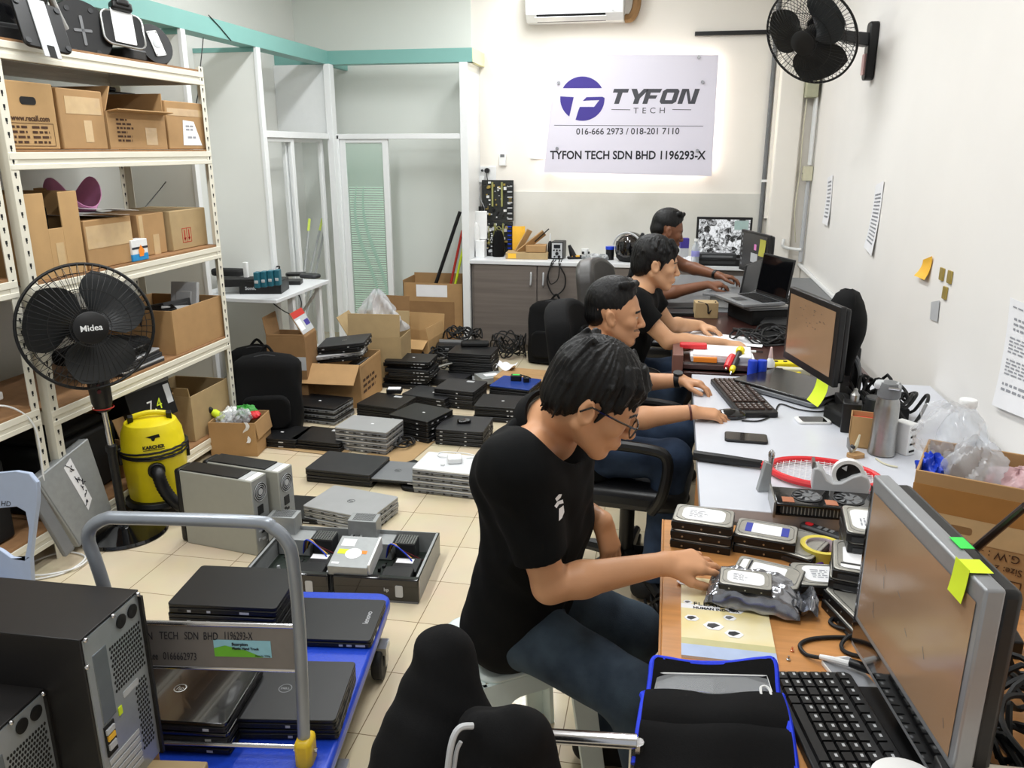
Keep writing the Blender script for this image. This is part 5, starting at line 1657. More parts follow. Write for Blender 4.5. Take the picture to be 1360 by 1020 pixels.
# ================================================================ the four desks along the right wall
WZ,DZT=0.715,0.75
wy1=P(890,690,WZ).y
wx0=0.03
t=thing('office_desk','orange wood desk nearest the camera along the right wall','desk',(0,0,0))
MB().box(wx0,XR-0.01,0.62,wy1,WZ-0.028,WZ).build('desk_top','wood_desk',t,bevel=0.003)
MB().box(wx0-0.004,wx0,0.62,wy1,WZ-0.03,WZ-0.0005).build('edge_strip','wood_edge',t)
for y in(0.66,wy1-0.05):
 MB().box(0.32,XR-0.03,y-0.015,y+0.015,0,WZ-0.028).build('end_panel','wood_desk',t,bevel=0.002)
t=thing('office_desk','white-topped desk with the racket and keyboard on it','desk',(0,0,0))
dF,dN_=P(925,497,DZT),P(930,672,DZT)
MB().prism([(dN_.x,dN_.y),(XR-0.01,dN_.y-0.02),(XR-0.01,dF.y),(dF.x-0.02,dF.y)],DZT-0.04,DZT).build('desk_top','white_desk',t,bevel=0.003)
MB().box(0.3,XR-0.03,dN_.y+0.08,dN_.y+0.11,0,DZT-0.04).build('end_panel','white_desk',t,bevel=0.002)
MB().box(0.3,XR-0.03,dF.y-0.06,dF.y-0.03,0,DZT-0.04).build('end_panel','white_desk',t,bevel=0.002)
MB().box(dN_.x+0.002,dN_.x+0.03,dN_.y+0.04,dN_.y+0.34,0.60,DZT-0.04).build('wood_skirt','wood_desk',t,bevel=0.002)
t=thing('office_desk','dark brown desk where the man with the black laptop types','desk',(0,0,0))
MB().box(0.10,0.88,dF.y+0.03,4.85,DZT-0.03,DZT).build('desk_top','dark_desk',t,bevel=0.003)
for y in(dF.y+0.10,4.80):
 MB().box(0.3,0.86,y-0.015,y+0.015,0,DZT-0.03).build('end_panel','dark_desk',t,bevel=0.002)
t=thing('office_desk','grey desk at the far end below the surveillance screen','desk',(0,0,0))
MB().box(0.02,XR-0.01,4.88,6.35,DZT-0.035,DZT).build('desk_top','mid_grey',t,bevel=0.003)
for y in(4.95,6.3):
 MB().box(0.2,XR-0.03,y-0.015,y+0.015,0,DZT-0.035).build('end_panel','mid_grey',t,bevel=0.002)
def slab(mb,c4,n,th,m=None):
 """thick plate from four corners, thickness along n"""
 n=Vector(n).normalized()*th
 vs=list(c4)+[p+n for p in c4]
 return mb.add(vs,[(3,2,1,0),(4,5,6,7),(0,1,5,4),(1,2,6,5),(2,3,7,6),(3,0,4,7)],m)
def quad_at(c4,u0,u1,v0,v1,e,n):
 """patch of a plate: c4 = top far, top near, bottom near, bottom far"""
 f=lambda u,v:c4[0].lerp(c4[1],u).lerp(c4[3].lerp(c4[2],u),v)+n*e
 return[f(u0,v0),f(u1,v0),f(u1,v1),f(u0,v1)]
def monitor(label,far_top,near_top,h,base_z,frame_m,screen_m,th=0.05,bz=(0.03,0.03,0.05,0.07),foot=True,silver=None,tilt=0.0):
 """screen faces -x; far_top/near_top are the two upper corners"""
 o=Vector((far_top.x,far_top.y,base_z))
 u=(near_top-far_top)
 n=u.cross(Vector((0,0,1))).normalized()
 if n.x>0:
  n=-n
 dn=Vector((0,0,-h))-n*(-h*math.tan(R(tilt)))
 c4=[far_top-o,near_top-o,near_top-o+dn,far_top-o+dn]
 t=thing('computer_monitor',label,'monitor',o)
 slab(MB(),c4,-n,th*0.45).build('bezel',silver or frame_m,t,bevel=0.004)
 back=quad_at(c4,0.03,0.97,0.03,0.97,-th*0.45,n)
 slab(MB(),back,-n,th*0.55).build('back_cover',frame_m,t,bevel=0.01)
 L_=u.length
 sc=quad_at(c4,bz[0]/L_,1-bz[1]/L_,bz[2]/h,1-bz[3]/h,0.0012,n)
 s=MB().add(sc,[(0,1,2,3)]).build('screen',screen_m,t)
 if foot:
  mid=(c4[2]+c4[3])/2
  top=mid-n*th*0.7+Vector((0,0,h*0.35))
  MB().box(-0.04,0.04,-0.015,0.015,0,top.z,T=T3((top.x,top.y,0.0),(0,0,math.atan2(u.y,u.x)))).build('neck',frame_m,t,bevel=0.006)
  MB().rrect(0.24,0.19,0.03,0,0.014,T=T3((mid.x-n.x*0.04,mid.y-n.y*0.04,0),(0,0,math.atan2(u.y,u.x)))).build('foot',frame_m,t,bevel=0.004)
 return t,c4,n,s
 # ---- near monitor
ft_,nt_=PY(1160,630,1.45),PY(1309,787,1.055)
ft_.z=nt_.z=1.116
m1,c4,nn,s_=monitor('large silver-framed monitor with yellow and green notes, nearest the camera',ft_,nt_,0.352,WZ,'black_plastic','screen_tan',th=0.062,bz=(0.016,0.016,0.028,0.07),silver=mat('silver_frame',(150,152,155),0.35,0.4,var=0.03))
MB().add(quad_at(c4,0.012,0.988,0.83,0.965,0.0008,nn),[(0,1,2,3)]).build('lower_bezel','black_gloss',m1)
MB().add(quad_at(c4,0.0,0.018,0.06,0.9,0.001,nn),[(0,1,2,3)]).build('dark_edge','black_gloss',m1)
sc=MB()
q=random.Random(12)
for i in range(9):
 u,v=q.uniform(0.15,0.9),q.uniform(0.2,0.7)
 a=quad_at(c4,u,u+0.002,v,v+0.002,0.0022,nn)[0]
 b_=quad_at(c4,u+q.uniform(0.03,0.09),0,v+q.uniform(0.05,0.15),0,0.0022,nn)[0]
 sc.tube([a,a.lerp(b_,0.4)],0.0003,4)
sc.build('scratch_pattern','mid_grey',s_)
def postit(name,label,c4,u0,u1,v0,v1,n,m,curl=0.02,fold=None):
 a,b,c,d=quad_at(c4,u0,u1,v0,v1,0.003,n)
 o=(a+b+c+d)/4
 mb=MB()
 def f(u,v):
  p=a.lerp(b,u).lerp(d.lerp(c,u),v)
  return p-o+n*(curl*v*v)
 mb.sheet(f,4,6,0.0006)
 return mb,o
for(u0,u1,v0,v1,nm,m_,l)in((0.80,0.90,-0.02,0.13,'sticky_note','neon_yellow','neon yellow sticky note folded over the near monitor rim'),):
 mb,o=postit(nm,l,c4,u0,u1,v0,v1,nn,m_,0.004)
 top=quad_at(c4,u0,u1,0.0,0.0,0,nn)
 e0,e1=top[0]-o,top[1]-o
 for v_ in(e0,e1):
  pass
 mb.add([e0+Vector((0,0,0.003))+nn*0.003,e1+Vector((0,0,0.003))+nn*0.003,e1+Vector((0,0,0.003))-nn*0.03,e0+Vector((0,0,0.003))-nn*0.03],[(0,1,2,3)])
 ob=mb.build(nm,m_,loc=o+m1.location)
 tag(ob,l,'sticky note')
tp=quad_at(c4,0.63,0.71,0.0,0.0,-0.03,nn)
mb=MB()
b0,b1=tp[0],tp[1]
mb.box(-0.018,0.018,-0.010,0.010,0,0.001)
o_=(b0+b1)/2+m1.location
tag(mb.build('sticky_note','neon_green',loc=(o_.x,o_.y,o_.z+0.0015),rz=math.atan2((b1-b0).y,(b1-b0).x)),'small green sticky note on top of the near monitor','sticky note')
# ---- monitor of the white desk
ft_,nt_=PY(1048.5,382.5,3.28),PY(1117.5,406,2.86)
zt=(ft_.z+nt_.z)/2
ft_.z=nt_.z=zt
m2,c42,n2,s2_=monitor('black wide monitor on the white desk with a yellow-green note',ft_,nt_,0.285,DZT,'black_plastic','screen_tan',th=0.05,bz=(0.022,0.03,0.022,0.03))
sp_=MB()
q=random.Random(3)
for i in range(22):
 u,v=q.uniform(0.2,0.75),q.uniform(0.15,0.42)
 sp_.add(quad_at(c42,u,u+0.014,v,v+0.008,0.002,n2),[(0,1,2,3)])
sp_.build('screen_specks','dark_grey',s2_)
mb,o=postit('sticky_note','',c42,0.74,0.95,0.99,1.27,n2,'neon_yellow',0.03)
tag(mb.build('sticky_note','neon_yellow',loc=o+m2.location),'yellow-green sticky note hanging under the white desk monitor','sticky note')
# ---- third man's laptop and its neighbours
HZ=0.86
def open_laptop(label,fl_,fr_,depth,z,lid_h,lean,base_m='lap_grey',lid_m='lap_black',screen_m='screen_black'):
 """hinge from fl_ (far) to fr_ (near); the keyboard reaches out towards -x"""
 o=Vector((fl_.x,fl_.y,z))
 u=(fr_-fl_)
 u.z=0
 L_=u.length
 u.normalize()
 d=Vector((u.y,-u.x,0))
 if d.x>0:
  d=-d
 t=thing('laptop',label,'laptop',o)
 slab(MB(),[Vector((0,0,0.022)),u*L_+Vector((0,0,0.022)),u*L_+d*depth+Vector((0,0,0.018)),d*depth+Vector((0,0,0.018))],(0,0,-1),0.016).build('base',base_m,t,bevel=0.003)
 kb=MB()
 for r_ in range(5):
  for k in range(13):
   c_=u*(L_*(0.07+0.86*(k+0.5)/13))+d*(depth*(0.10+0.09*r_))+Vector((0,0,0.0225-0.0003*r_))
   a1,a2=u*(L_*0.0262),d*(depth*0.036)
   slab(kb,[c_-a1-a2,c_+a1-a2,c_+a1+a2,c_-a1+a2],(0,0,1),0.0016)
 kb.build('keyboard_keys','black_plastic',t)
 c_=u*(L_*0.5)+d*(depth*0.76)+Vector((0,0,0.0205))
 slab(MB(),[c_-u*0.045-d*0.03,c_+u*0.045-d*0.03,c_+u*0.045+d*0.03,c_-u*0.045+d*0.03],(0,0,1),0.0006).build('touchpad','dark_grey',t)
 upv=(Vector((0,0,1))*math.cos(R(lean))-d*math.sin(R(lean)))*lid_h
 h0=Vector((0,0,0.026))
 lid=slab(MB(),[h0+upv,h0+u*L_+upv,h0+u*L_,h0],-d,0.008).build('lid',lid_m,t,bevel=0.002)
 c4l=[h0+upv,h0+u*L_+upv,h0+u*L_,h0]
 MB().add(quad_at(c4l,0.03,0.97,0.04,0.93,0.0008,d),[(0,1,2,3)]).build('screen',screen_m,lid)
 MB().cyl(u*0.03+Vector((0,0,0.024)),u*(L_-0.03)+Vector((0,0,0.024)),0.006,8).build('hinge','black_plastic',t)
 return t
b_l,b_r=P(1003,393,HZ),P(1043,407,HZ)
open_laptop('open black-lidded laptop raised on a dark unit beside the typing man',b_l,b_r,0.25,HZ,0.225,8)
lid_under=thing('laptop','closed grey laptop under the open black-lidded one','laptop',((b_l.x+b_r.x)/2-0.08,(b_l.y+b_r.y)/2+0.0,HZ-0.024),math.atan2((b_r-b_l).y,(b_r-b_l).x))
MB().rrect(0.34,0.25,0.012,0,0.011).build('base','lap_grey',lid_under,bevel=0.002)
MB().rrect(0.34,0.25,0.012,0.012,0.021).build('lid','lap_silver',lid_under,bevel=0.002)
t=thing('docking_unit','dark equipment unit carrying the two laptops','device',((b_l.x+b_r.x)/2-0.06,(b_l.y+b_r.y)/2,DZT),lid_under.rotation_euler.z)
MB().box(-0.15,0.15,-0.11,0.11,0,HZ-0.026-DZT).build('body','black_matte',t,bevel=0.006)
for k in range(4):
 MB().box(-0.13+0.07*k,-0.09+0.07*k,0.108,0.113,0.02,0.04).build('port','mid_grey',t)
 # monitor with icons
ft_,nt_=PY(985,304.5,5.72),PY(1022,312.5,5.30)
ft_.z=nt_.z=(ft_.z+nt_.z)/2
m3,c43,n3,s3_=monitor('dark monitor with an icon column, stickers and an olive note at the far desk',ft_,nt_,0.27,DZT,'black_plastic',mat('screen_dark',(36,34,36),0.2,emit=0.25),th=0.05,bz=(0.014,0.02,0.014,0.02))
ic=MB()
for i in range(7):
 ic.add(quad_at(c43,0.05,0.10,0.08+0.12*i,0.14+0.12*i,0.002,n3),[(0,1,2,3)],0)
ic.add(quad_at(c43,0.42,0.66,0.50,0.72,0.002,n3),[(0,1,2,3)],1)
ic.add(quad_at(c43,0.52,0.60,0.28,0.42,0.002,n3),[(0,1,2,3)],2)
ic.build('screen_icons',['mid_grey','light_grey','pink'],s3_)
mb,o=postit('sticky_note','',c43,0.72,0.92,0.13,0.52,n3,'x',0.006)
tag(mb.build('sticky_note',mat('olive_note',(176,172,72),0.7),loc=o+m3.location),'olive sticky note on the dark far monitor','sticky note')
# surveillance screen facing the room
sy_=6.82
a,b_=PY(926,288,sy_),PY(1000,291,sy_)
zb=PY(925,342,sy_).z
t=thing('computer_monitor','wall-side monitor showing a black and white camera picture','monitor',(0,0,0))
MB().box(a.x,b_.x,sy_,sy_+0.04,zb,a.z).build('housing','black_plastic',t,bevel=0.004)
cm=bpy.data.materials.new('camera_picture')
cm.use_nodes=True
nt=cm.node_tree
bs=nt.nodes['Principled BSDF']
tc=nt.nodes.new('ShaderNodeTexCoord')
vo=nt.nodes.new('ShaderNodeTexVoronoi')
vo.inputs['Scale'].default_value=26
n1=nt.nodes.new('ShaderNodeTexNoise')
n1.inputs['Scale'].default_value=34
n1.inputs['Detail'].default_value=5
n1.inputs['Distortion'].default_value=1.6
nt.links.new(tc.outputs['Object'],vo.inputs['Vector'])
nt.links.new(tc.outputs['Object'],n1.inputs['Vector'])
mx=nt.nodes.new('ShaderNodeMixRGB')
mx.inputs[0].default_value=0.35
nt.links.new(n1.outputs[0],mx.inputs[1])
nt.links.new(vo.outputs['Color'],mx.inputs[2])
bw=nt.nodes.new('ShaderNodeRGBToBW')
nt.links.new(mx.outputs[0],bw.inputs[0])
rp=nt.nodes.new('ShaderNodeValToRGB')
rp.color_ramp.elements[0].position=0.40
rp.color_ramp.elements[1].position=0.60
rp.color_ramp.elements[0].color=(0.02,0.02,0.02,1)
rp.color_ramp.elements[1].color=(0.9,0.92,0.94,1)
nt.links.new(bw.outputs[0],rp.inputs[0])
nt.links.new(rp.outputs[0],bs.inputs['Emission Color'])
bs.inputs['Emission Strength'].default_value=0.9
bs.inputs['Base Color'].default_value=(0.02,0.02,0.02,1)
bs.inputs['Roughness'].default_value=0.2
MATS['camera_picture']=cm
scn=MB().add([(a.x+0.018,sy_-0.001,zb+0.03),(b_.x-0.018,sy_-0.001,zb+0.03),(b_.x-0.018,sy_-0.001,a.z-0.018),(a.x+0.018,sy_-0.001,a.z-0.018)],[(0,1,2,3)]).build('screen','camera_picture',t)
MB().box(b_.x-0.14,b_.x-0.03,sy_-0.0022,sy_-0.0012,a.z-0.10,a.z-0.025).build('picture_inset',mat('inset_grey',(140,160,156),0.3,emit=0.4),scn)
mxx=(a.x+b_.x)/2
MB().box(mxx-0.04,mxx+0.04,sy_+0.02,sy_+0.05,0.78,zb+0.1).rrect(0.2,0.16,0.02,0.778,0.79,cx=mxx,cy=sy_+0.03).build('stand','black_plastic',t)
CTZ=0.778
p=PY(958,352,6.72)
for k,(dz,w_,h,m_,l)in enumerate(((0.0,0.36,0.055,'black_plastic','black recorder box at the bottom below the camera screen'),(0.056,0.30,0.04,'dark_grey','dark recorder box on top below the camera screen'))):
 t=thing('video_recorder',l,'recorder',(0.40,6.715,CTZ+dz),0,'recorder boxes on the counter')
 MB().box(-w_/2,w_/2,-0.04,0.06,0,h).build('body',m_,t,bevel=0.003)
 MB().box(-w_*0.4,w_*0.4,-0.0415,-0.04,h*0.3,h*0.7).build('front_panel','mid_grey' if k else 'dark_grey',t)
 # ---- desk clutter of the far desks
p=P(928,420,DZT)
gadget('office_phone','black pad lying near the edge of the far desk','device',(0.10,4.95,DZT),(0.30,0.16,0.02),'black_plastic',R(10))
t=thing('laptop_part','grey laptop frame the far man is taking apart','laptop',(0.40,5.10,DZT+0.075),R(68))
MB().rrect(0.34,0.24,0.012,0,0.014).build('base_shell','lap_grey',t,bevel=0.002)
l_=MB().box(-0.17,0.17,-0.006,0.006,0.0,0.19,T=T3((0.0,-0.11,0.015),(R(8),0,0)))
l_.build('screen_frame','lap_dark',t,bevel=0.003)
gadget('white_carton','white box under the grey laptop frame','box',(0.40,5.10,DZT),(0.22,0.2,0.072),'white_plastic',R(-10))
q=random.Random(9)
for k in range(5):
 x,y=0.55+0.07*k%0.2,4.98+0.14*k
 sheetpaper('paper_sheet',['white sheet nearest on the far desk','white sheet second on the far desk','white sheet in the middle of the far desk','white sheet fourth along the far desk','white sheet deepest on the far desk'][k],0.21,0.297,T3((0.66+0.06*math.sin(k*2),y,DZT+0.003+0.002*k),(0,0,R(q.uniform(-40,40)))),curl=0.003,group='papers on the far desk')
tangle('cable_heap','tangle of black cables on the dark brown desk',(0.52,4.12,DZT),0.18,0.2,0.06,8,0.005,seed=21)
tangle('cable_heap','tangle of dark cables among the papers on the far desk',(0.60,5.0,DZT),0.16,0.16,0.09,8,0.005,seed=22)
p=P(940,414,DZT)
t=thing('brown_box','small brown box with a cable on the dark desk','box',(P(937,423,DZT).x,P(937,423,DZT).y+0.05,DZT),R(5))
MB().box(-0.065,0.065,-0.05,0.05,0,0.09).build('body','card_grey',t,bevel=0.003)
MB().tube(smooth_path([(-0.05,-0.03,0.092),(0.0,-0.052,0.08),(0.01,-0.055,0.03),(0.05,-0.03,0.095)],5),0.004,6).build('cord','rubber',t)
gadget('keyboard_pad','dark keyboard behind the small brown box','keyboard',(P(900,404,DZT).x,4.75,DZT),(0.34,0.13,0.022),'black_plastic',R(2),0.008)
sheetpaper('paper_sheet','white sheet under the hands of the typing man',0.22,0.30,T3((P(950,452,DZT).x,P(950,450,DZT).y,DZT+0.003),(0,0,R(70))),curl=0.0)
sheetpaper('paper_sheet','second white sheet beside the typing hand',0.15,0.21,T3((P(985,458,DZT).x,P(985,456,DZT).y,DZT+0.006),(0,0,R(80))),curl=0.0)
p=P(1030,452,DZT)
gadget('hard_drive_dock','black dock lying right of the typing hand','device',(p.x,p.y,DZT),(0.14,0.2,0.03),'black_plastic',R(10),0.01)
p=P(1028,436,DZT)
gadget('dark_router','dark router behind the typing hand','router',(p.x+0.05,p.y,DZT),(0.22,0.22,0.045),'black_matte',R(-15),0.01)
tag(MB().tube(smooth_path([(0,0,0.005),(0.05,0.01,0.02),(0.1,0.0,0.012),(0.13,-0.02,0.03)],5),0.007,8).build('metal_clip','steel',loc=(P(1003,427,DZT).x,P(1003,427,DZT).y,DZT)),'bent shiny metal clip among the dark cables','clip')
# organiser tray at the near edge of the dark desk
oy=dF.y+0.05
ox0,ox1=P(897,480,DZT).x,P(1030,480,DZT).x
t=thing('desk_tray','dark desk tray of papers and tools in front of the typing man','tray',(0,0,0))
MB().box(ox0,ox1,oy,oy+0.30,DZT,DZT+0.012).box(ox0,ox1,oy,oy+0.012,DZT,DZT+0.03).build('tray_body','dark_desk',t,bevel=0.002)
MB().box(ox0-0.015,ox0+0.03,oy-0.006,oy+0.30,DZT-0.03,DZT+0.07).build('end_board',mat('brown_board',(120,82,72),0.5),t,bevel=0.002)
q=random.Random(6)
for k in range(5):
 l=['white paper pad at the bottom of the desk tray','white paper pad second up in the desk tray','white paper pad in the middle of the desk tray','white paper pad fourth up in the desk tray','white paper pad topmost in the desk tray'][k]
 tag(MB().box(-0.125,0.125,-0.10,0.10,0,0.008).build('paper_pad','white_paper',loc=(ox0+0.19+0.012*(k%3),oy+0.15,DZT+0.02+0.0085*k),rz=R(q.uniform(-4,4)),bevel=0.001),l,'paper','paper pads in the desk tray')
gadget('red_case','red plastic case on the papers of the desk tray','case',(P(921,467,DZT+0.06).x,oy+0.17,DZT+0.063),(0.12,0.05,0.022),'red',R(2),0.01)
tag(MB().cyl((-0.12,0,0.006),(0.10,0,0.006),0.006,10,0).cyl((0.10,0,0.006),(0.13,0,0.006),0.003,8,1).build('marker_pen',['white_plastic','black_plastic'],loc=(P(975,467,DZT+0.06).x,oy+0.20,DZT+0.045)),'white marker pen across the desk tray','pen')
gadget('black_wallet','black flat case at the front of the desk tray','case',(P(935,491,DZT).x,oy+0.03,DZT+0.013),(0.20,0.035,0.02),'black_plastic',R(1),0.006)
tag(MB().box(-0.05,0.05,-0.01,0.01,0,0.02).build('orange_eraser','orange',loc=(P(935,487,DZT).x,oy+0.04,DZT+0.034)),'orange patterned piece on the black flat case','piece')
def tool(name,label,cat,p0,p1,segs):
 """tapered tool along p0-p1; segs = (t0,t1,r,material)"""
 t=thing(name,label,cat,p0)
 d=Vector(p1)-Vector(p0)
 for nm,t0,t1,r_,m_ in segs:
  MB().tube([d*t0,d*(t0*0.5+t1*0.5),d*t1],[r_*0.85,r_,r_*0.9],10).build(nm,m_,t,bevel=0.0015)
 return t
tool('screwdriver','yellow and black screwdriver leaning on the desk tray','screwdriver',P(970,497,DZT+0.01),PY(984,464,oy+0.12),[('blade',0,0.2,0.004,'chrome'),('tip_collar',0.12,0.28,0.013,'yellow'),('handle',0.28,0.85,0.014,'black_plastic'),('end_cap',0.85,1.0,0.02,'yellow')])
tool('utility_knife','red utility knife leaning beside the screwdriver','knife',P(964,491,DZT+0.02),PY(973,473,oy+0.06),[('blade',0,0.2,0.006,'steel'),('handle',0.15,1.0,0.018,'red')])
p=P(1002,503,DZT)
t=thing('blue_battery','blue cylinder cell standing on the white desk, on the nearer side','battery',(p.x-0.012,p.y,DZT),0,'blue cells on the white desk')
MB().lathe([(0.001,0),(0.019,0),(0.02,0.003),(0.02,0.075),(0.018,0.08),(0.001,0.08)],18).build('body','blue',t)
d_=dup(t,(p.x+0.028,p.y+0.01,DZT),0,'blue cylinder cell standing on the white desk, on the wall side')
t=thing('glue_bottle','white glue bottle with a pointed nozzle on the desk tray','bottle',(P(1022,497,DZT).x,oy+0.0,DZT),0)
t.location.y=P(1022,496,DZT).y
MB().lathe([(0.001,0),(0.018,0),(0.02,0.006),(0.02,0.05),(0.008,0.07)],16).build('body','white_plastic',t)
MB().lathe([(0.009,0.07),(0.010,0.075),(0.004,0.115),(0.001,0.118)],14).build('nozzle',mat('pale_pink',(236,206,200),0.4),t)
p=P(1048,495,DZT)
t=thing('cable_tester','yellow cable tester lying by the flat black laptop','tester',(p.x-0.01,p.y+0.08,DZT),R(8))
MB().rrect(0.15,0.06,0.012,0,0.03).build('body','yellow',t,bevel=0.006)
for k in range(3):
 MB().cyl((-0.04+0.04*k,-0.005,0.03),(-0.04+0.04*k,-0.005,0.033),0.009,12).build('dial','black_plastic',t)
p=P(1035,501,DZT)
tag(MB().tube(smooth_path([(-0.07,0.0,0.008),(0.0,-0.005,0.01),(0.07,0.02,0.012),(0.1,0.06,0.014)],5),0.008,8).build('yellow_strap','yellow',loc=(p.x,p.y+0.0,DZT)),'yellow strap lying in front of the cable tester','strap')
# flat laptop under the monitor
LZ=DZT+0.035
c,a,w_,d__=fitq([(1010,498),(1062,486),(1107,517),(1040,538)],LZ)
o=thing('laptop','closed black laptop under the white desk monitor','laptop',(c.x,c.y,DZT+0.005),a)
MB().rrect(w_,d__,0.02,0,0.018).build('base','lap_grey',o,bevel=0.004)
MB().rrect(w_,d__,0.02,0.019,0.03).build('lid',mat('lid_gloss',(30,28,28),0.16,var=0.1),o,bevel=0.004)
m2.location.z=DZT
for k in m2.children:
 if k.name.startswith('foot')or k.name.startswith('neck'):
  k.location=(0.13,0.02,0)
  # keyboards
def keyboard(label,c,a,w_,d_,z,rows=6,cols=19,key_m='black_plastic',body_m='black_plastic',h=0.02,kh=0.006):
 t=thing('keyboard',label,'keyboard',(c.x,c.y,z),a)
 MB().rrect(w_,d_,0.012,0,h).build('body',body_m,t,bevel=0.003)
 kw,kd=(w_-0.02)/cols,(d_-0.03)/rows
 k_=MB()
 lg_=MB()
 q=random.Random(5)
 for r_ in range(rows):
  c0=0
  while c0<cols:
   wd=1
   if r_==0 and c0==4:
    wd=6
   if c0 in(14,18)and rows>5:
    c0+=1
    if c0>=cols:
     break
   x0=-w_/2+0.01+c0*kw
   y0=-d_/2+0.01+r_*kd+(0.008 if r_==rows-1 else 0)
   x1,y1=x0+kw*wd,y0+kd
   g=0.0012
   tpx,tpy=0.0022,0.003
   vs=[(x0+g,y0+g,h),(x1-g,y0+g,h),(x1-g,y1-g,h),(x0+g,y1-g,h),(x0+tpx,y0+tpy,h+kh),(x1-tpx,y0+tpy,h+kh),(x1-tpx,y1-tpx,h+kh),(x0+tpx,y1-tpx,h+kh)]
   k_.add(vs,[(4,5,6,7),(0,1,5,4),(1,2,6,5),(2,3,7,6),(3,0,4,7)])
   if wd==1 and q.random()<0.9:
    xx,yy=x0+kw*0.25,y0+kd*0.5
    lg_.add([(xx,yy,h+kh+0.0003),(xx+kw*0.3,yy,h+kh+0.0003),(xx+kw*0.3,yy+kd*0.22,h+kh+0.0003),(xx,yy+kd*0.22,h+kh+0.0003)],[(0,1,2,3)])
   c0+=wd
 k_.build('keys',key_m,t)
 lg_.build('key_legends','light_grey',t)
 return t
cK,aK,wK,dK=fitq([(948,505),(985,500),(1030,545),(985,552)],DZT+0.02)
u_=P(1007,548,DZT)-P(966,503,DZT)
keyboard('black keyboard under the hands of the second man',cK,math.atan2(u_.y,u_.x)+math.pi*0,0.45,0.145,DZT,key_m=mat('key_warm',(58,42,36),0.35))
# mouse under the hand
p=P(975,556,DZT)
t=thing('computer_mouse','black mouse under the hand of the second man','mouse',(p.x-0.015,p.y+0.005,DZT),R(8))
MB().ball((0,0,0.012),(0.058,0.032,0.022)).build('shell','black_gloss',t)
MB().cyl((0.03,0,0.032),(0.04,0,0.028),0.004,8).build('wheel','dark_grey',t)
cable('mouse_cable',[P(985,560,DZT)+Vector((0,0,0.004)),P(1010,560,DZT)+Vector((0,0,0.004)),P(1028,550,DZT)+Vector((0,0,0.004)),P(1036,538,DZT)+Vector((0,0,0.004)),P(1060,545,DZT)+Vector((0,0,0.004)),P(1090,548,DZT)+Vector((0,0,0.004)),P(1108,540,DZT)+Vector((0,0,0.004))],0.0028,'thin black mouse cable crossing the white desk')
def phone(label,q4,z,glass_m,rim_m,h=0.009):
 c,a,w_,d_=fitq(q4,z+h)
 t=thing('smartphone',label,'phone',(c.x,c.y,z),a)
 MB().rrect(w_,d_,0.012,0,h).build('body',rim_m,t,bevel=0.002)
 MB().rrect(w_*(0.96 if glass_m!='screen_black' else 0.74),d_*0.9,0.008,h,h+0.0006).build('screen',glass_m,t)
 return t
phone('black phone with a reflecting screen lying alone on the white desk',[(963,572.5),(1020,576.5),(1019,588),(962,583)],DZT,mat('screen_mirror',(30,22,18),0.04),'black_plastic')
phone('white-ended phone lying below the wide monitor',[(1056,552.5),(1098,553.5),(1105,560.5),(1059,561)],DZT,'screen_black','white_plastic')
# steel flask
p=P(1173,607,DZT)
t=thing('steel_flask','brushed steel vacuum flask with a grey lid on the white desk','flask',(p.x,p.y+0.03,DZT),R(-20))
MB().lathe([(0.001,0),(0.038,0),(0.042,0.004),(0.040,0.012),(0.0375,0.05),(0.036,0.16),(0.034,0.175),(0.030,0.186),(0.03,0.192)],32).build('body','steel',t)
MB().lathe([(0.031,0.188),(0.034,0.192),(0.034,0.225),(0.030,0.236),(0.001,0.242)],28).build('lid','mid_grey',t)
MB().box(-0.045,0.032,-0.022,0.022,0.212,0.238,T=T3((0,0,0),(0,R(0),0))).build('spout_cap','light_grey',t,bevel=0.01)
MB().cyl((0.0,-0.036,0.226),(0.03,-0.034,0.226),0.004,8).build('latch','chrome',t)
# things round the flask
p=P(1130,570,DZT)
t=thing('black_box','tall black box behind the red and tan box','box',(P(1128,572,DZT).x,P(1128,572,DZT).y,DZT),R(-10))
MB().box(-0.03,0.03,-0.03,0.03,0,0.105).build('body','black_plastic',t,bevel=0.003)
t=thing('metal_bottle','tiny steel bottle top standing in the black box','bottle',(P(1128,572,DZT).x+0.005,P(1128,572,DZT).y,DZT+0.105),0)
MB().lathe([(0.014,0),(0.015,0.025),(0.008,0.035),(0.007,0.045),(0.001,0.048)],16).build('body','steel',t)
p=P(1146,598,DZT)
t=thing('small_carton','small tan box with a red inside, beside the flask','box',(p.x+0.01,p.y+0.05,DZT),R(-12))
MB().box(-0.045,0.045,-0.035,0.035,0,0.004).box(-0.045,0.045,-0.035,-0.032,0,0.105).box(-0.045,0.045,0.032,0.035,0,0.105).box(-0.045,-0.042,-0.035,0.035,0,0.105).box(0.042,0.045,-0.035,0.035,0,0.105).build('body','card_light',t)
MB().box(-0.0415,0.0415,-0.0315,0.0315,0.004,0.088).build('red_lining','red',t)
for k,(x,y,l)in enumerate(((1150,560,'yellow-green earplug lying behind the tan box, on the nearer side'),(1157,556,'yellow-green earplug lying behind the tan box, on the wall side'))):
 pp=P(x,y,DZT+0.06)
 tag(MB().ball((0,0,0),(0.022,0.016,0.014),8).ball((0.018,0.005,0.006),(0.012,0.012,0.014),8).build('foam_plug','neon_yellow',loc=pp),l,'earplug')
tag(MB().box(-0.11,0.11,-0.09,0.09,0,0.045).box(-0.09,0.09,-0.07,0.07,0.045,0.05).build('black_adapter_box','black_matte',loc=(P(1150,556,DZT).x+0.03,P(1150,556,DZT).y+0.08,DZT),bevel=0.006),'flat black box behind the flask carrying earplugs','box')
t=thing('pliers','small worn pliers standing half open before the flask','pliers',P(1131,605,DZT)+Vector((0,0,0.002)),R(20))
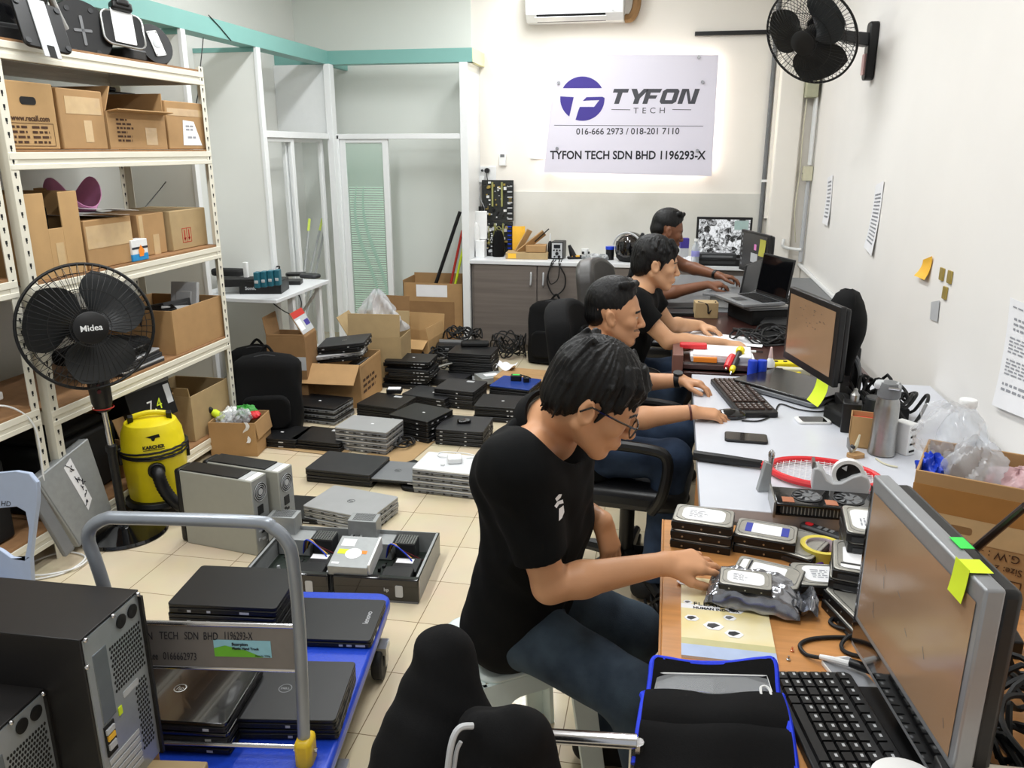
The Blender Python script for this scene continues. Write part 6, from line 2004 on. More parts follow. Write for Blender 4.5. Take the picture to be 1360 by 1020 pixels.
MB().tube([(0,0,0.004),(-0.015,0,0.03),(-0.02,0,0.06)],[0.004,0.006,0.003],8).build('jaw','steel_dull',t)
MB().tube([(0,0,0.004),(0.015,0.004,0.03),(0.022,0.004,0.065)],[0.004,0.006,0.003],8).build('jaw','beige_plastic',t)
MB().cyl((0,-0.006,0.028),(0,0.006,0.028),0.006,10).build('pivot','dark_grey',t)
tag(MB().rrect(0.05,0.035,0.01,0,0.012).build('wood_chip','card',loc=P(1136,607,DZT),rz=R(30)),'brown scrap lying beside the small pliers','scrap')
t=thing('power_strip','white power adapter strip behind the flask','power strip',(P(1198,604,DZT).x+0.005,P(1198,604,DZT).y+0.02,DZT),R(40))
MB().box(-0.02,0.02,-0.03,0.03,0,0.105).build('body','white_plastic',t,bevel=0.004)
for k in range(4):
 MB().box(-0.012,0.012,-0.032,-0.03,0.012+0.024*k,0.018+0.024*k).build('socket','hole',t)
cable('thin_white_cable',[P(1163,610,DZT)+Vector((0,0,.003)),P(1172,616,DZT)+Vector((0,0,.003)),P(1182,620,DZT)+Vector((0,0,.004)),P(1192,622,DZT)+Vector((0,0,.004))],0.003,'short white cable with a plug in front of the flask',m='beige_plastic')
# racket
RZ=DZT+0.012
hA,hB,hC=P(921,606,RZ),P(1016,617,RZ),P(1040,622,RZ)
t=thing('badminton_racket','red and black racket lying across the white desk','racket',(hA.x,hA.y,RZ),math.atan2((hC-hA).y,(hC-hA).x))
Lh=(hB-hA).length
MB().tube([(0,0,0.004),(Lh*0.5,0,0.004),(Lh*0.96,0,0.004)],[0.017,0.016,0.013],8).build('grip','black_plastic',t,bevel=0.001)
MB().box(Lh*0.94,Lh*1.12,-0.012,0.012,-0.008,0.012).build('throat','red',t,bevel=0.004)
cx_=Lh*1.1+0.145
MB().tube([(cx_+0.152*math.cos(R(k*10)),0.105*math.sin(R(k*10)),0.002)for k in range(36)],0.0105,8,closed=True).build('frame','red',t)
st_=MB()
for k in range(-6,7):
 y=k*0.0145
 x=0.145*math.sqrt(max(0,1-(y/0.1)**2))
 st_.cyl((cx_-x,y,0.002),(cx_+x,y,0.002),0.0009,4)
for k in range(-8,9):
 x=k*0.0165
 y=0.1*math.sqrt(max(0,1-(x/0.145)**2))
 st_.cyl((cx_+x,-y,0.0028),(cx_+x,y,0.0028),0.0009,4)
st_.build('strings','white_plastic',t)
# tape dispenser
p=P(1108,652,DZT)
t=thing('tape_dispenser','grey desktop tape dispenser standing on the racket','tape dispenser',(P(1072,646,DZT).x,P(1072,646,DZT).y-0.05,DZT+0.022),R(-6))
prof=[(0,0),(0.145,0),(0.150,0.03),(0.140,0.052),(0.122,0.060),(0.10,0.050),(0.075,0.030),(0.055,0.026),(0.038,0.034),(0.024,0.058),(0.012,0.066),(0.0,0.064)]
MB().prism([(x,z)for x,z in prof],-0.028,0.028,T=T3((0,0,0),(R(90),0,0))).build('body','light_grey',t,bevel=0.004)
MB().lathe([(0.032,-0.01),(0.042,-0.01),(0.042,0.01),(0.032,0.01),(0.032,-0.01)],28,T=T3((0.092,-0.002,0.05),(R(90),0,0)),caps=False).build('tape_roll','white_plastic',t)
sp_=MB().lathe([(0.001,-0.009),(0.032,-0.009),(0.032,0.009),(0.001,0.009)],24,T=T3((0.092,-0.002,0.05),(R(90),0,0)))
sp_.build('tape_core','black_plastic',t)
hb=MB()
for k in range(3):
 a=2*math.pi*k/3
 hb.prism([(0.012*math.cos(a),0.012*math.sin(a)),(0.026*math.cos(a-0.3),0.026*math.sin(a-0.3)),(0.026*math.cos(a+0.3),0.026*math.sin(a+0.3))],0.009,0.011,T=T3((0.092,-0.002,0.05),(R(90),0,0)))
hb.build('core_hole','light_grey',t)
MB().box(-0.004,0.004,-0.02,0.02,0.06,0.08).build('cutter','steel',t)
# steel bottle-like flash lamp standing by the graphics card
p=P(1020,648,DZT)
t=thing('metal_bracket','upright grey steel bracket standing by the graphics card','bracket',(P(1020,652,DZT).x-0.012,P(1020,652,DZT).y,DZT),R(10))
MB().prism([(-0.02,0),(0.018,0),(0.012,0.085),(-0.004,0.09)],-0.011,0.011,T=T3((0,0,0),(R(90),0,0))).build('plate','steel_dull',t,bevel=0.002)
MB().tube([(0.01,0,0.02),(0.013,0,0.09),(0.013,0,0.105)],[0.007,0.007,0.009],10).build('rod','steel',t)
MB().lathe([(0.006,0.10),(0.009,0.104),(0.009,0.115),(0.004,0.122),(0.001,0.122)],14,T=T3((0.013,0,0))).build('cap','chrome',t)
# graphics card
a_,b_=P(1030,690,DZT),P(1150,700,DZT)
t=thing('graphics_card','black twin-fan graphics card at the edge of the white desk','graphics card',(a_.x,a_.y+0.03,DZT),math.atan2((b_-a_).y,(b_-a_).x))
Lg=0.265
MB().box(0.0,Lg,-0.01,0.10,0.004,0.008).build('circuit_board','black_plastic',t)
MB().box(0.012,Lg-0.01,-0.006,0.095,0.008,0.03).build('heat_sink','dark_grey',t,bevel=0.002)
fs_=MB()
for k in range(26):
 fs_.box(0.02+k*0.009,0.022+k*0.009,-0.0075,0.0,0.009,0.029)
fs_.build('sink_fins','steel_dull',t)
MB().box(0.0,Lg,-0.012,0.10,0.03,0.04).build('shroud','black_gloss',t,bevel=0.004)
for k,x in enumerate((0.085,0.19)):
 f_=MB().lathe([(0.001,0.04),(0.038,0.04),(0.04,0.0415),(0.038,0.043),(0.035,0.0405),(0.001,0.0405)],24,T=T3((x,0.045,0))).build('fan_ring','dark_grey',t)
 bl_=MB()
 for j in range(9):
  a=2*math.pi*j/9
  bl_.add([(x+0.013*math.cos(a),0.045+0.013*math.sin(a),0.042),(x+0.034*math.cos(a+0.2),0.045+0.034*math.sin(a+0.2),0.042),(x+0.034*math.cos(a+0.65),0.045+0.034*math.sin(a+0.65),0.0445),(x+0.013*math.cos(a+0.4),0.045+0.013*math.sin(a+0.4),0.0435)],[(0,1,2,3)])
 bl_.lathe([(0.013,0.042),(0.012,0.045),(0.001,0.0455)],16,T=T3((x,0.045,0)))
 bl_.build('fan_blades','mid_grey',f_)
for x in(0.018,0.127,0.238):
 MB().box(x,x+0.03,-0.002,0.03,0.04,0.0412).build('copper_panel',mat('copper',(226,150,116),0.25,0.6),t)
MB().box(-0.006,0.0,-0.02,0.105,0.0,0.045).build('slot_bracket','steel',t,bevel=0.001)
# ---- hard disks on the wood desk
mat('disk_metal',(182,180,172),0.34,0.6,var=0.06,scale=30)
def disk(label,loc,rz,style,group='hard disks on the wood desk',tiltx=0.0):
 t=thing('hard_disk',label,'hard disk',loc,rot=Euler((tiltx,0,rz)),group=group)
 MB().box(-0.0735,0.0735,-0.051,0.051,0,0.0205).build('body','black_plastic',t,bevel=0.002)
 lid=MB().rrect(0.145,0.099,0.012,0.0205,0.0245).build('cover','disk_metal',t,bevel=0.003)
 MB().tube([(x,y,0.0245)for x,y in rrpoly(0.13,0.082,0.02,5)],0.0012,5,closed=True).build('rim','steel',lid)
 if style=='blue':
  b=MB()
  b.box(-0.05,-0.034,-0.024,0.026,0.0246,0.0252,1).box(-0.034,0.036,-0.026,0.028,0.0246,0.0252,0).box(0.036,0.054,-0.022,0.026,0.0246,0.0252,1)
  b.build('label_sheet',['white_paper',mat('label_blue',(48,60,160),0.5)],lid)
 elif style=='white':
  b=MB()
  b.rrect(0.105,0.072,0.02,0.0246,0.0252)
  b.build('label_sheet','white_paper',lid)
  pr=MB()
  lines_print(pr,-0.035,0.01,-0.02,0.02,5,0,seed=int(loc[0]*1000)%97,fill=0.6)
  pr.v=[Vector((v.x,v.z,0.0254))for v in pr.v]
  pr.build('label_print','ink_soft',lid)
 elif style=='bar':
  b=MB()
  b.rrect(0.075,0.06,0.006,0.0246,0.0252,cx=0.0).box(-0.062,-0.048,-0.035,0.035,0.0246,0.0252).box(-0.044,-0.040,-0.035,0.035,0.0246,0.0252,1)
  b.build('label_sheet',['white_paper','ink'],lid)
 sc_=MB()
 for x in(-0.045,0.0,0.045):
  sc_.cyl((x,-0.0505,0.008),(x,-0.0518,0.008),0.0025,8)
 sc_.build('side_screws','steel',t)
 MB().box(-0.076,-0.0735,-0.04,0.04,0.002,0.013).build('connector','dark_grey',t)
 return t
def disk_stack(px,n,rz,style,where,z0=WZ,top_only=False):
 out=[]
 zt_=z0+n*0.0262
 c=P(px[0],px[1],zt_)
 r_=random.Random(int(px[0]))
 for k in range(n):
  l=('hard disk on top of %s' if k==0 else 'hard disk '+ORD[k]+' of %s')%where if n>1 else 'hard disk '+where
  j=0 if k==0 else 0.003
  out.append(disk(l,(c.x+r_.uniform(-j,j),c.y+r_.uniform(-j,j),zt_-(k+1)*0.0262),rz+R(r_.uniform(-3,3)if k else 0),style if k==0 else None))
 return out
disk_stack((935,683),3,R(-8),'white','the stack at the corner of the wood desk')
disk_stack((1018,703),2,R(-12),'blue','the pair with a blue-ended label')
disk_stack((1020,758),2,R(-18),'bar','the bar-code pair behind the silver bag')
disk_stack((1099,762),1,R(4),'white','with a white rounded label beside the pink case',WZ+0.018)
disk_stack((1066,720),1,R(60),None,'lying bare behind the tape roll')
disk_stack((1139,738),4,R(80),'bar','the stack of bare drives beside the monitor edge')
disk_stack((1153,690),6,R(84),'white','the tall tilted stack behind the monitor')
disk_stack((1148,800),2,R(-70),None,'the pair half hidden by the monitor')
# silver anti-static bag with a small drive on it
c=P(985,800,WZ)
t=thing('antistatic_bag','crumpled silver antistatic bag lying on the magazine','bag',(c.x+0.025,c.y+0.010,WZ+0.008),R(-10))
b=MB()
def asf(u,v):
 x=(u-0.5)*0.20
 y=(v-0.5)*0.13
 e=max(0.0,(1-(2*abs(u-0.5))**4)*(1-(2*abs(v-0.5))**4))
 return(x,y,0.003+0.048*e**0.45+0.0035*math.sin(23*u+9*v)*math.cos(17*v-5*u)+0.002*math.sin(37*v+13*u))
b.sheet(asf,44,30)
b.build('bag_skin',mat('antistatic',(150,152,158),0.16,0.75,var=0.25,scale=40),t,smooth=40)
b=MB().sheet(lambda u,v:(0.085+0.05*u,(v-0.5)*0.10*(1-0.4*u)-0.01,0.02+0.012*math.sin(11*v+6*u)+0.012*math.cos(9*u)),12,16)
b.build('bag_end','antistatic',t,smooth=40)
sd_=disk('small hard disk with a white label lying on the silver bag',(P(990,769,WZ+0.065).x,P(990,769,WZ+0.065).y-0.005,WZ+0.056),R(-6),'white')
sd_.scale=(0.74,0.74,0.6)
# magazine
mq=[(908,768),(1010,790),(1028,880),(896,868)]
c,a,w_,d_=fitq([(911,764),(1018,778),(1028,881),(897,871)],WZ+0.006)
t=thing('magazine','yellow and white magazine under the silver bag','magazine',(c.x,c.y,WZ),a)
MB().box(-w_/2,w_/2,-d_/2,d_/2,0,0.005).build('pages','white_paper',t)
MB().box(-w_/2,w_/2,-d_/2,d_/2,0.005,0.0056).build('cover',mat('mag_yellow',(232,212,142),0.3,rgb2=(240,232,200),scale=9),t)
b=MB()
b.box(-w_/2,w_/2,-d_/2,-d_/2+d_*0.13,0.0057,0.0061,0).box(-w_/2,w_/2,-d_/2+d_*0.13,-d_/2+d_*0.20,0.0057,0.0060,1).box(-w_/2,-w_*0.05,0.02,d_*0.12,0.0057,0.0060,2)
b.build('cover_stripe',[mat('mag_blue',(176,192,222),0.4),mat('mag_olive',(196,190,140),0.4),'white_paper'],t)
hx=MB()
for(x,y,r_,k)in((-0.45,0.42,0.022,0),(-0.42,0.14,0.012,1),(-0.38,-0.06,0.018,0),(-0.14,-0.13,0.024,0),(0.05,-0.01,0.016,1),(0.08,-0.20,0.022,0),(0.12,0.10,0.024,0)):
 hx.prism([(x*w_+r_*0.9*math.cos(R(60*j)),y*d_+r_*0.7*math.sin(R(60*j)))for j in range(6)],0.0061,0.0064,2)
 hx.prism([(x*w_+r_*0.6*math.cos(R(60*j+20)),y*d_+r_*0.42*math.sin(R(60*j+20)))for j in range(5)],0.0064,0.0067,k)
hx.build('cover_print_pattern',['dark_grey','mid_grey','white_paper'],t)
tx=MB()
text_mb(tx,'FLEXION',0.018,T3((-w_*0.36,d_*0.11,0.0062)),sx=1.2)
text_mb(tx,'HUMAN INDOOR',0.011,T3((-w_*0.36,d_*0.065,0.0062)),bold=0.0004,sx=1.1)
tx.build('cover_text','ink',t)
# tape roll, multimeter, pink case, pen
p=P(1094,748,WZ)
t=thing('masking_tape','yellow masking tape roll lying on the wood desk','tape',(p.x,p.y+0.035,WZ),0)
MB().lathe([(0.040,0),(0.052,0),(0.052,0.032),(0.040,0.032),(0.040,0)],36,caps=False).build('tape_body',mat('tape_yellow',(222,204,84),0.4),t)
MB().lathe([(0.0385,0.001),(0.0399,0.001),(0.0399,0.031),(0.0385,0.031),(0.0385,0.001)],36,caps=False).build('paper_core',mat('core_lilac',(222,208,216),0.7),t)
p=P(1098,705,WZ+0.02)
t=thing('remote_control','dark tester with a red button lying behind the tape roll','tester',(p.x-0.005,p.y,WZ+0.003),R(-35))
MB().rrect(0.13,0.034,0.014,0,0.02).build('body','dark_grey',t,bevel=0.006)
MB().rrect(0.02,0.016,0.006,0.02,0.0225,cx=-0.042).build('red_button','red',t)
bn=MB()
for k in range(3):
 bn.box(-0.018+0.016*k,-0.008+0.016*k,-0.008,0.008,0.02,0.0222)
bn.build('button_row','mid_grey',t)
MB().rrect(0.05,0.026,0.008,0.001,0.018,cx=0.085).build('yellow_end','yellow',t,bevel=0.004)
p=P(1108,795,WZ)
t=thing('card_reader','magenta and black card reader beside the cables','card reader',(p.x,p.y+0.02,WZ),R(4))
MB().rrect(0.075,0.045,0.01,0,0.017).build('body','magenta',t,bevel=0.004)
MB().box(-0.036,0.036,-0.0235,-0.02,0.002,0.014).build('black_face','black_gloss',t,bevel=0.003)
tool('purple_pen','purple pen half under the tape roll','pen',P(1076,757,WZ)+Vector((0,0,0.006)),P(1092,752,WZ)+Vector((0,0,0.006)),[('tip',0,0.3,0.003,'beige_plastic'),('barrel',0.3,1.0,0.006,mat('purple',(90,40,150),0.4))])
for k,(x,y,m_,l)in enumerate(((1052,865,'copper','pinkish screw lying on the wood desk before the cable loop'),(1047,877,'steel','steel screw lying beside the keyboard edge'))):
 p=P(x,y,WZ)
 tag(MB().lathe([(0.001,0),(0.004,0),(0.004,0.002),(0.0018,0.003),(0.0018,0.009),(0.001,0.009)],10).build('screw',m_,loc=p+Vector((0,0,0.001))),l,'screw')
 # tool pouch with blue trim
ql=[(866,878),(1026,880),(1030,940),(850,925)]
pz=WZ
A1,B1,C1,D1=P(868,884,pz+0.045),P(1026,886,pz+0.045),P(1052,1012,pz+0.02),P(848,1000,pz+0.02)
t=thing('tool_pouch','black fabric tool pouch with bright blue trim lying open on the desk','pouch',((A1.x+C1.x)/2,(A1.y+C1.y)/2,pz),0)
o_=t.location
bt=MB()
def bil(u,v,dz=0.0):
 p=A1.lerp(B1,u).lerp(D1.lerp(C1,u),v)
 return Vector((p.x-o_.x,p.y-o_.y,dz))
def back_f(u,v):
 p=bil(u,v*0.45)
 p.z=0.052-0.05*v+0.004*math.sin(6*u+2)+0.006*(2*u-1)**2
 return p
bt.sheet(back_f,20,10,0.006)
bt.build('back_panel','fabric_black',t)
ff=MB()
def front_f(u,v):
 p=bil(u*1.04-0.02,0.34+0.78*v)
 p.z=0.034+0.016*math.sin(math.pi*min(1,v*1.1))-0.035*v*v+0.003*math.sin(9*u+4*v)-0.007*math.exp(-((v-0.5)/0.06)**2)
 return p
ff.sheet(front_f,24,18,0.008)
ff.build('front_panel','fabric_black',t)
for nm,path in(('blue_trim',[back_f(0,1),back_f(0,0.4),back_f(0,0.05),back_f(0.08,0),back_f(0.3,0),back_f(0.6,0),back_f(0.9,0),back_f(1,0.05),back_f(1,0.5),back_f(1,1)]),('blue_trim',[front_f(0,0.9),front_f(0,0.5),front_f(0,0.2),front_f(0.0,0.0),front_f(0.3,0),front_f(0.6,0),front_f(0.98,0),front_f(1,0.05),front_f(1,0.4),front_f(1,0.7),front_f(1,1)])):
 m_=MB()
 pth=smooth_path(path,5)
 m_.tube(pth,0.0065,8)
 m_.build(nm,'blue_cloth',t)
pc_=MB()
slab(pc_,[bil(0.05,0.14,0.045),bil(0.93,0.15,0.045),bil(0.96,0.42,0.036),bil(0.03,0.42,0.036)],(0,0,1),0.003)
tc_=thing('clear_case','clear plastic case lying in the blue-trimmed pouch','case',o_)
pc_.build('cover',mat('clear_case_mat',(210,214,218),0.08,alpha=0.25,var=0.0,spec=1.0),tc_)
slab(MB(),[bil(0.07,0.16,0.036),bil(0.5,0.16,0.036),bil(0.5,0.42,0.030),bil(0.05,0.42,0.030)],(0,0,1),0.006).build('tray','dark_grey',tc_)
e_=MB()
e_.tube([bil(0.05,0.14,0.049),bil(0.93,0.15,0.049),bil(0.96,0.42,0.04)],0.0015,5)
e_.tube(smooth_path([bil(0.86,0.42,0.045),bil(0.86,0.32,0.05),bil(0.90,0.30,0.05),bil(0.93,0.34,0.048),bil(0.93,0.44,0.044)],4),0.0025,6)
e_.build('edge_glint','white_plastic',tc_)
# near keyboard: a lively black one, long axis away from the camera
ka,kb_=P(1040,893,WZ+0.02),P(1105,1040,WZ+0.02)
kc,kd_=P(1105,893,WZ+0.02),P(1200,1040,WZ+0.02)
cK=(ka+kb_+kc+kd_)/4
dirn=((kb_-ka)+(kd_-kc)).normalized()
keyboard('black keyboard with worn legends in front of the near monitor',cK+dirn*0.075+Vector((0.004,0,0)),math.atan2(dirn.y,dirn.x),0.44,0.155,WZ,rows=6,cols=18,kh=0.008,h=0.018)
gadget('black_pad','flat black pad between the near keyboard and monitor','pad',(P(1168,960,WZ).x,P(1168,960,WZ).y-0.06,WZ),(0.10,0.30,0.006),'black_plastic',R(4),0.01,bev=0.001)
# white phone and the white-ended cable lying over it
phone('white phone lying between the near keyboard and the monitor',[(1094,872),(1132,871),(1174,924),(1128,931)],WZ,mat('phone_glass',(150,152,156),0.1),'white_plastic',0.010)
pt=lambda x,y,dz=0.005:P(x,y,WZ)+Vector((0,0,dz))
t=thing('video_cable','black cable with a white and black plug lying over the white phone','cable',(0,0,0))
MB().tube(smooth_path([pt(1142,850),pt(1105,849),pt(1075,852),pt(1062,860),pt(1070,872),pt(1090,882,0.014)],7),0.0042,8).build('cord','rubber',t)
MB().tube([pt(1088,881,0.015),pt(1105,888,0.02),pt(1126,895,0.022)],[0.005,0.0065,0.0065],10).build('white_plug','white_plastic',t)
MB().tube([pt(1126,894,0.024),pt(1140,899,0.024),pt(1155,905,0.024)],[0.0085,0.0095,0.0085],12).build('ferrite_core','black_plastic',t)
MB().tube([pt(1155,904,0.022),pt(1165,904,0.016)],0.004,8).build('cord_end','rubber',t)
cable('black_cable',[pt(1106,795),pt(1112,820),pt(1128,848),pt(1150,865),pt(1160,850,0.01),pt(1135,845,0.012),pt(1112,836),pt(1102,828),pt(1115,820),pt(1148,816)],0.0042,'thick black cable looping beside the near monitor')
cable('black_cable',[pt(1158,856,0.012),pt(1130,852,0.014),pt(1117,860,0.006),pt(1125,870),pt(1155,876),pt(1180,872)],0.0042,'second black cable loop below the first by the monitor')
# carton at the right with plastic bags and a bottle behind
f0,f1=P(1196,772,WZ),P(1330,806,WZ)
u_=(f1-f0)
rzb=math.atan2(u_.y,u_.x)
Wb=0.25
ctr=f0+u_.normalized()*(Wb/2)+Vector((-math.sin(rzb),math.cos(rzb),0))*0.12
BX=carton('carton','taped brown carton of plastic bags standing on the wood desk by the wall',Wb,0.24,0.275,(ctr.x,ctr.y+0.01,WZ),rzb,'card',flaps={})
BX_W=Vector((ctr.x,ctr.y+0.01,WZ))
MB().box(-Wb/2-0.001,Wb/2+0.001,-0.1215,-0.12,0.185,0.245).build('tape','tape_brown',BX)
MB().box(-Wb/2-0.001,Wb/2+0.001,-0.1212,-0.12,0.13,0.185).build('tape','tape_clear',BX)
pr=MB()
text_mb(pr,'G.W :',0.026,T3((0.100,-0.1216,0.122),(R(90),0,0))@Matrix.Rotation(math.pi,4,'Z'),sx=0.95)
text_mb(pr,'Size: 21.5',0.023,T3((0.108,-0.1216,0.092),(R(90),0,0))@Matrix.Rotation(math.pi,4,'Z'),sx=0.9)
for(x0,x1)in((-0.005,0.045),(0.06,0.11)):
 z0,z1,y=0.015,0.06,-0.1216
 pr.box(x0,x1,y,y+0.0006,z0,z0+0.002).box(x0,x1,y,y+0.0006,z1,z1+0.002).box(x0,x0+0.002,y,y+0.0006,z0,z1).box(x1-0.002,x1,y,y+0.0006,z0,z1)
 xm=(x0+x1)/2
 pr.prism([(xm-0.008,0.028),(xm+0.008,0.028),(xm+0.004,0.046),(xm-0.004,0.046)],0.1205,0.1216,T=T3((0,0,0),(R(90),0,0)))
pr.box(-0.05,0.03,-0.1216,-0.121,0.118,0.1195)
pr.build('print','ink_brown',BX)
MB().rrect(0.045,0.018,0.006,0,0.001,T=T3((-0.02,-0.1205,0.155),(R(90),0,0))).build('hand_hole','card_dark',BX)
Tb=Matrix.Translation(BX_W)@Matrix.Rotation(rzb,4,'Z')
crumple('clear crumpled bag bulging out of the carton by the wall',Tb@Vector((-0.02,-0.03,0.27)),(0.055,0.05,0.07),'bag_film',1)
crumple('clear milky bag hanging over the far side of the carton',Tb@Vector((-0.09,0.08,0.31)),(0.07,0.05,0.075),'film',2)
crumple('pink bubble wrap filling one side of the carton',Tb@Vector((0.07,0.0,0.235)),(0.06,0.07,0.045),mat('pink_wrap',(210,172,176),0.3,alpha=0.85,var=0.1,scale=80,bump=0.4),3,'bubble_wrap',0.12,'bubble wrap')
crumple('blue wrapper showing inside the carton',Tb@Vector((-0.10,-0.03,0.25)),(0.03,0.04,0.035),'blue',4,'blue_wrapper',0.25,'wrapper')
crumple('clear sheet standing up at the wall corner of the carton',Tb@Vector((0.12,0.07,0.30)),(0.018,0.03,0.08),'film',5,'plastic_sheet',0.2,'plastic sheet')
p=P(1276,632,DZT)
t=thing('water_bottle','large clear plastic water bottle behind the carton','bottle',(p.x-0.0,2.36,DZT),R(0))
t.location.x=PY(1275,600,2.36).x
MB().lathe([(0.001,0),(0.06,0),(0.068,0.008),(0.068,0.10),(0.064,0.105),(0.068,0.112),(0.067,0.15),(0.05,0.195),(0.026,0.222),(0.022,0.23),(0.022,0.24)],32,caps=False).build('body',mat('bottle_pet',(226,234,242),0.06,alpha=0.38,var=0.02,spec=1.0),t)
MB().lathe([(0.001,0.256),(0.022,0.256),(0.0245,0.252),(0.0245,0.238),(0.022,0.234)],24).build('cap','white_plastic',t)
b=MB()
b.sheet(lambda u,v:(0.0688*math.cos(R(-130+80*u)),0.0688*math.sin(R(-130+80*u)),0.03+0.06*v),10,2)
lb_=b.build('label_sheet','white_paper',t)
b=MB()
for k in range(5):
 b.sheet(lambda u,v,k=k:(0.0695*math.cos(R(-120+12*k+6*u)),0.0695*math.sin(R(-120+12*k+6*u)),0.04+0.035*v),3,1)
b.build('label_print','ink_soft',lb_)
# cable clutter behind the near monitor
tangle('cable_heap','tangle of black cables behind the near monitor',(0.62,1.22,WZ),0.16,0.24,0.10,12,0.0055,seed=31)
t=thing('power_adapter','square black adapter lying behind the near monitor','adapter',(P(1315,860,WZ).x,P(1315,860,WZ).y,WZ),R(-4))
MB().rrect(0.095,0.065,0.006,0,0.04).build('body','black_plastic',t,bevel=0.004)
t=thing('wire_connector','white connector on red and yellow wires by the wall carton','connector',P(1325,812,WZ)+Vector((0,0,0.004)),R(-20))
MB().box(-0.014,0.014,-0.008,0.008,0,0.012).build('white_shell','white_plastic',t,bevel=0.001)
for k,m_ in enumerate(('ink_red','ink_red','orange_yellow')):
 MB().tube(smooth_path([(-0.014,0.004-0.004*k,0.006),(-0.035,0.008-0.02*k,0.012),(-0.05+0.02*k,-0.02-0.012*k,0.006),(-0.02+0.01*k,-0.045,0.004)],5),0.0018,6).build('wire',m_,t)
tag(MB().rrect(0.02,0.012,0.003,0,0.008).build('white_plug','white_plastic',loc=P(1328,790,WZ),rz=R(10)),'small white plug lying at the foot of the wall carton','plug')
t=thing('antenna','black antenna rod sticking up behind the near monitor','antenna',(0,0,0))
a0,a1_=PY(1280,742,1.30),PY(1362,672,1.12)
MB().tube([a0,a1_],[0.007,0.0055],10).build('rod',mat('dark_brown',(44,30,26),0.4),t)
MB().tube([Vector((a0.x,a0.y,WZ)),a0],[0.012,0.008],10).build('base','black_plastic',t)
tag(MB().box(-0.07,0.07,-0.05,0.09,0,0.16).box(-0.06,0.06,-0.052,-0.05,0.02,0.14).build('equipment_box','black_matte',loc=(0.86,1.40,WZ),bevel=0.005),'black equipment box by the wall at the picture edge','box')
# cream tray and white lid at the bottom edge
p=P(1190,1012,WZ+0.05)
t=thing('plastic_tub','white round lid just showing at the bottom edge','lid',(P(1198,1018,0.80).x,P(1198,1018,0.80).y-0.03,WZ+0.0),0)
MB().lathe([(0.001,0.0),(0.04,0.0),(0.045,0.07),(0.05,0.076),(0.05,0.084),(0.044,0.087),(0.001,0.087)],32).build('body','white_plastic',t)
p=P(1245,1005,0.82)
t=thing('cream_case','cream-coloured case with a dark corner at the bottom edge','case',(p.x,p.y,WZ),R(2))
MB().box(0.0,0.30,-0.16,0.0,0,0.105).build('body',mat('cream',(240,228,212),0.4,var=0.01),t,bevel=0.006)
MB().box(-0.004,0.01,-0.16,0.003,0.08,0.106).build('corner_trim','black_plastic',t,bevel=0.003)
# black jacket hung on the wall side of the wide monitor, cables below
b=MB()
def jf(u,v):
 a=2*math.pi*u
 r_=[0.05,0.085,0.10,0.095,0.075,0.055,0.045]
 k=v*6
 i=min(5,int(k))
 rr_=r_[i]+(r_[i+1]-r_[i])*(k-i)
 if v<0.03:
  rr_=0.01
 return(rr_*0.6*math.cos(a)+0.012*math.sin(3*a+6*v),rr_*1.15*math.sin(a)+0.01*math.sin(4*a+5*v)-0.05*v,-0.30*v)
b.sheet(jf,30,20)
jl=PY(1122,385,3.1)
tag(b.build('black_cap_bag','fabric_black',loc=(PY(1119,388,3.12).x+0.02,3.12,jl.z+0.0),smooth=80),'black cloth bag hanging behind the wide monitor','bag')
for k in range(2):
 z0=PY(1100,470,3.0).z
 cable('grey_cable',[PY(1114+4*k,450,3.0),PY(1124+4*k,466,3.02),PY(1136+3*k,478,3.05),PY(1142,500+6*k,3.05),Vector((0.72,3.06,DZT+0.01))],0.007,['grey cable running down beside the wide monitor, on the nearer side','grey cable running down beside the wide monitor, on the wall side'][k],m='mid_grey')
tangle('cable_heap','coils of black cable behind the wide monitor',(0.80,2.98,DZT),0.12,0.18,0.13,9,0.006,seed=41)
t=thing('equipment_case','black device lying under the cable coils on the white desk','device',(0.70,2.88,DZT),R(20))
MB().rrect(0.2,0.16,0.02,0,0.05).build('body','black_matte',t,bevel=0.01)
MB().cyl((0.02,-0.05,0.05),(0.02,-0.05,0.11),0.035,20).build('drum','dark_grey',t,bevel=0.004)
tag(MB().rrect(0.14,0.04,0.01,0,0.03).build('beige_adapter','beige_plastic',loc=(PY(1065,376,3.5).x,3.5,DZT),bevel=0.004),'beige adapter on the desk behind the wide monitor','adapter')
# ================================================================ wall fan and things on the right wall
wf_=thing('wall_fan','black wall fan high on the right wall','fan',(XR,5.20,2.2))
pb=[PX(1168,28,XR),PX(1166,104,XR)]
zc0,zc1=pb[1].z-2.2,pb[0].z-2.2
MB().rrect(0.10,zc1-zc0,0.03,0,0.05,T=T3((0,0,(zc0+zc1)/2),(R(90),0,R(-90)))).build('wall_plate','black_plastic',wf_,bevel=0.008)
MB().box(-0.06,-0.05,-0.03,0.03,zc0+0.03,zc0+0.14).build('control_panel',mat('dusty_pink',(200,160,156),0.5),wf_)
zh=0.07
hubp=PY(1077,48,4.98)
hub=hubp-Vector((XR,5.20,2.2))
MB().tube([(-0.045,0,zh),(-0.13,-0.03,zh+0.01),(-0.21,-0.06,zh+0.02)],[0.05,0.045,0.035],4,T=Matrix()).build('bracket_arm','dark_grey',wf_,bevel=0.006)
nfw=Vector((-0.52,-0.62,-0.46)).normalized()
xw=Vector((0,0,1)).cross(nfw).normalized()
yw=nfw.cross(xw)
hc_=hub
HW=Matrix(((xw.x,yw.x,nfw.x,hc_.x),(xw.y,yw.y,nfw.y,hc_.y),(xw.z,yw.z,nfw.z,hc_.z),(0,0,0,1)))
fan_head(wf_,HW,0.265,0.17,None,'fan_blade',wires=64)
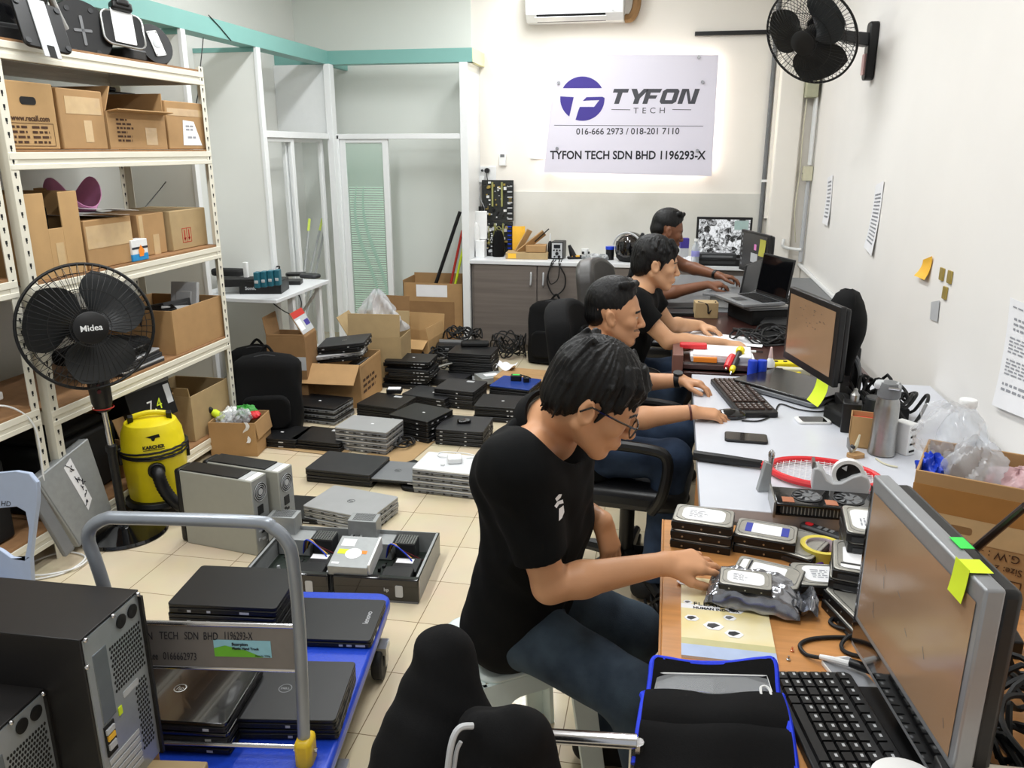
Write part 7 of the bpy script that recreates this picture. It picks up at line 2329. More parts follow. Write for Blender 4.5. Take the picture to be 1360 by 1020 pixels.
mtr=HW@Vector((0,0,-0.17))
MB().tube([(-0.20,-0.055,zh+0.02),mtr],[0.03,0.04],10).build('neck','black_plastic',wf_)
# conduit boxes and pipes in the corner
tag(MB().box(-0.045,0.045,-0.06,0.06,0,0.30).build('junction_box',mat('box_olive',(172,172,146),0.5),loc=(1.03,6.90,2.06),bevel=0.006),'olive grey junction box under the wall fan','box')
wp=MB()
tag(MB().box(-0.04,0.03,-0.035,0.035,0,0.11).box(-0.042,-0.038,-0.006,0.006,0.05,0.06,1).build('wall_socket',['beige_plastic','dark_grey'],loc=(XR-0.035,6.90,1.44),bevel=0.004),'beige socket box on the corner conduit','socket')
for k,(y,r_,z0,z1,l)in enumerate(((6.90,0.017,0.80,1.45,'vertical conduit pipe below the beige socket'),(6.93,0.013,1.56,2.06,'vertical conduit pipe between socket and junction box, on the nearer side'),(6.87,0.011,1.56,2.06,'vertical conduit pipe between socket and junction box, on the wall side'))):
 tag(MB().cyl((XR-0.028,y,z0),(XR-0.028,y,z1),r_,12).build('conduit_pipe','white_plastic' if k else 'light_grey'),l,'pipe','corner conduits')
cable('wall_wire',[(1.0,6.88,2.05),(0.995,6.88,1.8),(1.0,6.88,1.5),(0.99,6.88,1.2),(1.03,6.95,0.95)],0.004,'loose thin wire hanging beside the corner conduit',m='beige_plastic')
tag(MB().tube(smooth_path([(0.93,6.90,0.98),(0.93,6.90,0.92),(1.02,6.90,0.90),(1.07,6.88,0.90)],5),0.012,8).build('conduit_pipe','white_plastic'),'short bent white pipe across the corner column','pipe')
a_,b_=PX(1060,350,XR-0.015),PX(1100,388,XR-0.015)
tag(MB().tube([a_,b_,PX(1112,400,XR-0.015)],0.018,8).build('cable_trunking','white_plastic'),'white cable trunking sloping down the right wall','trunking')
def wallsheet(label,q4,lines=None,m='white_paper',off=0.006,name='wall_paper',curl=0.015,cat='paper'):
 """paper on the right wall from photo corners (far-top, near-top, near-bottom, far-bottom)"""
 A,B,C,D=[PX(x,y,XR-off)for x,y in q4]
 o=(A+B+C+D)/4
 t=thing(name,label,cat,o)
 mb=MB()
 def f(u,v):
  p=A.lerp(B,u).lerp(D.lerp(C,u),v)-o
  p.x+=-curl*max(0,v-0.75)*2+curl*0.2*math.sin(5*v)
  return p
 mb.sheet(f,4,10,0.0006)
 mb.build('sheet',m,t)
 if lines:
  pr=MB()
  q=random.Random(len(label))
  for(u0,u1,v0,v1,n)in lines:
   for i in range(n):
    v=v0+(v1-v0)*i/n
    h=(v1-v0)/n*0.45
    u=u0
    while u<u1-0.02:
     w_=q.uniform(0.03,0.12)
     ue=min(u1,u+w_)
     pr.add([f(u,v)+Vector((-0.002,0,0)),f(ue,v)+Vector((-0.002,0,0)),f(ue,v+h)+Vector((-0.002,0,0)),f(u,v+h)+Vector((-0.002,0,0))],[(0,1,2,3)])
     u=ue+0.03
  pr.build('print','ink_soft',t)
 return t
wallsheet('curled printed sheet pinned on the right wall below the fan',[(1163,246),(1174,240),(1160,340),(1150,328)],[(0.15,0.85,0.15,0.9,14)])
wallsheet('faint printed sheet on the right wall nearer the corner',[(1099,236),(1106,232),(1101,300),(1094,296)],[(0.2,0.8,0.1,0.9,10)])
wallsheet('large printed sheet with boxes on the right wall at the picture edge',[(1342,395),(1400,420),(1400,570),(1322,538)],[(0.1,0.8,0.06,0.09,1),(0.15,0.9,0.16,0.3,3),(0.1,0.95,0.34,0.5,5),(0.1,0.95,0.54,0.7,5),(0.1,0.8,0.76,0.86,2)])
t=wallsheet('curling orange-yellow sticky note on the right wall',[(1226,345),(1238,340),(1232,372),(1218,366)],None,'orange_yellow',0.008,'sticky_note',0.018,'sticky note')
for k,(x,y,l)in enumerate(((1251,364,'gold square tile on the wall nearest the orange note'),(1261.5,368,'gold square tile on the wall furthest from the corner'),(1255,389,'gold square tile below the other two on the wall'))):
 p=PX(x,y,XR-0.004)
 tag(MB().rrect(0.046,0.05,0.004,-0.003,0.004,T=T3((0,0,0),(R(90),0,R(-90)))).build('wall_tile','gold',loc=p,bevel=0.001),l,'tile','gold tiles on the wall')
wallsheet('small plain sticker under the gold tiles',[(1237,401),(1248,399),(1245,428),(1235,424)],None,'light_grey',0.004,'wall_sticker',0.0,'sticker')
# ================================================================ things on the counter under the sign
CZ=0.778
cy_=lambda x,y:P(x,y,CZ)
# wall sockets with plugs
p=PY(652,222,YB-0.01)
t=thing('wall_socket','white double socket with a black plug above the circuit boards','socket',(PY(648,228,YB).x,YB,PY(648,228,YB).z))
MB().box(-0.075,0.075,-0.012,0,-0.10,0.045).build('plate','white_plastic',t,bevel=0.003)
MB().cyl((0.0,-0.012,0.01),(0.0,-0.05,0.01),0.022,14).build('black_plug','black_plastic',t,bevel=0.004)
MB().box(-0.07,-0.025,-0.05,-0.012,-0.09,-0.04).build('white_plug','white_plastic',t,bevel=0.004)
MB().cyl((-0.045,-0.012,0.01),(-0.045,-0.035,0.01),0.01,10).build('small_plug','dark_grey',t)
MB().tube(smooth_path([(0,-0.045,0.0),(0.005,-0.05,-0.06),(0.02,-0.04,-0.15),(0.0,-0.03,-0.25)],5),0.004,6).build('plug_cord','rubber',t)
MB().tube(smooth_path([(-0.05,-0.04,-0.09),(-0.07,-0.05,-0.2),(-0.02,-0.05,-0.32),(-0.08,-0.04,-0.38)],5),0.0035,6).build('plug_cord','light_grey',t)
t=thing('wall_switch','white switch unit with a grey window right of the socket','switch',(PY(668,212,YB).x,YB,PY(668,212,YB).z))
MB().box(-0.03,0.03,-0.03,0,-0.05,0.045).build('body','white_plastic',t,bevel=0.004)
MB().box(-0.018,0.018,-0.0315,-0.03,0.02,0.045).build('window','mid_grey',t)
tag(MB().box(-1.19,-1.02,YB-0.016,YB-0.001,1.60,1.615).build('cable_trunking','white_plastic'),'thin white trunking between switch and sign','trunking')
def board(label,x0,y0,x1,y1,Y,z_lean,seed,edge='blue',m='pcb_dark'):
 a,b=PY(x0,y0,Y),PY(x1,y1,Y)
 t=thing('circuit_board',label,'circuit board',((a.x+b.x)/2,Y,min(a.z,b.z)))
 w_,h_=abs(b.x-a.x),abs(a.z-b.z)
 MB().box(-w_/2,w_/2,-0.002,0.002,0,h_).build('plate',m,t)
 q=random.Random(seed)
 c=MB()
 for i in range(46):
  x,z=q.uniform(-w_*0.45,w_*0.38),q.uniform(h_*0.04,h_*0.92)
  s=q.uniform(0.008,0.026)
  c.box(x,x+s,-0.002-q.uniform(0.006,0.02),-0.002,z,z+s*q.uniform(0.5,1.2),q.randrange(5))
 c.build('components',['dark_grey','light_grey','black_plastic','gold','white_plastic'],t)
 c=MB()
 for k in range(2):
  c.box(-w_*0.18+w_*0.3*k,-w_*0.13+w_*0.3*k,-0.022,-0.002,h_*0.35,h_*0.95)
 c.build('memory_slot',mat('slot_olive',(150,150,90),0.5),t)
 c=MB()
 for k in range(14):
  c.box(w_*0.32,w_*0.46,-0.02,-0.002,h_*(0.03+0.067*k),h_*(0.065+0.067*k),k%2)
 c.build('port_block',['blue' if edge=='blue' else 'light_grey','dark_grey'],t)
 return t
mat('pcb_dark',(40,42,40),0.5,var=0.4,scale=60)
# the boards stand one on the other against the wall
board('upper circuit board leaning on the back wall under the socket',640,239,682,293,YB-0.05,0,1,'grey')
board('lower circuit board standing on the counter under the upper one',646,294,681,337,YB-0.06,0,2,'blue')
board('narrow circuit board standing in front at the counter corner',641,298,655,340,YB-0.16,0,3,'grey','black_matte')
t=thing('white_router','white upright router standing at the counter corner','router',(cy_(640,338).x+0.02,YB-0.20,CZ+0.15),R(10))
MB().rrect(0.12,0.03,0.012,0,0.24).build('body','white_plastic',t,bevel=0.006)
MB().ball((-0.035,-0.03,0.02),(0.03,0.025,0.13),12).build('lamp_arm','white_plastic',t)
tag(MB().box(-0.04,0.04,-0.05,0.05,0,0.145).build('white_box','white_plastic',loc=(cy_(637,341).x+0.015,YB-0.22,CZ),bevel=0.004),'small white box under the upright router','box')
tag(MB().box(-0.035,0.035,-0.008,0.008,0,0.42).build('black_board','black_plastic',loc=(PY(635,320,YB-0.08).x,YB-0.08,CZ),bevel=0.003),'tall black panel leaning at the counter corner','panel')
tag(MB().lathe([(0.05,0),(0.055,0.02),(0.05,0.16),(0.03,0.22),(0.001,0.23)],16).build('black_cover','fabric_black',loc=(PY(662,325,YB-0.17).x,YB-0.17,CZ),bevel=0.004),'black cloth-covered bottle before the circuit boards','bottle')
tangle('wire_bundle','bundle of yellowish wires among the circuit boards',(PY(657,300,YB-0.13).x,YB-0.14,CZ+0.05),0.05,0.03,0.22,7,0.003,'slot_olive',51)
# yellow bag and broken box
t=thing('yellow_packet','orange-yellow padded packet standing among the boards','packet',(PY(689,318,YB-0.11).x,YB-0.11,CZ+0.03),R(6))
MB().sheet(lambda u,v:((u-0.5)*0.11,-0.02*math.sin(math.pi*u)-0.01*math.sin(math.pi*v),0.23*v),8,8,0.008).build('body','orange_yellow',t)
t=thing('open_tray_box','flattened brown box heap with yellow tape on the counter','box',(cy_(702,343).x,YB-0.22,CZ),R(4))
MB().box(-0.19,0.17,-0.10,0.10,0,0.055).build('body','card_grey',t,bevel=0.003)
MB().box(-0.17,-0.10,-0.1012,-0.1,0.008,0.05).build('yellow_tape','orange_yellow',t)
MB().box(-0.14,0.14,-0.006,0.006,-0.03,0.03,T=T3((0.02,0.0,0.13),(R(30),R(-38),R(10)))).build('flap','card',t)
MB().box(-0.11,0.11,-0.006,0.006,-0.025,0.03,T=T3((-0.05,0.02,0.14),(R(40),R(-60),R(0)))).build('flap','card_light',t)
MB().box(-0.02,0.15,-0.08,0.08,0.058,0.115).build('inner_box','card',t,bevel=0.003)
MB().cyl((0.05,0.0,0.14),(0.17,0.0,0.25),0.005,8).build('stick','black_plastic',t)
# soldering station
t=thing('soldering_station','black and white soldering station with dials on the counter','soldering station',(cy_(745,340).x,YB-0.22,CZ),R(-4))
MB().box(-0.052,0.052,-0.05,0.09,0,0.15).build('case','black_plastic',t,bevel=0.006)
MB().box(-0.045,0.045,-0.0525,-0.05,0.012,0.138).build('face_plate','light_grey',t)
MB().box(-0.028,0.028,-0.0545,-0.0525,0.095,0.125).build('display','black_gloss',t)
for k,(x,z,r_)in enumerate(((-0.025,0.078,0.007),(0.0,0.078,0.007),(0.025,0.078,0.007),(0.0,0.05,0.014),(-0.02,0.024,0.007),(0.02,0.024,0.012))):
 MB().cyl((x,-0.0525,z),(x,-0.064,z),r_,14).build('knob','black_plastic',t)
t=thing('heat_gun','hot air gun in its holder left of the soldering station','heat gun',(cy_(733,341).x,YB-0.22,CZ),0)
MB().lathe([(0.035,0),(0.037,0.01),(0.012,0.02),(0.012,0.05)],16).build('holder','black_plastic',t)
MB().lathe([(0.016,0.03),(0.022,0.07),(0.018,0.13),(0.008,0.15)],16).build('handle','black_plastic',t)
MB().lathe([(0.008,0.15),(0.009,0.155),(0.006,0.20),(0.004,0.215)],14).build('nozzle','white_plastic',t)
t=thing('iron_holder','black soldering iron holder right of the station','holder',(cy_(764,343).x,YB-0.20,CZ),R(20))
MB().box(-0.06,0.06,-0.03,0.03,0,0.02).build('base','black_plastic',t,bevel=0.003)
MB().lathe([(0.03,0),(0.022,0.06),(0.012,0.11)],16,T=T3((-0.01,0,0.015),(0,R(-22),0))).build('cone','black_plastic',t)
MB().box(-0.03,0.05,-0.025,0.012,0.02,0.03).build('sponge','orange_yellow',t)
yh=YF-0.03
sx_=cy_(745,345).x
cable('hanging_cable',[(sx_-0.05,YF+0.05,CZ+0.01),(sx_-0.06,yh,CZ-0.02),(sx_-0.09,yh,0.62),(sx_-0.03,yh,0.505),(sx_+0.05,yh,0.56),(sx_+0.06,yh,0.66),(sx_+0.01,yh,CZ-0.02),(sx_,YF+0.06,CZ+0.01)],0.006,'long loop of black cable hanging before the cabinet door')
cable('hanging_cable',[(sx_+0.02,YF+0.05,CZ+0.01),(sx_+0.015,yh-0.01,CZ-0.03),(sx_+0.0,yh-0.01,0.64),(sx_-0.06,yh-0.01,0.60),(sx_-0.08,yh-0.01,0.68),(sx_-0.05,yh-0.01,CZ-0.02),(sx_-0.03,YF+0.05,CZ+0.01)],0.0045,'shorter loop of black cable hanging inside the long loop')
# white tin, white scraps, black pot with blue lid
t=thing('white_tin','white patterned tin on the counter near the pot','tin',(cy_(779,341).x,YB-0.18,CZ),0)
MB().lathe([(0.001,0),(0.034,0),(0.034,0.085),(0.001,0.088)],20).build('body','white_plastic',t)
b=MB()
for k in range(6):
 b.box(0.0345*math.cos(k+3.2)-0.008,0.0345*math.cos(k+3.2)+0.008,-0.0352,-0.030,0.015+0.03*(k%2),0.035+0.03*(k%2))
b.build('pattern','dark_grey',t)
for k,(x,y,l)in enumerate(((781,344,'grey scrap of parts before the white tin'),(791,341,'grey heap of parts between tin and pot'),(801,345,'grey scrap of parts before the pot'),(806,338,'white scrap beside the pot'))):
 p=cy_(x,y)
 crumple(l,(p.x,YB-0.24+0.03*(k%2),CZ+0.022),(0.045,0.03,0.025),['steel_dull','light_grey','steel_dull','white_plastic'][k],60+k,'scrap_heap',0.3,'scrap')
t=thing('black_pot','black pot with a blue lid on the counter','pot',(cy_(812,341).x,YB-0.20,CZ),0)
MB().lathe([(0.001,0),(0.034,0),(0.036,0.09),(0.001,0.09)],20).build('body','black_plastic',t)
MB().lathe([(0.038,0.088),(0.038,0.112),(0.001,0.114)],20).build('lid','blue',t)
# helmet
hp=PY(838,322,YB-0.25)
t=thing('motorcycle_helmet','dark open-face motorcycle helmet on the counter','helmet',(hp.x,YB-0.25,CZ),R(-20))
b=MB()
def hf(u,v):
 a=2*math.pi*u
 e=math.pi*0.5*(1.0-1.32*v)
 r_=0.122
 return(r_*math.cos(e)*math.cos(a),r_*1.12*math.cos(e)*math.sin(a),0.115+0.128*math.sin(e)-(0.01 if v>0.95 else 0))
b.sheet(hf,36,18)
b.build('shell',mat('helmet',(40,34,30),0.12,0.2,var=0.1,coat=0.8),t,smooth=80)
b=MB().sheet(lambda u,v:(0.127*math.cos(R(-8-34*v+26))*math.sin(R(-75+150*u)),-0.14*math.cos(R(18-34*v))*math.cos(R(-75+150*u)),0.115+0.11*math.sin(R(30-60*v))),20,8)
b.build('visor','black_gloss',t,smooth=80)
b=MB()
b.tube([(0.128*math.sin(R(-80+8*k))*0.98,-0.10+0.02,0.115+0.125*math.cos(R(-80+8*k)))for k in range(21)],0.008,6)
b.build('pale_stripe','light_grey',t)
MB().lathe([(0.09,0),(0.118,0.03),(0.122,0.06),(0.115,0.06),(0.09,0.02)],28,caps=False).build('neck_roll','black_matte',t)
# items by the surveillance screen
t=thing('water_bottle','clear bottle with a lilac label before the camera screen','bottle',(PY(924,330,6.62).x,6.62,CZ),0)
MB().lathe([(0.001,0),(0.03,0),(0.032,0.005),(0.032,0.15),(0.014,0.19),(0.013,0.205)],20,caps=False).build('body','bottle_pet',t)
MB().lathe([(0.0325,0.08),(0.0328,0.081),(0.0328,0.125),(0.0325,0.126)],20,caps=False).build('label',mat('lilac',(150,150,214),0.5),t)
MB().lathe([(0.016,0.2),(0.016,0.218),(0.001,0.22)],14).build('cap','white_plastic',t)
t=thing('purple_carton','small purple and white drink carton beside the far man','carton',(PY(909,318,6.75).x,6.75,CZ),R(10))
MB().box(-0.035,0.035,-0.03,0.03,0,0.13,0).box(-0.035,0.035,-0.03,0.03,0.13,0.21,1).build('body',['light_grey','navy'],t,bevel=0.003)
crumple('crumpled white tissue on the counter by the far man',(PY(916,348,6.70).x,6.70,CZ+0.03),(0.06,0.04,0.035),'white_paper',70,'tissue',0.25,'tissue')
# ================================================================ chairs and stool
def office_chair(label,loc,rz,back_h,back_w,back_m,seat_m,arm=True,back_z=0.52,thick=0.09):
 """seat centre at loc; sitter faces +x of the chair"""
 t=thing('office_chair',label,'chair',loc,rz)
 MB().rrect(0.48,0.48,0.09,0.40,0.485,n=6).build('seat',seat_m,t,bevel=0.03,seg=4)
 b=MB()
 def bf(u,v):
  y=(u-0.5)*back_w*(1-0.18*v*v)
  return(-0.25-0.09*v+0.05*(2*u-1)**2,y,back_z+back_h*v-0.06*(2*abs(u-0.5))**3*v)
 b.sheet(lambda u,v:bf(1-u,v),16,14,thick)
 b.build('backrest',back_m,t,bevel=0.025,seg=3,smooth=60)
 MB().tube(smooth_path([(-0.1,0,0.40),(-0.30,0,0.40),(-0.36,0,0.48),(-0.37,0,0.66)],5),0.022,8).build('back_bar','black_plastic',t)
 MB().cyl((0,0,0.10),(0,0,0.40),0.03,16).build('gas_column','black_plastic',t)
 MB().box(-0.1,0.1,-0.08,0.08,0.37,0.402).build('seat_plate','black_plastic',t,bevel=0.006)
 for k in range(5):
  a=2*math.pi*k/5+0.3
  c,s=math.cos(a),math.sin(a)
  l_=MB().tube([(0.03*c,0.03*s,0.11),(0.16*c,0.16*s,0.10),(0.29*c,0.29*s,0.075)],[0.032,0.026,0.018],8).build('base_leg','black_plastic',t)
  MB().cyl((0.29*c-0.02*s,0.29*s+0.02*c,0.027),(0.29*c+0.02*s,0.29*s-0.02*c,0.027),0.027,14).build('caster','black_plastic',l_,bevel=0.004)
 if arm:
  for s in(-1,1):
   y=s*0.27
   MB().tube(smooth_path([(-0.16,y*0.85,0.41),(-0.18,y,0.50),(-0.17,y,0.63),(-0.12,y,0.665),(0.10,y,0.665),(0.17,y,0.63),(0.16,y,0.50),(0.12,y*0.85,0.41)],6),0.020,10).build('armrest','black_plastic',t)
 return t
office_chair('black office chair of the second man with a looped armrest',(-0.10,2.98,0),R(-6),0.60,0.52,'fabric_black','leather')
office_chair('grey leather office chair of the typing man',(-0.10,4.05,0),R(-14),0.64,0.50,'leather_grey','leather',True,0.50)
office_chair('dark office chair of the farthest man',(-0.12,5.28,0),R(0),0.40,0.46,'fabric_black','leather',False)
# plastic stool
st=thing('plastic_stool','pale green-white plastic stool under the nearest man','stool',(-0.345,1.84,0),R(35))
mat('stool_plastic',(214,226,222),0.32,var=0.02)
SH=0.435
MB().rrect(0.30,0.30,0.05,SH-0.02,SH,n=6).build('seat','stool_plastic',st,bevel=0.008)
for k in range(4):
 T_=Matrix.Rotation(k*math.pi/2,4,'Z')
 b=MB()
 prof=[]
 N=10
 out_top,out_bot=0.148,0.19
 arch=[(-0.105+0.0,0.0)]
 pts_o=[(-out_bot,0),(-out_top,SH-0.015),(out_top,SH-0.015),(out_bot,0)]
 pts_i=[(-out_bot+0.06,0)]+[(-0.095+0.05*(1-math.cos(R(9*i))),SH-0.115+0.05*math.sin(R(9*i)))for i in range(11)]+[(0.045+0.05*math.sin(R(9*i)),SH-0.065-0.05*(1-math.cos(R(9*i))))for i in range(11)]+[(out_bot-0.06,0)]
 ring=pts_o+pts_i[::-1]
 n_=len(ring)
 ysl=lambda z:-0.148-(SH-z)*0.105
 vs=[(x,ysl(z),z)for x,z in ring]+[(x,ysl(z)+0.012,z)for x,z in ring]
 b.add(vs,[tuple(range(n_)),tuple(range(2*n_-1,n_-1,-1))]+[(i,n_+i,n_+(i+1)%n_,(i+1)%n_)for i in range(n_)],T=T_)
 b.build('leg_frame','stool_plastic',st)
lb_=MB()
lb_.add([(-0.13,-0.02,SH+0.0008),(-0.10,-0.02,SH+0.0008),(-0.10,0.035,SH+0.0008),(-0.13,0.035,SH+0.0008)],[(0,1,2,3)])
lb_.build('barcode_label','white_paper',st)
lb_=MB()
for k in range(7):
 y=-0.008+0.005*k
 lb_.add([(-0.126,y,SH+0.0014),(-0.108,y,SH+0.0014),(-0.108,y+0.0022,SH+0.0014),(-0.126,y+0.0022,SH+0.0014)],[(0,1,2,3)])
lb_.build('barcode','ink',st)
tangle('cable_heap','dark cables and an adapter under the white desk',(0.10,2.75,0),0.12,0.2,0.10,6,0.006,seed=77)
cable('white_ring_cable',[(0.16,2.30,0.60),(0.10,2.33,0.56),(0.09,2.36,0.50),(0.13,2.38,0.47),(0.18,2.38,0.5)],0.005,'white cable curl hanging below the white desk edge',m='light_grey')
# ================================================================ people: smooth bodies grown from a distance field
class Sdf:
 def __init__(s,lo,hi,vs):
  s.lo,s.vs=np.array(lo,float),vs
  s.n=np.ceil((np.array(hi,float)-s.lo)/vs).astype(int)+1
  s.F=np.full(tuple(s.n),0.06,np.float32)
 def sub(s,lo,hi):
  a=np.clip(np.floor((np.array(lo)-s.lo)/s.vs).astype(int),0,s.n)
  b=np.clip(np.ceil((np.array(hi)-s.lo)/s.vs).astype(int)+1,0,s.n)
  if np.any(b<=a):
   return None
  ax=[(s.lo[i]+s.vs*np.arange(a[i],b[i])).astype(np.float32)for i in range(3)]
  X=np.stack(np.meshgrid(*ax,indexing='ij'),-1)
  return(slice(a[0],b[0]),slice(a[1],b[1]),slice(a[2],b[2])),X
 def put(s,r,d,k,op):
  f=s.F[r]
  if op=='+':
   h=np.clip(0.5+0.5*(f-d)/k,0,1)
   s.F[r]=f*(1-h)+d*h-k*h*(1-h)
  else:
   h=np.clip(0.5-0.5*(f+d)/k,0,1)
   s.F[r]=f*(1-h)-d*h+k*h*(1-h)
 def cone(s,a,b,ra,rb=None,k=0.012,op='+',w=None):
  """tapered capsule; w=(axis, factor) squeezes it along an axis"""
  a,b=np.array(a,float),np.array(b,float)
  rb=ra if rb is None else rb
  m=max(ra,rb)*(1.0 if w is None else max(1,1/w[1]))+k+3*s.vs
  q=s.sub(np.minimum(a,b)-m,np.maximum(a,b)+m)
  if q is None:
   return s
  r,X=q
  ba=b-a
  L2=max(1e-9,ba@ba)
  pa=X-a.astype(np.float32)
  t=np.clip((pa@ba.astype(np.float32))/L2,0,1)
  v=pa-t[...,None]*ba.astype(np.float32)
  if w is not None:
   ax=np.array(w[0],np.float32)
   v=v+(w[1]-1)*(v@ax)[...,None]*ax
  s.put(r,np.sqrt((v*v).sum(-1))-(ra+(rb-ra)*t),k,op)
  return s
 def ell(s,c,rad,Rm=None,k=0.012,op='+'):
  c,rad=np.array(c,float),np.array(rad,float)
  m=rad.max()+k+3*s.vs
  q=s.sub(c-m,c+m)
  if q is None:
   return s
  r,X=q
  p=X-c.astype(np.float32)
  if Rm is not None:
   p=p@np.array(Rm,np.float32)
  k0=np.sqrt(((p/rad)**2).sum(-1))
  k1=np.sqrt(((p/rad**2)**2).sum(-1))+1e-6
  s.put(r,k0*(k0-1)/k1,k,op)
  return s
 def cut_cyl(s,a,b,r_,k=0.003):
  a,b=np.array(a,float),np.array(b,float)
  L_=np.linalg.norm(b-a)
  d=((b-a)/L_).astype(np.float32)
  q=s.sub(np.minimum(a,b)-r_-0.01,np.maximum(a,b)+r_+0.01)
  if q is None:
   return s
  r,X=q
  pa=X-a.astype(np.float32)
  t=pa@d
  v=pa-t[...,None]*d
  s.put(r,np.maximum(np.maximum(np.sqrt((v*v).sum(-1))-r_,-t),t-L_),k,'-')
  return s
 def wrinkle(s,amp,f=1.0,seed=0.0):
  r,X=s.sub(s.lo,s.lo+s.n*s.vs)
  x,y,z=(X[...,i]*f+seed for i in range(3))
  s.F+=amp*np.sin(34*x+22*z+2.2*np.sin(17*y+9*z))*np.sin(21*z-18*y+1.7*np.sin(14*x))+0.4*amp*np.sin(70*z+31*x+3*np.sin(23*y))
  return s
 def mesh(s,name,mats,parent,pick=None,loc=Vector((0,0,0)),smooth=0):
  g=openvdb.FloatGrid(0.06)
  g.copyFromArray(np.ascontiguousarray(s.F))
  p,q=g.convertToQuads(0.0)
  p=p*s.vs+s.lo
  me=bpy.data.meshes.new(name)
  me.from_pydata((p-np.array(loc)).tolist(),[],q[:,::-1].tolist())
  for m_ in mats:
   me.materials.append(M(m_))
  if pick is not None:
   me.polygons.foreach_set('material_index',pick(p[q].mean(1)).astype(np.int32))
  me.polygons.foreach_set('use_smooth',np.ones(len(q),bool))
  me.update()
  v0=me.polygons[0]
  o=bpy.data.objects.new(name,me)
  COL.objects.link(o)
  o.parent=parent
  if smooth:
   sm=o.modifiers.new('smooth','SMOOTH')
   sm.factor,sm.iterations=0.5,smooth
  return o
def NP(v):
 return np.array(v,float)
def hand(s,w,d,n,side,sc=1.0,curl=(20,30,20),thumb=0.6,spread=4,k=0.006):
 """w wrist, d towards the fingertips, n back of the hand, side +1/-1 where the thumb is along d x n"""
 d=NP(d)/np.linalg.norm(d)
 n=NP(n)-d*(NP(n)@d)
 n/=np.linalg.norm(n)
 t=np.cross(d,n)*side
 F=lambda a,b,c:NP(w)+sc*(d*a+t*b+n*c)
 for b,r in((0.026,0.0125),(0.009,0.0135),(-0.009,0.013),(-0.025,0.0115)):
  s.cone(F(0.0,b*0.55,-0.002),F(0.082-abs(b-0.009)*0.35,b,0.0),0.0155*sc,r*sc,0.012)
 tips=[]
 for i,(b,L_,r)in enumerate(((0.027,0.072,0.0092),(0.009,0.080,0.0094),(-0.009,0.074,0.009),(-0.026,0.058,0.0082))):
  a0=R((1.5-i)*spread)
  dd=d*math.cos(a0)+t*math.sin(a0)
  p,ang=F(0.080-abs(b-0.009)*0.35,b,0.0),0.0
  for seg,(fr,c)in enumerate(zip((0.46,0.30,0.24),curl)):
   ang+=R(c+4*(i-1))
   v=dd*math.cos(ang)-n*math.sin(ang)
   q=p+v*L_*fr*sc
   s.cone(p,q,r*(1-0.10*seg)*sc,r*(0.92-0.10*seg)*sc,k if seg==0 else 0.002)
   p=q
  tips.append(p)
 a=F(0.022,0.024,-0.006)
 b=a+sc*0.042*(d*(1-0.5*thumb)+t*thumb-n*0.35)/1.05
 c=b+sc*0.030*(d*0.9+t*0.3*thumb-n*0.28)
 e=c+sc*0.024*(d*0.95-n*0.25)
 s.cone(a,b,0.0145*sc,0.0115*sc,0.012).cone(b,c,0.0108*sc,0.010*sc,0.003).cone(c,e,0.0098*sc,0.0078*sc,0.002)
 return tips
def head(s,H,sc):
 """H maps head-local (x face, y left, z up) to the world"""
 w=lambda*p:NP(H@Vector(p))
 Rm=np.array(H.to_3x3().normalized())
 E=lambda c,r,**k:s.ell(w(*c),NP(r)*sc,Rm,**k)
 C=lambda a,b,ra,rb=None,**k:s.cone(w(*a),w(*b),ra*sc,(ra if rb is None else rb)*sc,**k)
 E((-0.012,0,0.030),(0.098,0.077,0.090),k=0.02)
 E((0.030,0,-0.005),(0.064,0.063,0.085),k=0.02)
 E((0.032,0,-0.060),(0.058,0.052,0.050),k=0.02)
 E((0.074,0,-0.099),(0.022,0.026,0.018),k=0.018)
 for y in(-1,1):
  C((-0.008,y*0.056,-0.045),(0.066,y*0.018,-0.100),0.022,0.016,k=0.02)
  C((0.084,y*0.014,0.022),(0.066,y*0.048,0.022),0.011,0.009,k=0.014)
  E((0.062,y*0.044,-0.020),(0.022,0.022,0.020),k=0.02)
  E((0.100,y*0.031,0.001),(0.014,0.017,0.012),k=0.010,op='-')
  E((0.0765,y*0.031,0.001),(0.0135,0.0135,0.0125),k=0.002)
 C((0.088,0,0.014),(0.112,0,-0.028),0.0085,0.0115,k=0.010)
 E((0.112,0,-0.033),(0.0125,0.012,0.010),k=0.006)
 for y in(-1,1):
  E((0.101,y*0.0125,-0.036),(0.0105,0.008,0.008),k=0.006)
 E((0.082,0,-0.064),(0.021,0.030,0.021),k=0.012)
 C((0.1005,-0.016,-0.0595),(0.1005,0.016,-0.0595),0.0058,k=0.006)
 C((0.0985,-0.014,-0.0715),(0.0985,0.014,-0.0715),0.0066,k=0.006)
 C((0.1085,-0.02,-0.0655),(0.1085,0.02,-0.0655),0.0026,k=0.003,op='-')
 for y in(-1,1):
  Ry=np.array((H.to_3x3().normalized()@Euler((R(-y*8),R(-12),R(y*22))).to_matrix()))
  s.ell(w(-0.012,y*0.081,-0.008),NP((0.020,0.0075,0.033))*sc,Ry,k=0.006)
  s.ell(w(-0.007,y*0.089,-0.004),NP((0.011,0.006,0.021))*sc,Ry,k=0.004,op='-')
  E((0.002,y*0.078,-0.022),(0.006,0.005,0.010),k=0.005)
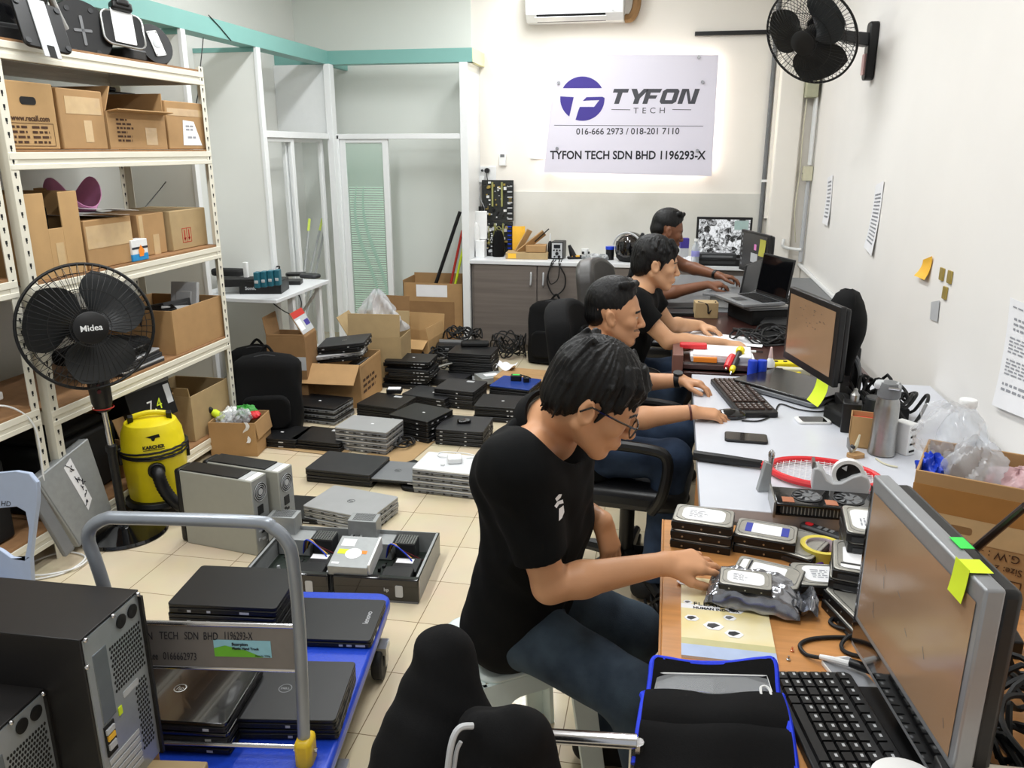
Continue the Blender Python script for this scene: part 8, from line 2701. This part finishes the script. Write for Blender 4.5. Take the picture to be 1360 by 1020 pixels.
def person(label,J,skin,trouser_m,vs,hands,face='open',beard=False,hair='thick',sc=1.0,gender='man',collar=True,hem=0.0,legs=True,wr=0.003,shirt_lo=-0.06):
 root0=Vector(((J['hipR'].x+J['hipL'].x)/2,(J['hipR'].y+J['hipL'].y)/2,0))
 t=thing('person',label,'person',root0)
 hc,f=J['hc'],Vector(J['face']).normalized()
 up=Vector(J.get('up',(0,0,1)))
 up=(up-f*up.dot(f)).normalized()
 lf=up.cross(f)
 H=Matrix(((f.x*sc,lf.x*sc,up.x*sc,hc.x),(f.y*sc,lf.y*sc,up.y*sc,hc.y),(f.z*sc,lf.z*sc,up.z*sc,hc.z),(0,0,0,1)))
 Hi=np.array(H.inverted())
 pts=[J[k]for k in J if isinstance(J[k],Vector)]
 lo=NP([min(p[i]for p in pts)for i in range(3)])-0.24
 hi=NP([max(p[i]for p in pts)for i in range(3)])+0.24
 lo[2]=0.0 if legs else lo[2]
 b=Sdf(lo,hi,vs)
 nb,pel=J['nb'],(J['hipR']+J['hipL'])/2
 # ---- body
 for s_ in 'RL':
  sh,el,wr_=J['sh'+s_],J['el'+s_],J['wr'+s_]
  b.cone(sh,el,0.050,0.038,0.02)
  m_=el.lerp(wr_,0.28)
  b.cone(el,m_,0.038,0.040,0.015).cone(m_,wr_,0.040,0.0255,0.015)
  b.cone(nb,sh,0.05,0.05,0.03)
  if legs:
   b.cone(J['hip'+s_],J['kn'+s_],0.07,0.048,0.02).cone(J['kn'+s_],J['an'+s_],0.045,0.032,0.02)
 chest=nb.lerp(pel,0.3)
 b.cone(chest,pel,0.10,0.11,0.04)
 b.cone(nb,chest,0.06,0.10,0.04)
 b.cone(H@Vector((-0.028,0,-0.05)),nb+Vector((0,0,0.0)),0.050*sc,0.058*sc,0.02)
 head(b,H,sc)
 for s_,h in hands.items():
  hand(b,J['wr'+s_],h['d'],h['n'],h['side'],sc*h.get('sc',1.0),h.get('curl',(20,30,20)),h.get('thumb',0.6),h.get('spread',4))
 def pick(P_):
  q=P_@Hi[:3,:3].T+Hi[:3,3]
  x,y,z=q[:,0],np.abs(q[:,1]),q[:,2]
  m_=np.zeros(len(q),int)
  if beard:
   m_[(x>0.068)&(y<0.034)&(z<-0.046)&(z>-0.055)]=4
   m_[(x>0.072)&(y<0.020)&(z<-0.086)&(z>-0.118)]=4
  m_[(x>0.090)&(y<0.021-0.9*np.abs(z+0.0655))&(z<-0.053)&(z>-0.079)]=1
  m_[(x>0.055)&(y>0.012)&(y<0.052)&(z>0.0185-0.1*(y-0.03))&(z<0.0275-0.15*np.abs(y-0.03))]=2
  e=np.sqrt((x-0.0765)**2+(y-0.031)**2+(z-0.001)**2)
  on=(e<0.0142)&(x>0.081)
  zz=(z<0.0035)&(z>-0.003)if face=='open' else(z<-0.002)&(z>-0.006)
  m_[on&zz]=3 if face=='open' else 2
  ir=np.sqrt((y-0.031)**2+(z-0.0005)**2)
  m_[on&zz&(ir<0.0062)]=2
  return m_
 b.mesh('body',[skin,'lip','hair','eye','stubble'],t,pick,root0,2)
 # ---- hair
 hr=Sdf(NP(hc)-0.20,NP(hc)+0.22,max(0.0032,vs*0.9))
 w=lambda*p:NP(H@Vector(p))
 Rm=np.array(H.to_3x3().normalized())
 E=lambda c,r,**k:hr.ell(w(*c),NP(r)*sc,Rm,**k)
 q=random.Random(int(hc.y*100))
 if hair=='short':
  E((-0.014,0,0.046),(0.101,0.0785,0.092),k=0.01)
  E((-0.055,0,-0.005),(0.056,0.066,0.055),k=0.012)
  E((0.006,0,0.104),(0.062,0.058,0.036),k=0.02)
  E((0.13,0,0.010),(0.100,0.16,0.092),k=0.010,op='-')
  for y in(-1,1):
   E((0.082,y*0.07,0.022),(0.052,0.05,0.056),k=0.010,op='-')
 else:
  E((-0.018,0,0.042),(0.105,0.086,0.097),k=0.01)
  E((-0.062,0,-0.012),(0.056,0.074,0.066),k=0.02)
  E((0.115,0,-0.035),(0.078,0.085,0.098),k=0.008,op='-')
 for y in(-1,1):
  E((0.005,y*0.09,-0.016),(0.030,0.030,0.042),k=0.006,op='-')
  if hair!='short':
   hr.cone(w(0.020,y*0.077,0.03),w(0.016,y*0.073,-0.022),0.009*sc,0.004*sc,0.008)
 E((0.02,0,-0.10),(0.10,0.12,0.068),k=0.01,op='-')
 if hair!='short':
  for i in range(90):
   a=R(q.uniform(-115,115))if i<60 else R(q.uniform(110,250))
   ca,sa=math.cos(a),math.sin(a)
   z0,z1=q.uniform(0.085,0.13),q.uniform(0.022,0.058)if abs(ca)>0.5 and ca>0 else q.uniform(-0.03,0.045)
   if ca<-0.2:
    z1=q.uniform(-0.068,0.0)
   rx0,rx1=0.094,0.104
   p0=(-0.018+rx0*ca*0.8,0.078*sa*0.8,z0-0.004)
   p1=(-0.018+rx1*ca*(1.0 if z1>0 else 0.93),0.0845*sa,(z0+z1)/2+0.004)
   p2=(-0.018+(rx1-0.002)*ca*(1.0 if z1>0.0 else 0.86)+q.uniform(-0.006,0.006),0.082*sa*(1.0 if z1>0 else 0.9)+q.uniform(-0.012,0.012),z1)
   if abs(sa)>0.75 and z1<0.02 and abs(ca)<0.55:
    continue
   r_=q.uniform(0.0045,0.0075)
   hr.cone(w(*p0),w(*p1),r_*sc,r_*sc,0.008).cone(w(*p1),w(*p2),r_*sc,0.0022*sc,0.004)
 else:
  for i in range(60):
   a=R(q.uniform(-80,80))
   ca,sa=math.cos(a),math.sin(a)
   p0=(0.0+0.06*ca,0.062*sa,0.115)
   p1=(0.004+0.066*ca+q.uniform(-0.01,0.008),0.066*sa,0.121+q.uniform(-0.004,0.010))
   hr.cone(w(*p0),w(*p1),0.006*sc,0.002*sc,0.012)
 r,X=hr.sub(hr.lo,hr.lo+hr.n*hr.vs)
 lq=X@Hi[:3,:3].T.astype(np.float32)+Hi[:3,3].astype(np.float32)
 ph=np.arctan2(lq[...,1],lq[...,0]+0.03)
 am=0.0008 if hair=='short' else 0.0016
 hr.F+=am*np.sin(31*ph+2.5*np.sin(5*ph)+30*lq[...,2])+0.6*am*np.sin(67*ph-40*lq[...,2]+3*np.sin(11*ph))
 hr.mesh('hair',['hair'],t,None,root0,1)
 # ---- shirt
 s=Sdf(lo,hi,max(vs,0.004))
 ax=(nb-pel).normalized()
 sd=(J['shL']-J['shR']).normalized()
 fw=sd.cross(ax).normalized()
 wst=pel+ax*shirt_lo
 for s_ in 'RL':
  sh,el=J['sh'+s_],J['el'+s_]
  k_=J.get('sleeve',0.62)
  s.cone(sh,sh.lerp(el,k_+0.1),0.068,0.062,0.03)
  a=sh.lerp(el,k_)
  s.cut_cyl(a,a+(el-sh).normalized()*0.16,0.12)
 for y in(-1,0,1):
  o1,o2,o3=nb-ax*0.10+sd*0.085*y,nb.lerp(pel,0.5)+sd*0.075*y+fw*0.012,wst+sd*0.085*y
  s.cone(o1,o2,0.098,0.100,0.05).cone(o2,o3,0.100,0.118,0.05)
 s.cone(J['shR'],J['shL'],0.066,0.066,0.05)
 if J.get('hump'):
  hb=nb-ax*0.13-fw*J['hump']
  s.cone(hb-sd*0.09,hb+sd*0.09,0.10,0.10,0.06)
 s.cone(nb-ax*0.005,nb-ax*0.16,0.064,0.10,0.05)
 for s_ in 'RL':
  s.cone(nb-ax*0.045,J['sh'+s_]-ax*0.004,0.060,0.064,0.05)
 s.wrinkle(wr,1.0,hc.y)
 nk=(H@Vector((-0.028,0,-0.05))-nb).normalized()
 s.cut_cyl(nb+nk*0.016,nb+nk*0.14,0.105,0.012)
 s.cut_cyl(wst-ax*(0.085+hem),wst-ax*0.30,0.3,0.01)
 if J.get('seat'):
  s.cut_cyl(Vector((pel.x,pel.y,J['seat'])),Vector((pel.x,pel.y,J['seat']-0.3)),0.35,0.01)
 so=s.mesh('shirt',['shirt_black'],t,None,root0,3)
 if collar:
  xk=fw-nk*fw.dot(nk)
  xk.normalize()
  yk=nk.cross(xk)
  c0=nb+nk*0.010
  cl=MB()
  ring=[]
  for i in range(33):
   a=R(-180+360*i/32+180)*0.96+R(8)
   ring.append((math.cos(a),math.sin(a)))
  def cf(u,v):
   a=R(16+328*u)
   dip=0.030*(0.5+0.5*math.cos(a))**2
   r_=0.064+0.018*v+0.006*(1-v)
   return c0+(xk*math.cos(a)*1.08+yk*math.sin(a))*r_+nk*(0.022-0.036*v*v-dip+0.012*math.sin(math.pi*v))-root0
  cl.sheet(cf,40,6,0.003)
  cl.build('collar','shirt_black',t,smooth=70)
  # ---- trousers and shoes
 if legs:
  p=Sdf(lo,hi,max(vs,0.005))
  p.cone(J['hipR']+sd*0.02,J['hipL']-sd*0.02,0.115,0.115,0.04)
  for s_ in 'RL':
   k_=J['kn'+s_]
   p.cone(J['hip'+s_],k_,0.092,0.068,0.03).cone(k_,J['an'+s_],0.066,0.058,0.03)
  p.wrinkle(wr*1.2,0.8,1.7)
  for s_ in 'RL':
   an=J['an'+s_]
   p.cut_cyl(an+Vector((0,0,-0.0)),an+Vector((0,0,-0.14)),0.12)
  if J.get('seat'):
   p.cut_cyl(Vector((pel.x,pel.y,J['seat'])),Vector((pel.x,pel.y,J['seat']-0.12)),0.20,0.01)
  p.mesh('trousers',[trouser_m],t,None,root0,3)
  for s_ in 'RL':
   an=J['an'+s_]
   g=Sdf(NP((an.x-0.16,an.y-0.09,0.0)),NP((an.x+0.28,an.y+0.09,an.z+0.08)),0.006)
   g.cone((an.x-0.05,an.y,0.05),(an.x+0.14,an.y,0.036),0.042,0.036,0.03,w=((0,0,1),1.0)).cone((an.x-0.01,an.y,0.06),(an.x,an.y,an.z),0.042,0.04,0.03)
   g.cut_cyl((an.x,an.y,0.006),(an.x,an.y,-0.1),0.3)
   g.mesh('shoe',['black_matte'],t,None,root0,2)
 return t,H,so
def HN(px,py,z):
 return P(px,py,z)
V=Vector
# ---- nearest man: black polo, glasses, on the stool
J1=dict(hc=PY(789,529,1.67),nb=PY(730,566,1.74),shR=PY(686,622,1.58),shL=V((-0.225,1.92,0.99)),elR=PY(730,778,1.57),wrR=P(884,748,0.785),elL=V((-0.245,1.99,0.77)),wrL=PY(800,692,1.86),hipR=V((-0.325,1.73,0.545)),hipL=V((-0.325,1.91,0.545)),knR=PY(842,922,1.58),knL=PY(845,838,1.90),anR=V((0.07,1.58,0.10)),anL=V((-0.10,1.92,0.10)),face=(0.86,0.10,-0.50),up=(0.2,-0.06,1),seat=0.437,sleeve=0.74,hump=0.035)
man1,H1,shirt1=person('man in a black polo shirt and glasses sitting on the plastic stool, handling hard disks',J1,'skin_a','denim',0.0036,{'R':dict(d=(0.93,0.34,-0.03),n=(0.05,-0.35,1),side=1,curl=(12,26,18),thumb=0.5,spread=5),'L':dict(d=(0.30,-0.10,-0.95),n=(0.80,-0.5,0.25),side=-1,curl=(14,20,14),thumb=0.55)},'shut',sc=0.985,shirt_lo=-0.02)
root1=man1.location
gl=MB()
for y in(-1,1):
 gl.tube([H1@V((0.1035-0.10*abs(yy)*abs(yy)*0,y*0.033+yy,zz-0.004))-root1 for yy,zz in rrpoly(0.050,0.034,0.012,4)],0.0021,6,closed=True)
 gl.tube([H1@V((0.101,y*0.058,0.006))-root1,H1@V((0.06,y*0.074,0.008))-root1,H1@V((-0.008,y*0.086,0.010))-root1,H1@V((-0.026,y*0.086,-0.012))-root1],0.0024,6)
gl.tube([H1@V((0.104,-0.010,0.004))-root1,H1@V((0.108,0,0.007))-root1,H1@V((0.104,0.010,0.004))-root1],0.002,6)
go=gl.build('glasses','black_gloss',man1)
for y in(-1,1):
 MB().add([H1@V((0.1035,y*0.033+yy,zz-0.004))-root1 for yy,zz in rrpoly(0.048,0.032,0.012,4)],[tuple(range(20))]).build('lens',mat('lens',(235,240,245),0.04,alpha=0.15,var=0),go)
from mathutils.bvhtree import BVHTree
bv=BVHTree.FromPolygons([v.co for v in shirt1.data.vertices],[tuple(p.vertices)for p in shirt1.data.polygons])
lm=MB()
def onshirt(x,y):
 h=bv.ray_cast(CC-root1,ray(x,y).normalized())
 return None if h[0]is None else h[0]+h[1].normalized()*(0.0025 if h[1].dot(ray(x,y))<0 else-0.0025)
for poly_ in([(736,662),(741,656),(745,656),(743,661),(738,666)],[(735,672),(739,666),(746,663),(747,668),(741,670),(738,675)],[(741,676),(747,671),(748,680),(745,688),(741,692),(741,682)]):
 pp=[onshirt(*p)for p in poly_]
 if all(p is not None for p in pp):
  lm.add(pp,[tuple(range(len(pp)))])
if lm.v:
 lm.build('chest_logo','white_paper',man1)
 # ---- second man: short hair, watch, typing at the white desk
J2=dict(hc=PY(815,416,3.0),nb=PY(796,455,3.0),shR=V((-0.262,2.82,0.945)),shL=V((-0.235,3.17,0.945)),elR=V((-0.115,2.77,0.745)),wrR=P(921,547,0.782),elL=V((-0.13,3.22,0.755)),wrL=P(905,505,0.790),hipR=V((-0.25,2.88,0.56)),hipL=V((-0.25,3.07,0.56)),knR=V((0.06,2.80,0.60)),knL=V((0.08,3.10,0.60)),anR=V((0.02,2.82,0.10)),anL=V((0.06,3.12,0.10)),face=(0.98,0.10,-0.10),seat=0.488)
man2,H2,_s=person('man with short cropped hair and a wristwatch typing at the white desk',J2,'skin_b','denim_blue',0.0045,{'R':dict(d=(0.97,0.12,-0.10),n=(0.12,-0.1,1),side=-1*-1*-1,curl=(14,26,18),thumb=0.5),'L':dict(d=(0.92,-0.30,-0.06),n=(0.05,0.2,1),side=1,curl=(24,30,18),thumb=0.5)},'open',True,'short',sc=1.0)
r2=man2.location
def band(par,root,J,s_,k,r,wdt,m,name):
 a,b=J['el'+s_],J['wr'+s_]
 d=(b-a).normalized()
 c=a.lerp(b,k)-root
 return MB().tube([c-d*wdt,c-d*wdt*0.9,c+d*wdt*0.9,c+d*wdt],[r*0.97,r,r,r*0.97],18).build(name,m,par),c,d
o,c,d=band(man2,r2,J2,'L',0.93,0.031,0.011,'black_plastic','wrist_watch')
MB().cyl(c+V((0,-0.006,0.028)),c+V((0,-0.008,0.036)),0.019,16).build('watch_face','dark_grey',o)
band(man2,r2,J2,'R',0.95,0.0305,0.004,mat('bracelet',(90,40,30),0.5),'bracelet')
# ---- third man: thick black hair, leaning forward at the dark desk
J3=dict(hc=PY(871,350,3.9),nb=PY(850,385,3.9),shR=V((-0.145,3.72,0.99)),shL=V((-0.10,4.06,1.0)),elR=PY(888,453,3.72),wrR=P(963,457,0.785),elL=V((0.03,4.12,0.815)),wrL=P(930,432,0.790),hipR=V((-0.24,3.82,0.56)),hipL=V((-0.24,4.02,0.56)),knR=V((0.06,3.72,0.60)),knL=V((0.06,4.02,0.60)),anR=V((0.0,3.74,0.1)),anL=V((0.04,4.04,0.1)),face=(0.97,0.14,-0.16),seat=0.488,sleeve=0.55)
man3,H3,_s=person('man with thick black hair leaning over the dark desk with both forearms on it',J3,'skin_c','denim_blue',0.005,{'R':dict(d=(0.95,0.12,-0.08),n=(0.1,-0.15,1),side=1,curl=(20,34,24),thumb=0.5),'L':dict(d=(0.85,-0.35,-0.15),n=(0.1,0.1,1),side=1,curl=(16,24,18),thumb=0.6)},'open',False,'thick',sc=1.0)
# ---- farthest man, reaching with both arms to the laptop frame
J4=dict(hc=PY(886,306,5.25),nb=PY(871,330,5.25),shR=V((-0.10,5.08,1.03)),shL=V((-0.05,5.42,1.03)),elR=V((-0.02,5.05,0.81)),wrR=PY(940,378,5.10),elL=V((0.125,5.43,0.94)),wrL=PY(955,366,5.25),hipR=V((-0.22,5.15,0.56)),hipL=V((-0.22,5.36,0.56)),knR=V((0.08,5.12,0.60)),knL=V((0.08,5.38,0.60)),anR=V((0.02,5.1,0.1)),anL=V((0.02,5.4,0.1)),face=(0.92,0.30,-0.30),seat=0.488,sleeve=0.5)
man4,H4,_s=person('darker-skinned man at the far desk reaching towards the laptop frame',J4,'skin_d','denim',0.006,{'R':dict(d=(0.95,0.1,0.05),n=(0.0,-0.2,1),side=1,curl=(25,35,25)),'L':dict(d=(0.93,-0.1,-0.1),n=(0.1,0.1,1),side=1,curl=(20,30,20))},'open',False,'short',collar=False)
o,c,d=band(man4,man4.location,J4,'L',0.9,0.031,0.010,'black_plastic','wrist_watch')
# ================================================================ jacket over a metal-framed chair in front
CHX=PY(585,845,1.02)
jc=thing('folding_chair','metal-framed chair under the black jacket at the bottom edge','chair',(CHX.x+0.10,0.98,0),R(0))
o_=jc.location
zbar=PY(770,981,1.12).z
bar=[PY(690,975,1.12)-o_,PY(846,985,1.12)-o_]
MB().tube(bar,0.0125,12).build('arm_rail','chrome',jc)
for p_ in bar:
 MB().tube([p_,V((p_.x,p_.y,0.0))],0.012,10).build('leg','chrome',jc)
zt_=CHX.z-0.06
for dx in(-0.10,):
 MB().tube([V((dx-0.02,0,zt_)),V((dx-0.02,0.0,0.45)),V((dx-0.02,-0.04,0))],0.012,10).build('leg','chrome',jc)
MB().box(-0.15,0.20,-0.34,0.0,0.43,0.46).build('seat','black_plastic',jc,bevel=0.01)
g=Sdf(NP((CHX.x-0.35,0.55,0.35)),NP((CHX.x+0.55,1.35,CHX.z+0.12)),0.006)
pz=lambda x,y,Y:NP(PY(x,y,Y))
g.cone(pz(588,868,1.02),pz(585,1000,0.98),0.035,0.075,0.05).cone(pz(580,875,1.02),pz(535,1060,0.92),0.026,0.05,0.05).cone(pz(598,872,1.02),pz(632,965,0.98),0.022,0.03,0.04)
g.cone(pz(585,1000,0.98),pz(590,1150,0.95),0.075,0.10,0.05).cone(pz(560,1000,0.96),pz(520,1130,0.92),0.05,0.06,0.05)
g.wrinkle(0.003,1.3,0.4)
jk=thing('jacket','black jacket with pale piping draped over the chair at the bottom edge','jacket',(CHX.x,1.0,CHX.z-0.3))
g.mesh('back_panel',['fabric_black'],jk,None,jk.location,3)
g2=Sdf(NP((CHX.x-0.1,0.55,0.35)),NP((CHX.x+0.6,1.30,CHX.z+0.05)),0.006)
g2.cone(pz(640,972,0.93),pz(700,975,0.95),0.022,0.022,0.03).cone(pz(640,975,0.93),pz(640,1120,0.88),0.026,0.06,0.04).cone(pz(700,978,0.95),pz(730,1100,0.92),0.024,0.05,0.04)
g2.cone(pz(679,950,0.95),pz(686,985,0.95),0.007,0.02,0.02).cone(pz(665,990,0.93),pz(680,1100,0.9),0.04,0.06,0.04)
g2.wrinkle(0.0045,1.6,1.1)
g2.mesh('sleeve',['fabric_black'],jk,None,jk.location,3)
pp=MB()
pp.tube(smooth_path([V(pz(628,964,0.90))-jk.location,V(pz(612,966,0.89))-jk.location,V(pz(602,980,0.88))-jk.location,V(pz(596,1010,0.87))-jk.location,V(pz(592,1060,0.86))-jk.location],5),0.0045,8)
pp.tube(smooth_path([V(pz(612,985,0.885))-jk.location,V(pz(606,1000,0.88))-jk.location,V(pz(601,1040,0.87))-jk.location],5),0.003,8)
pp.build('piping','light_grey',jk)
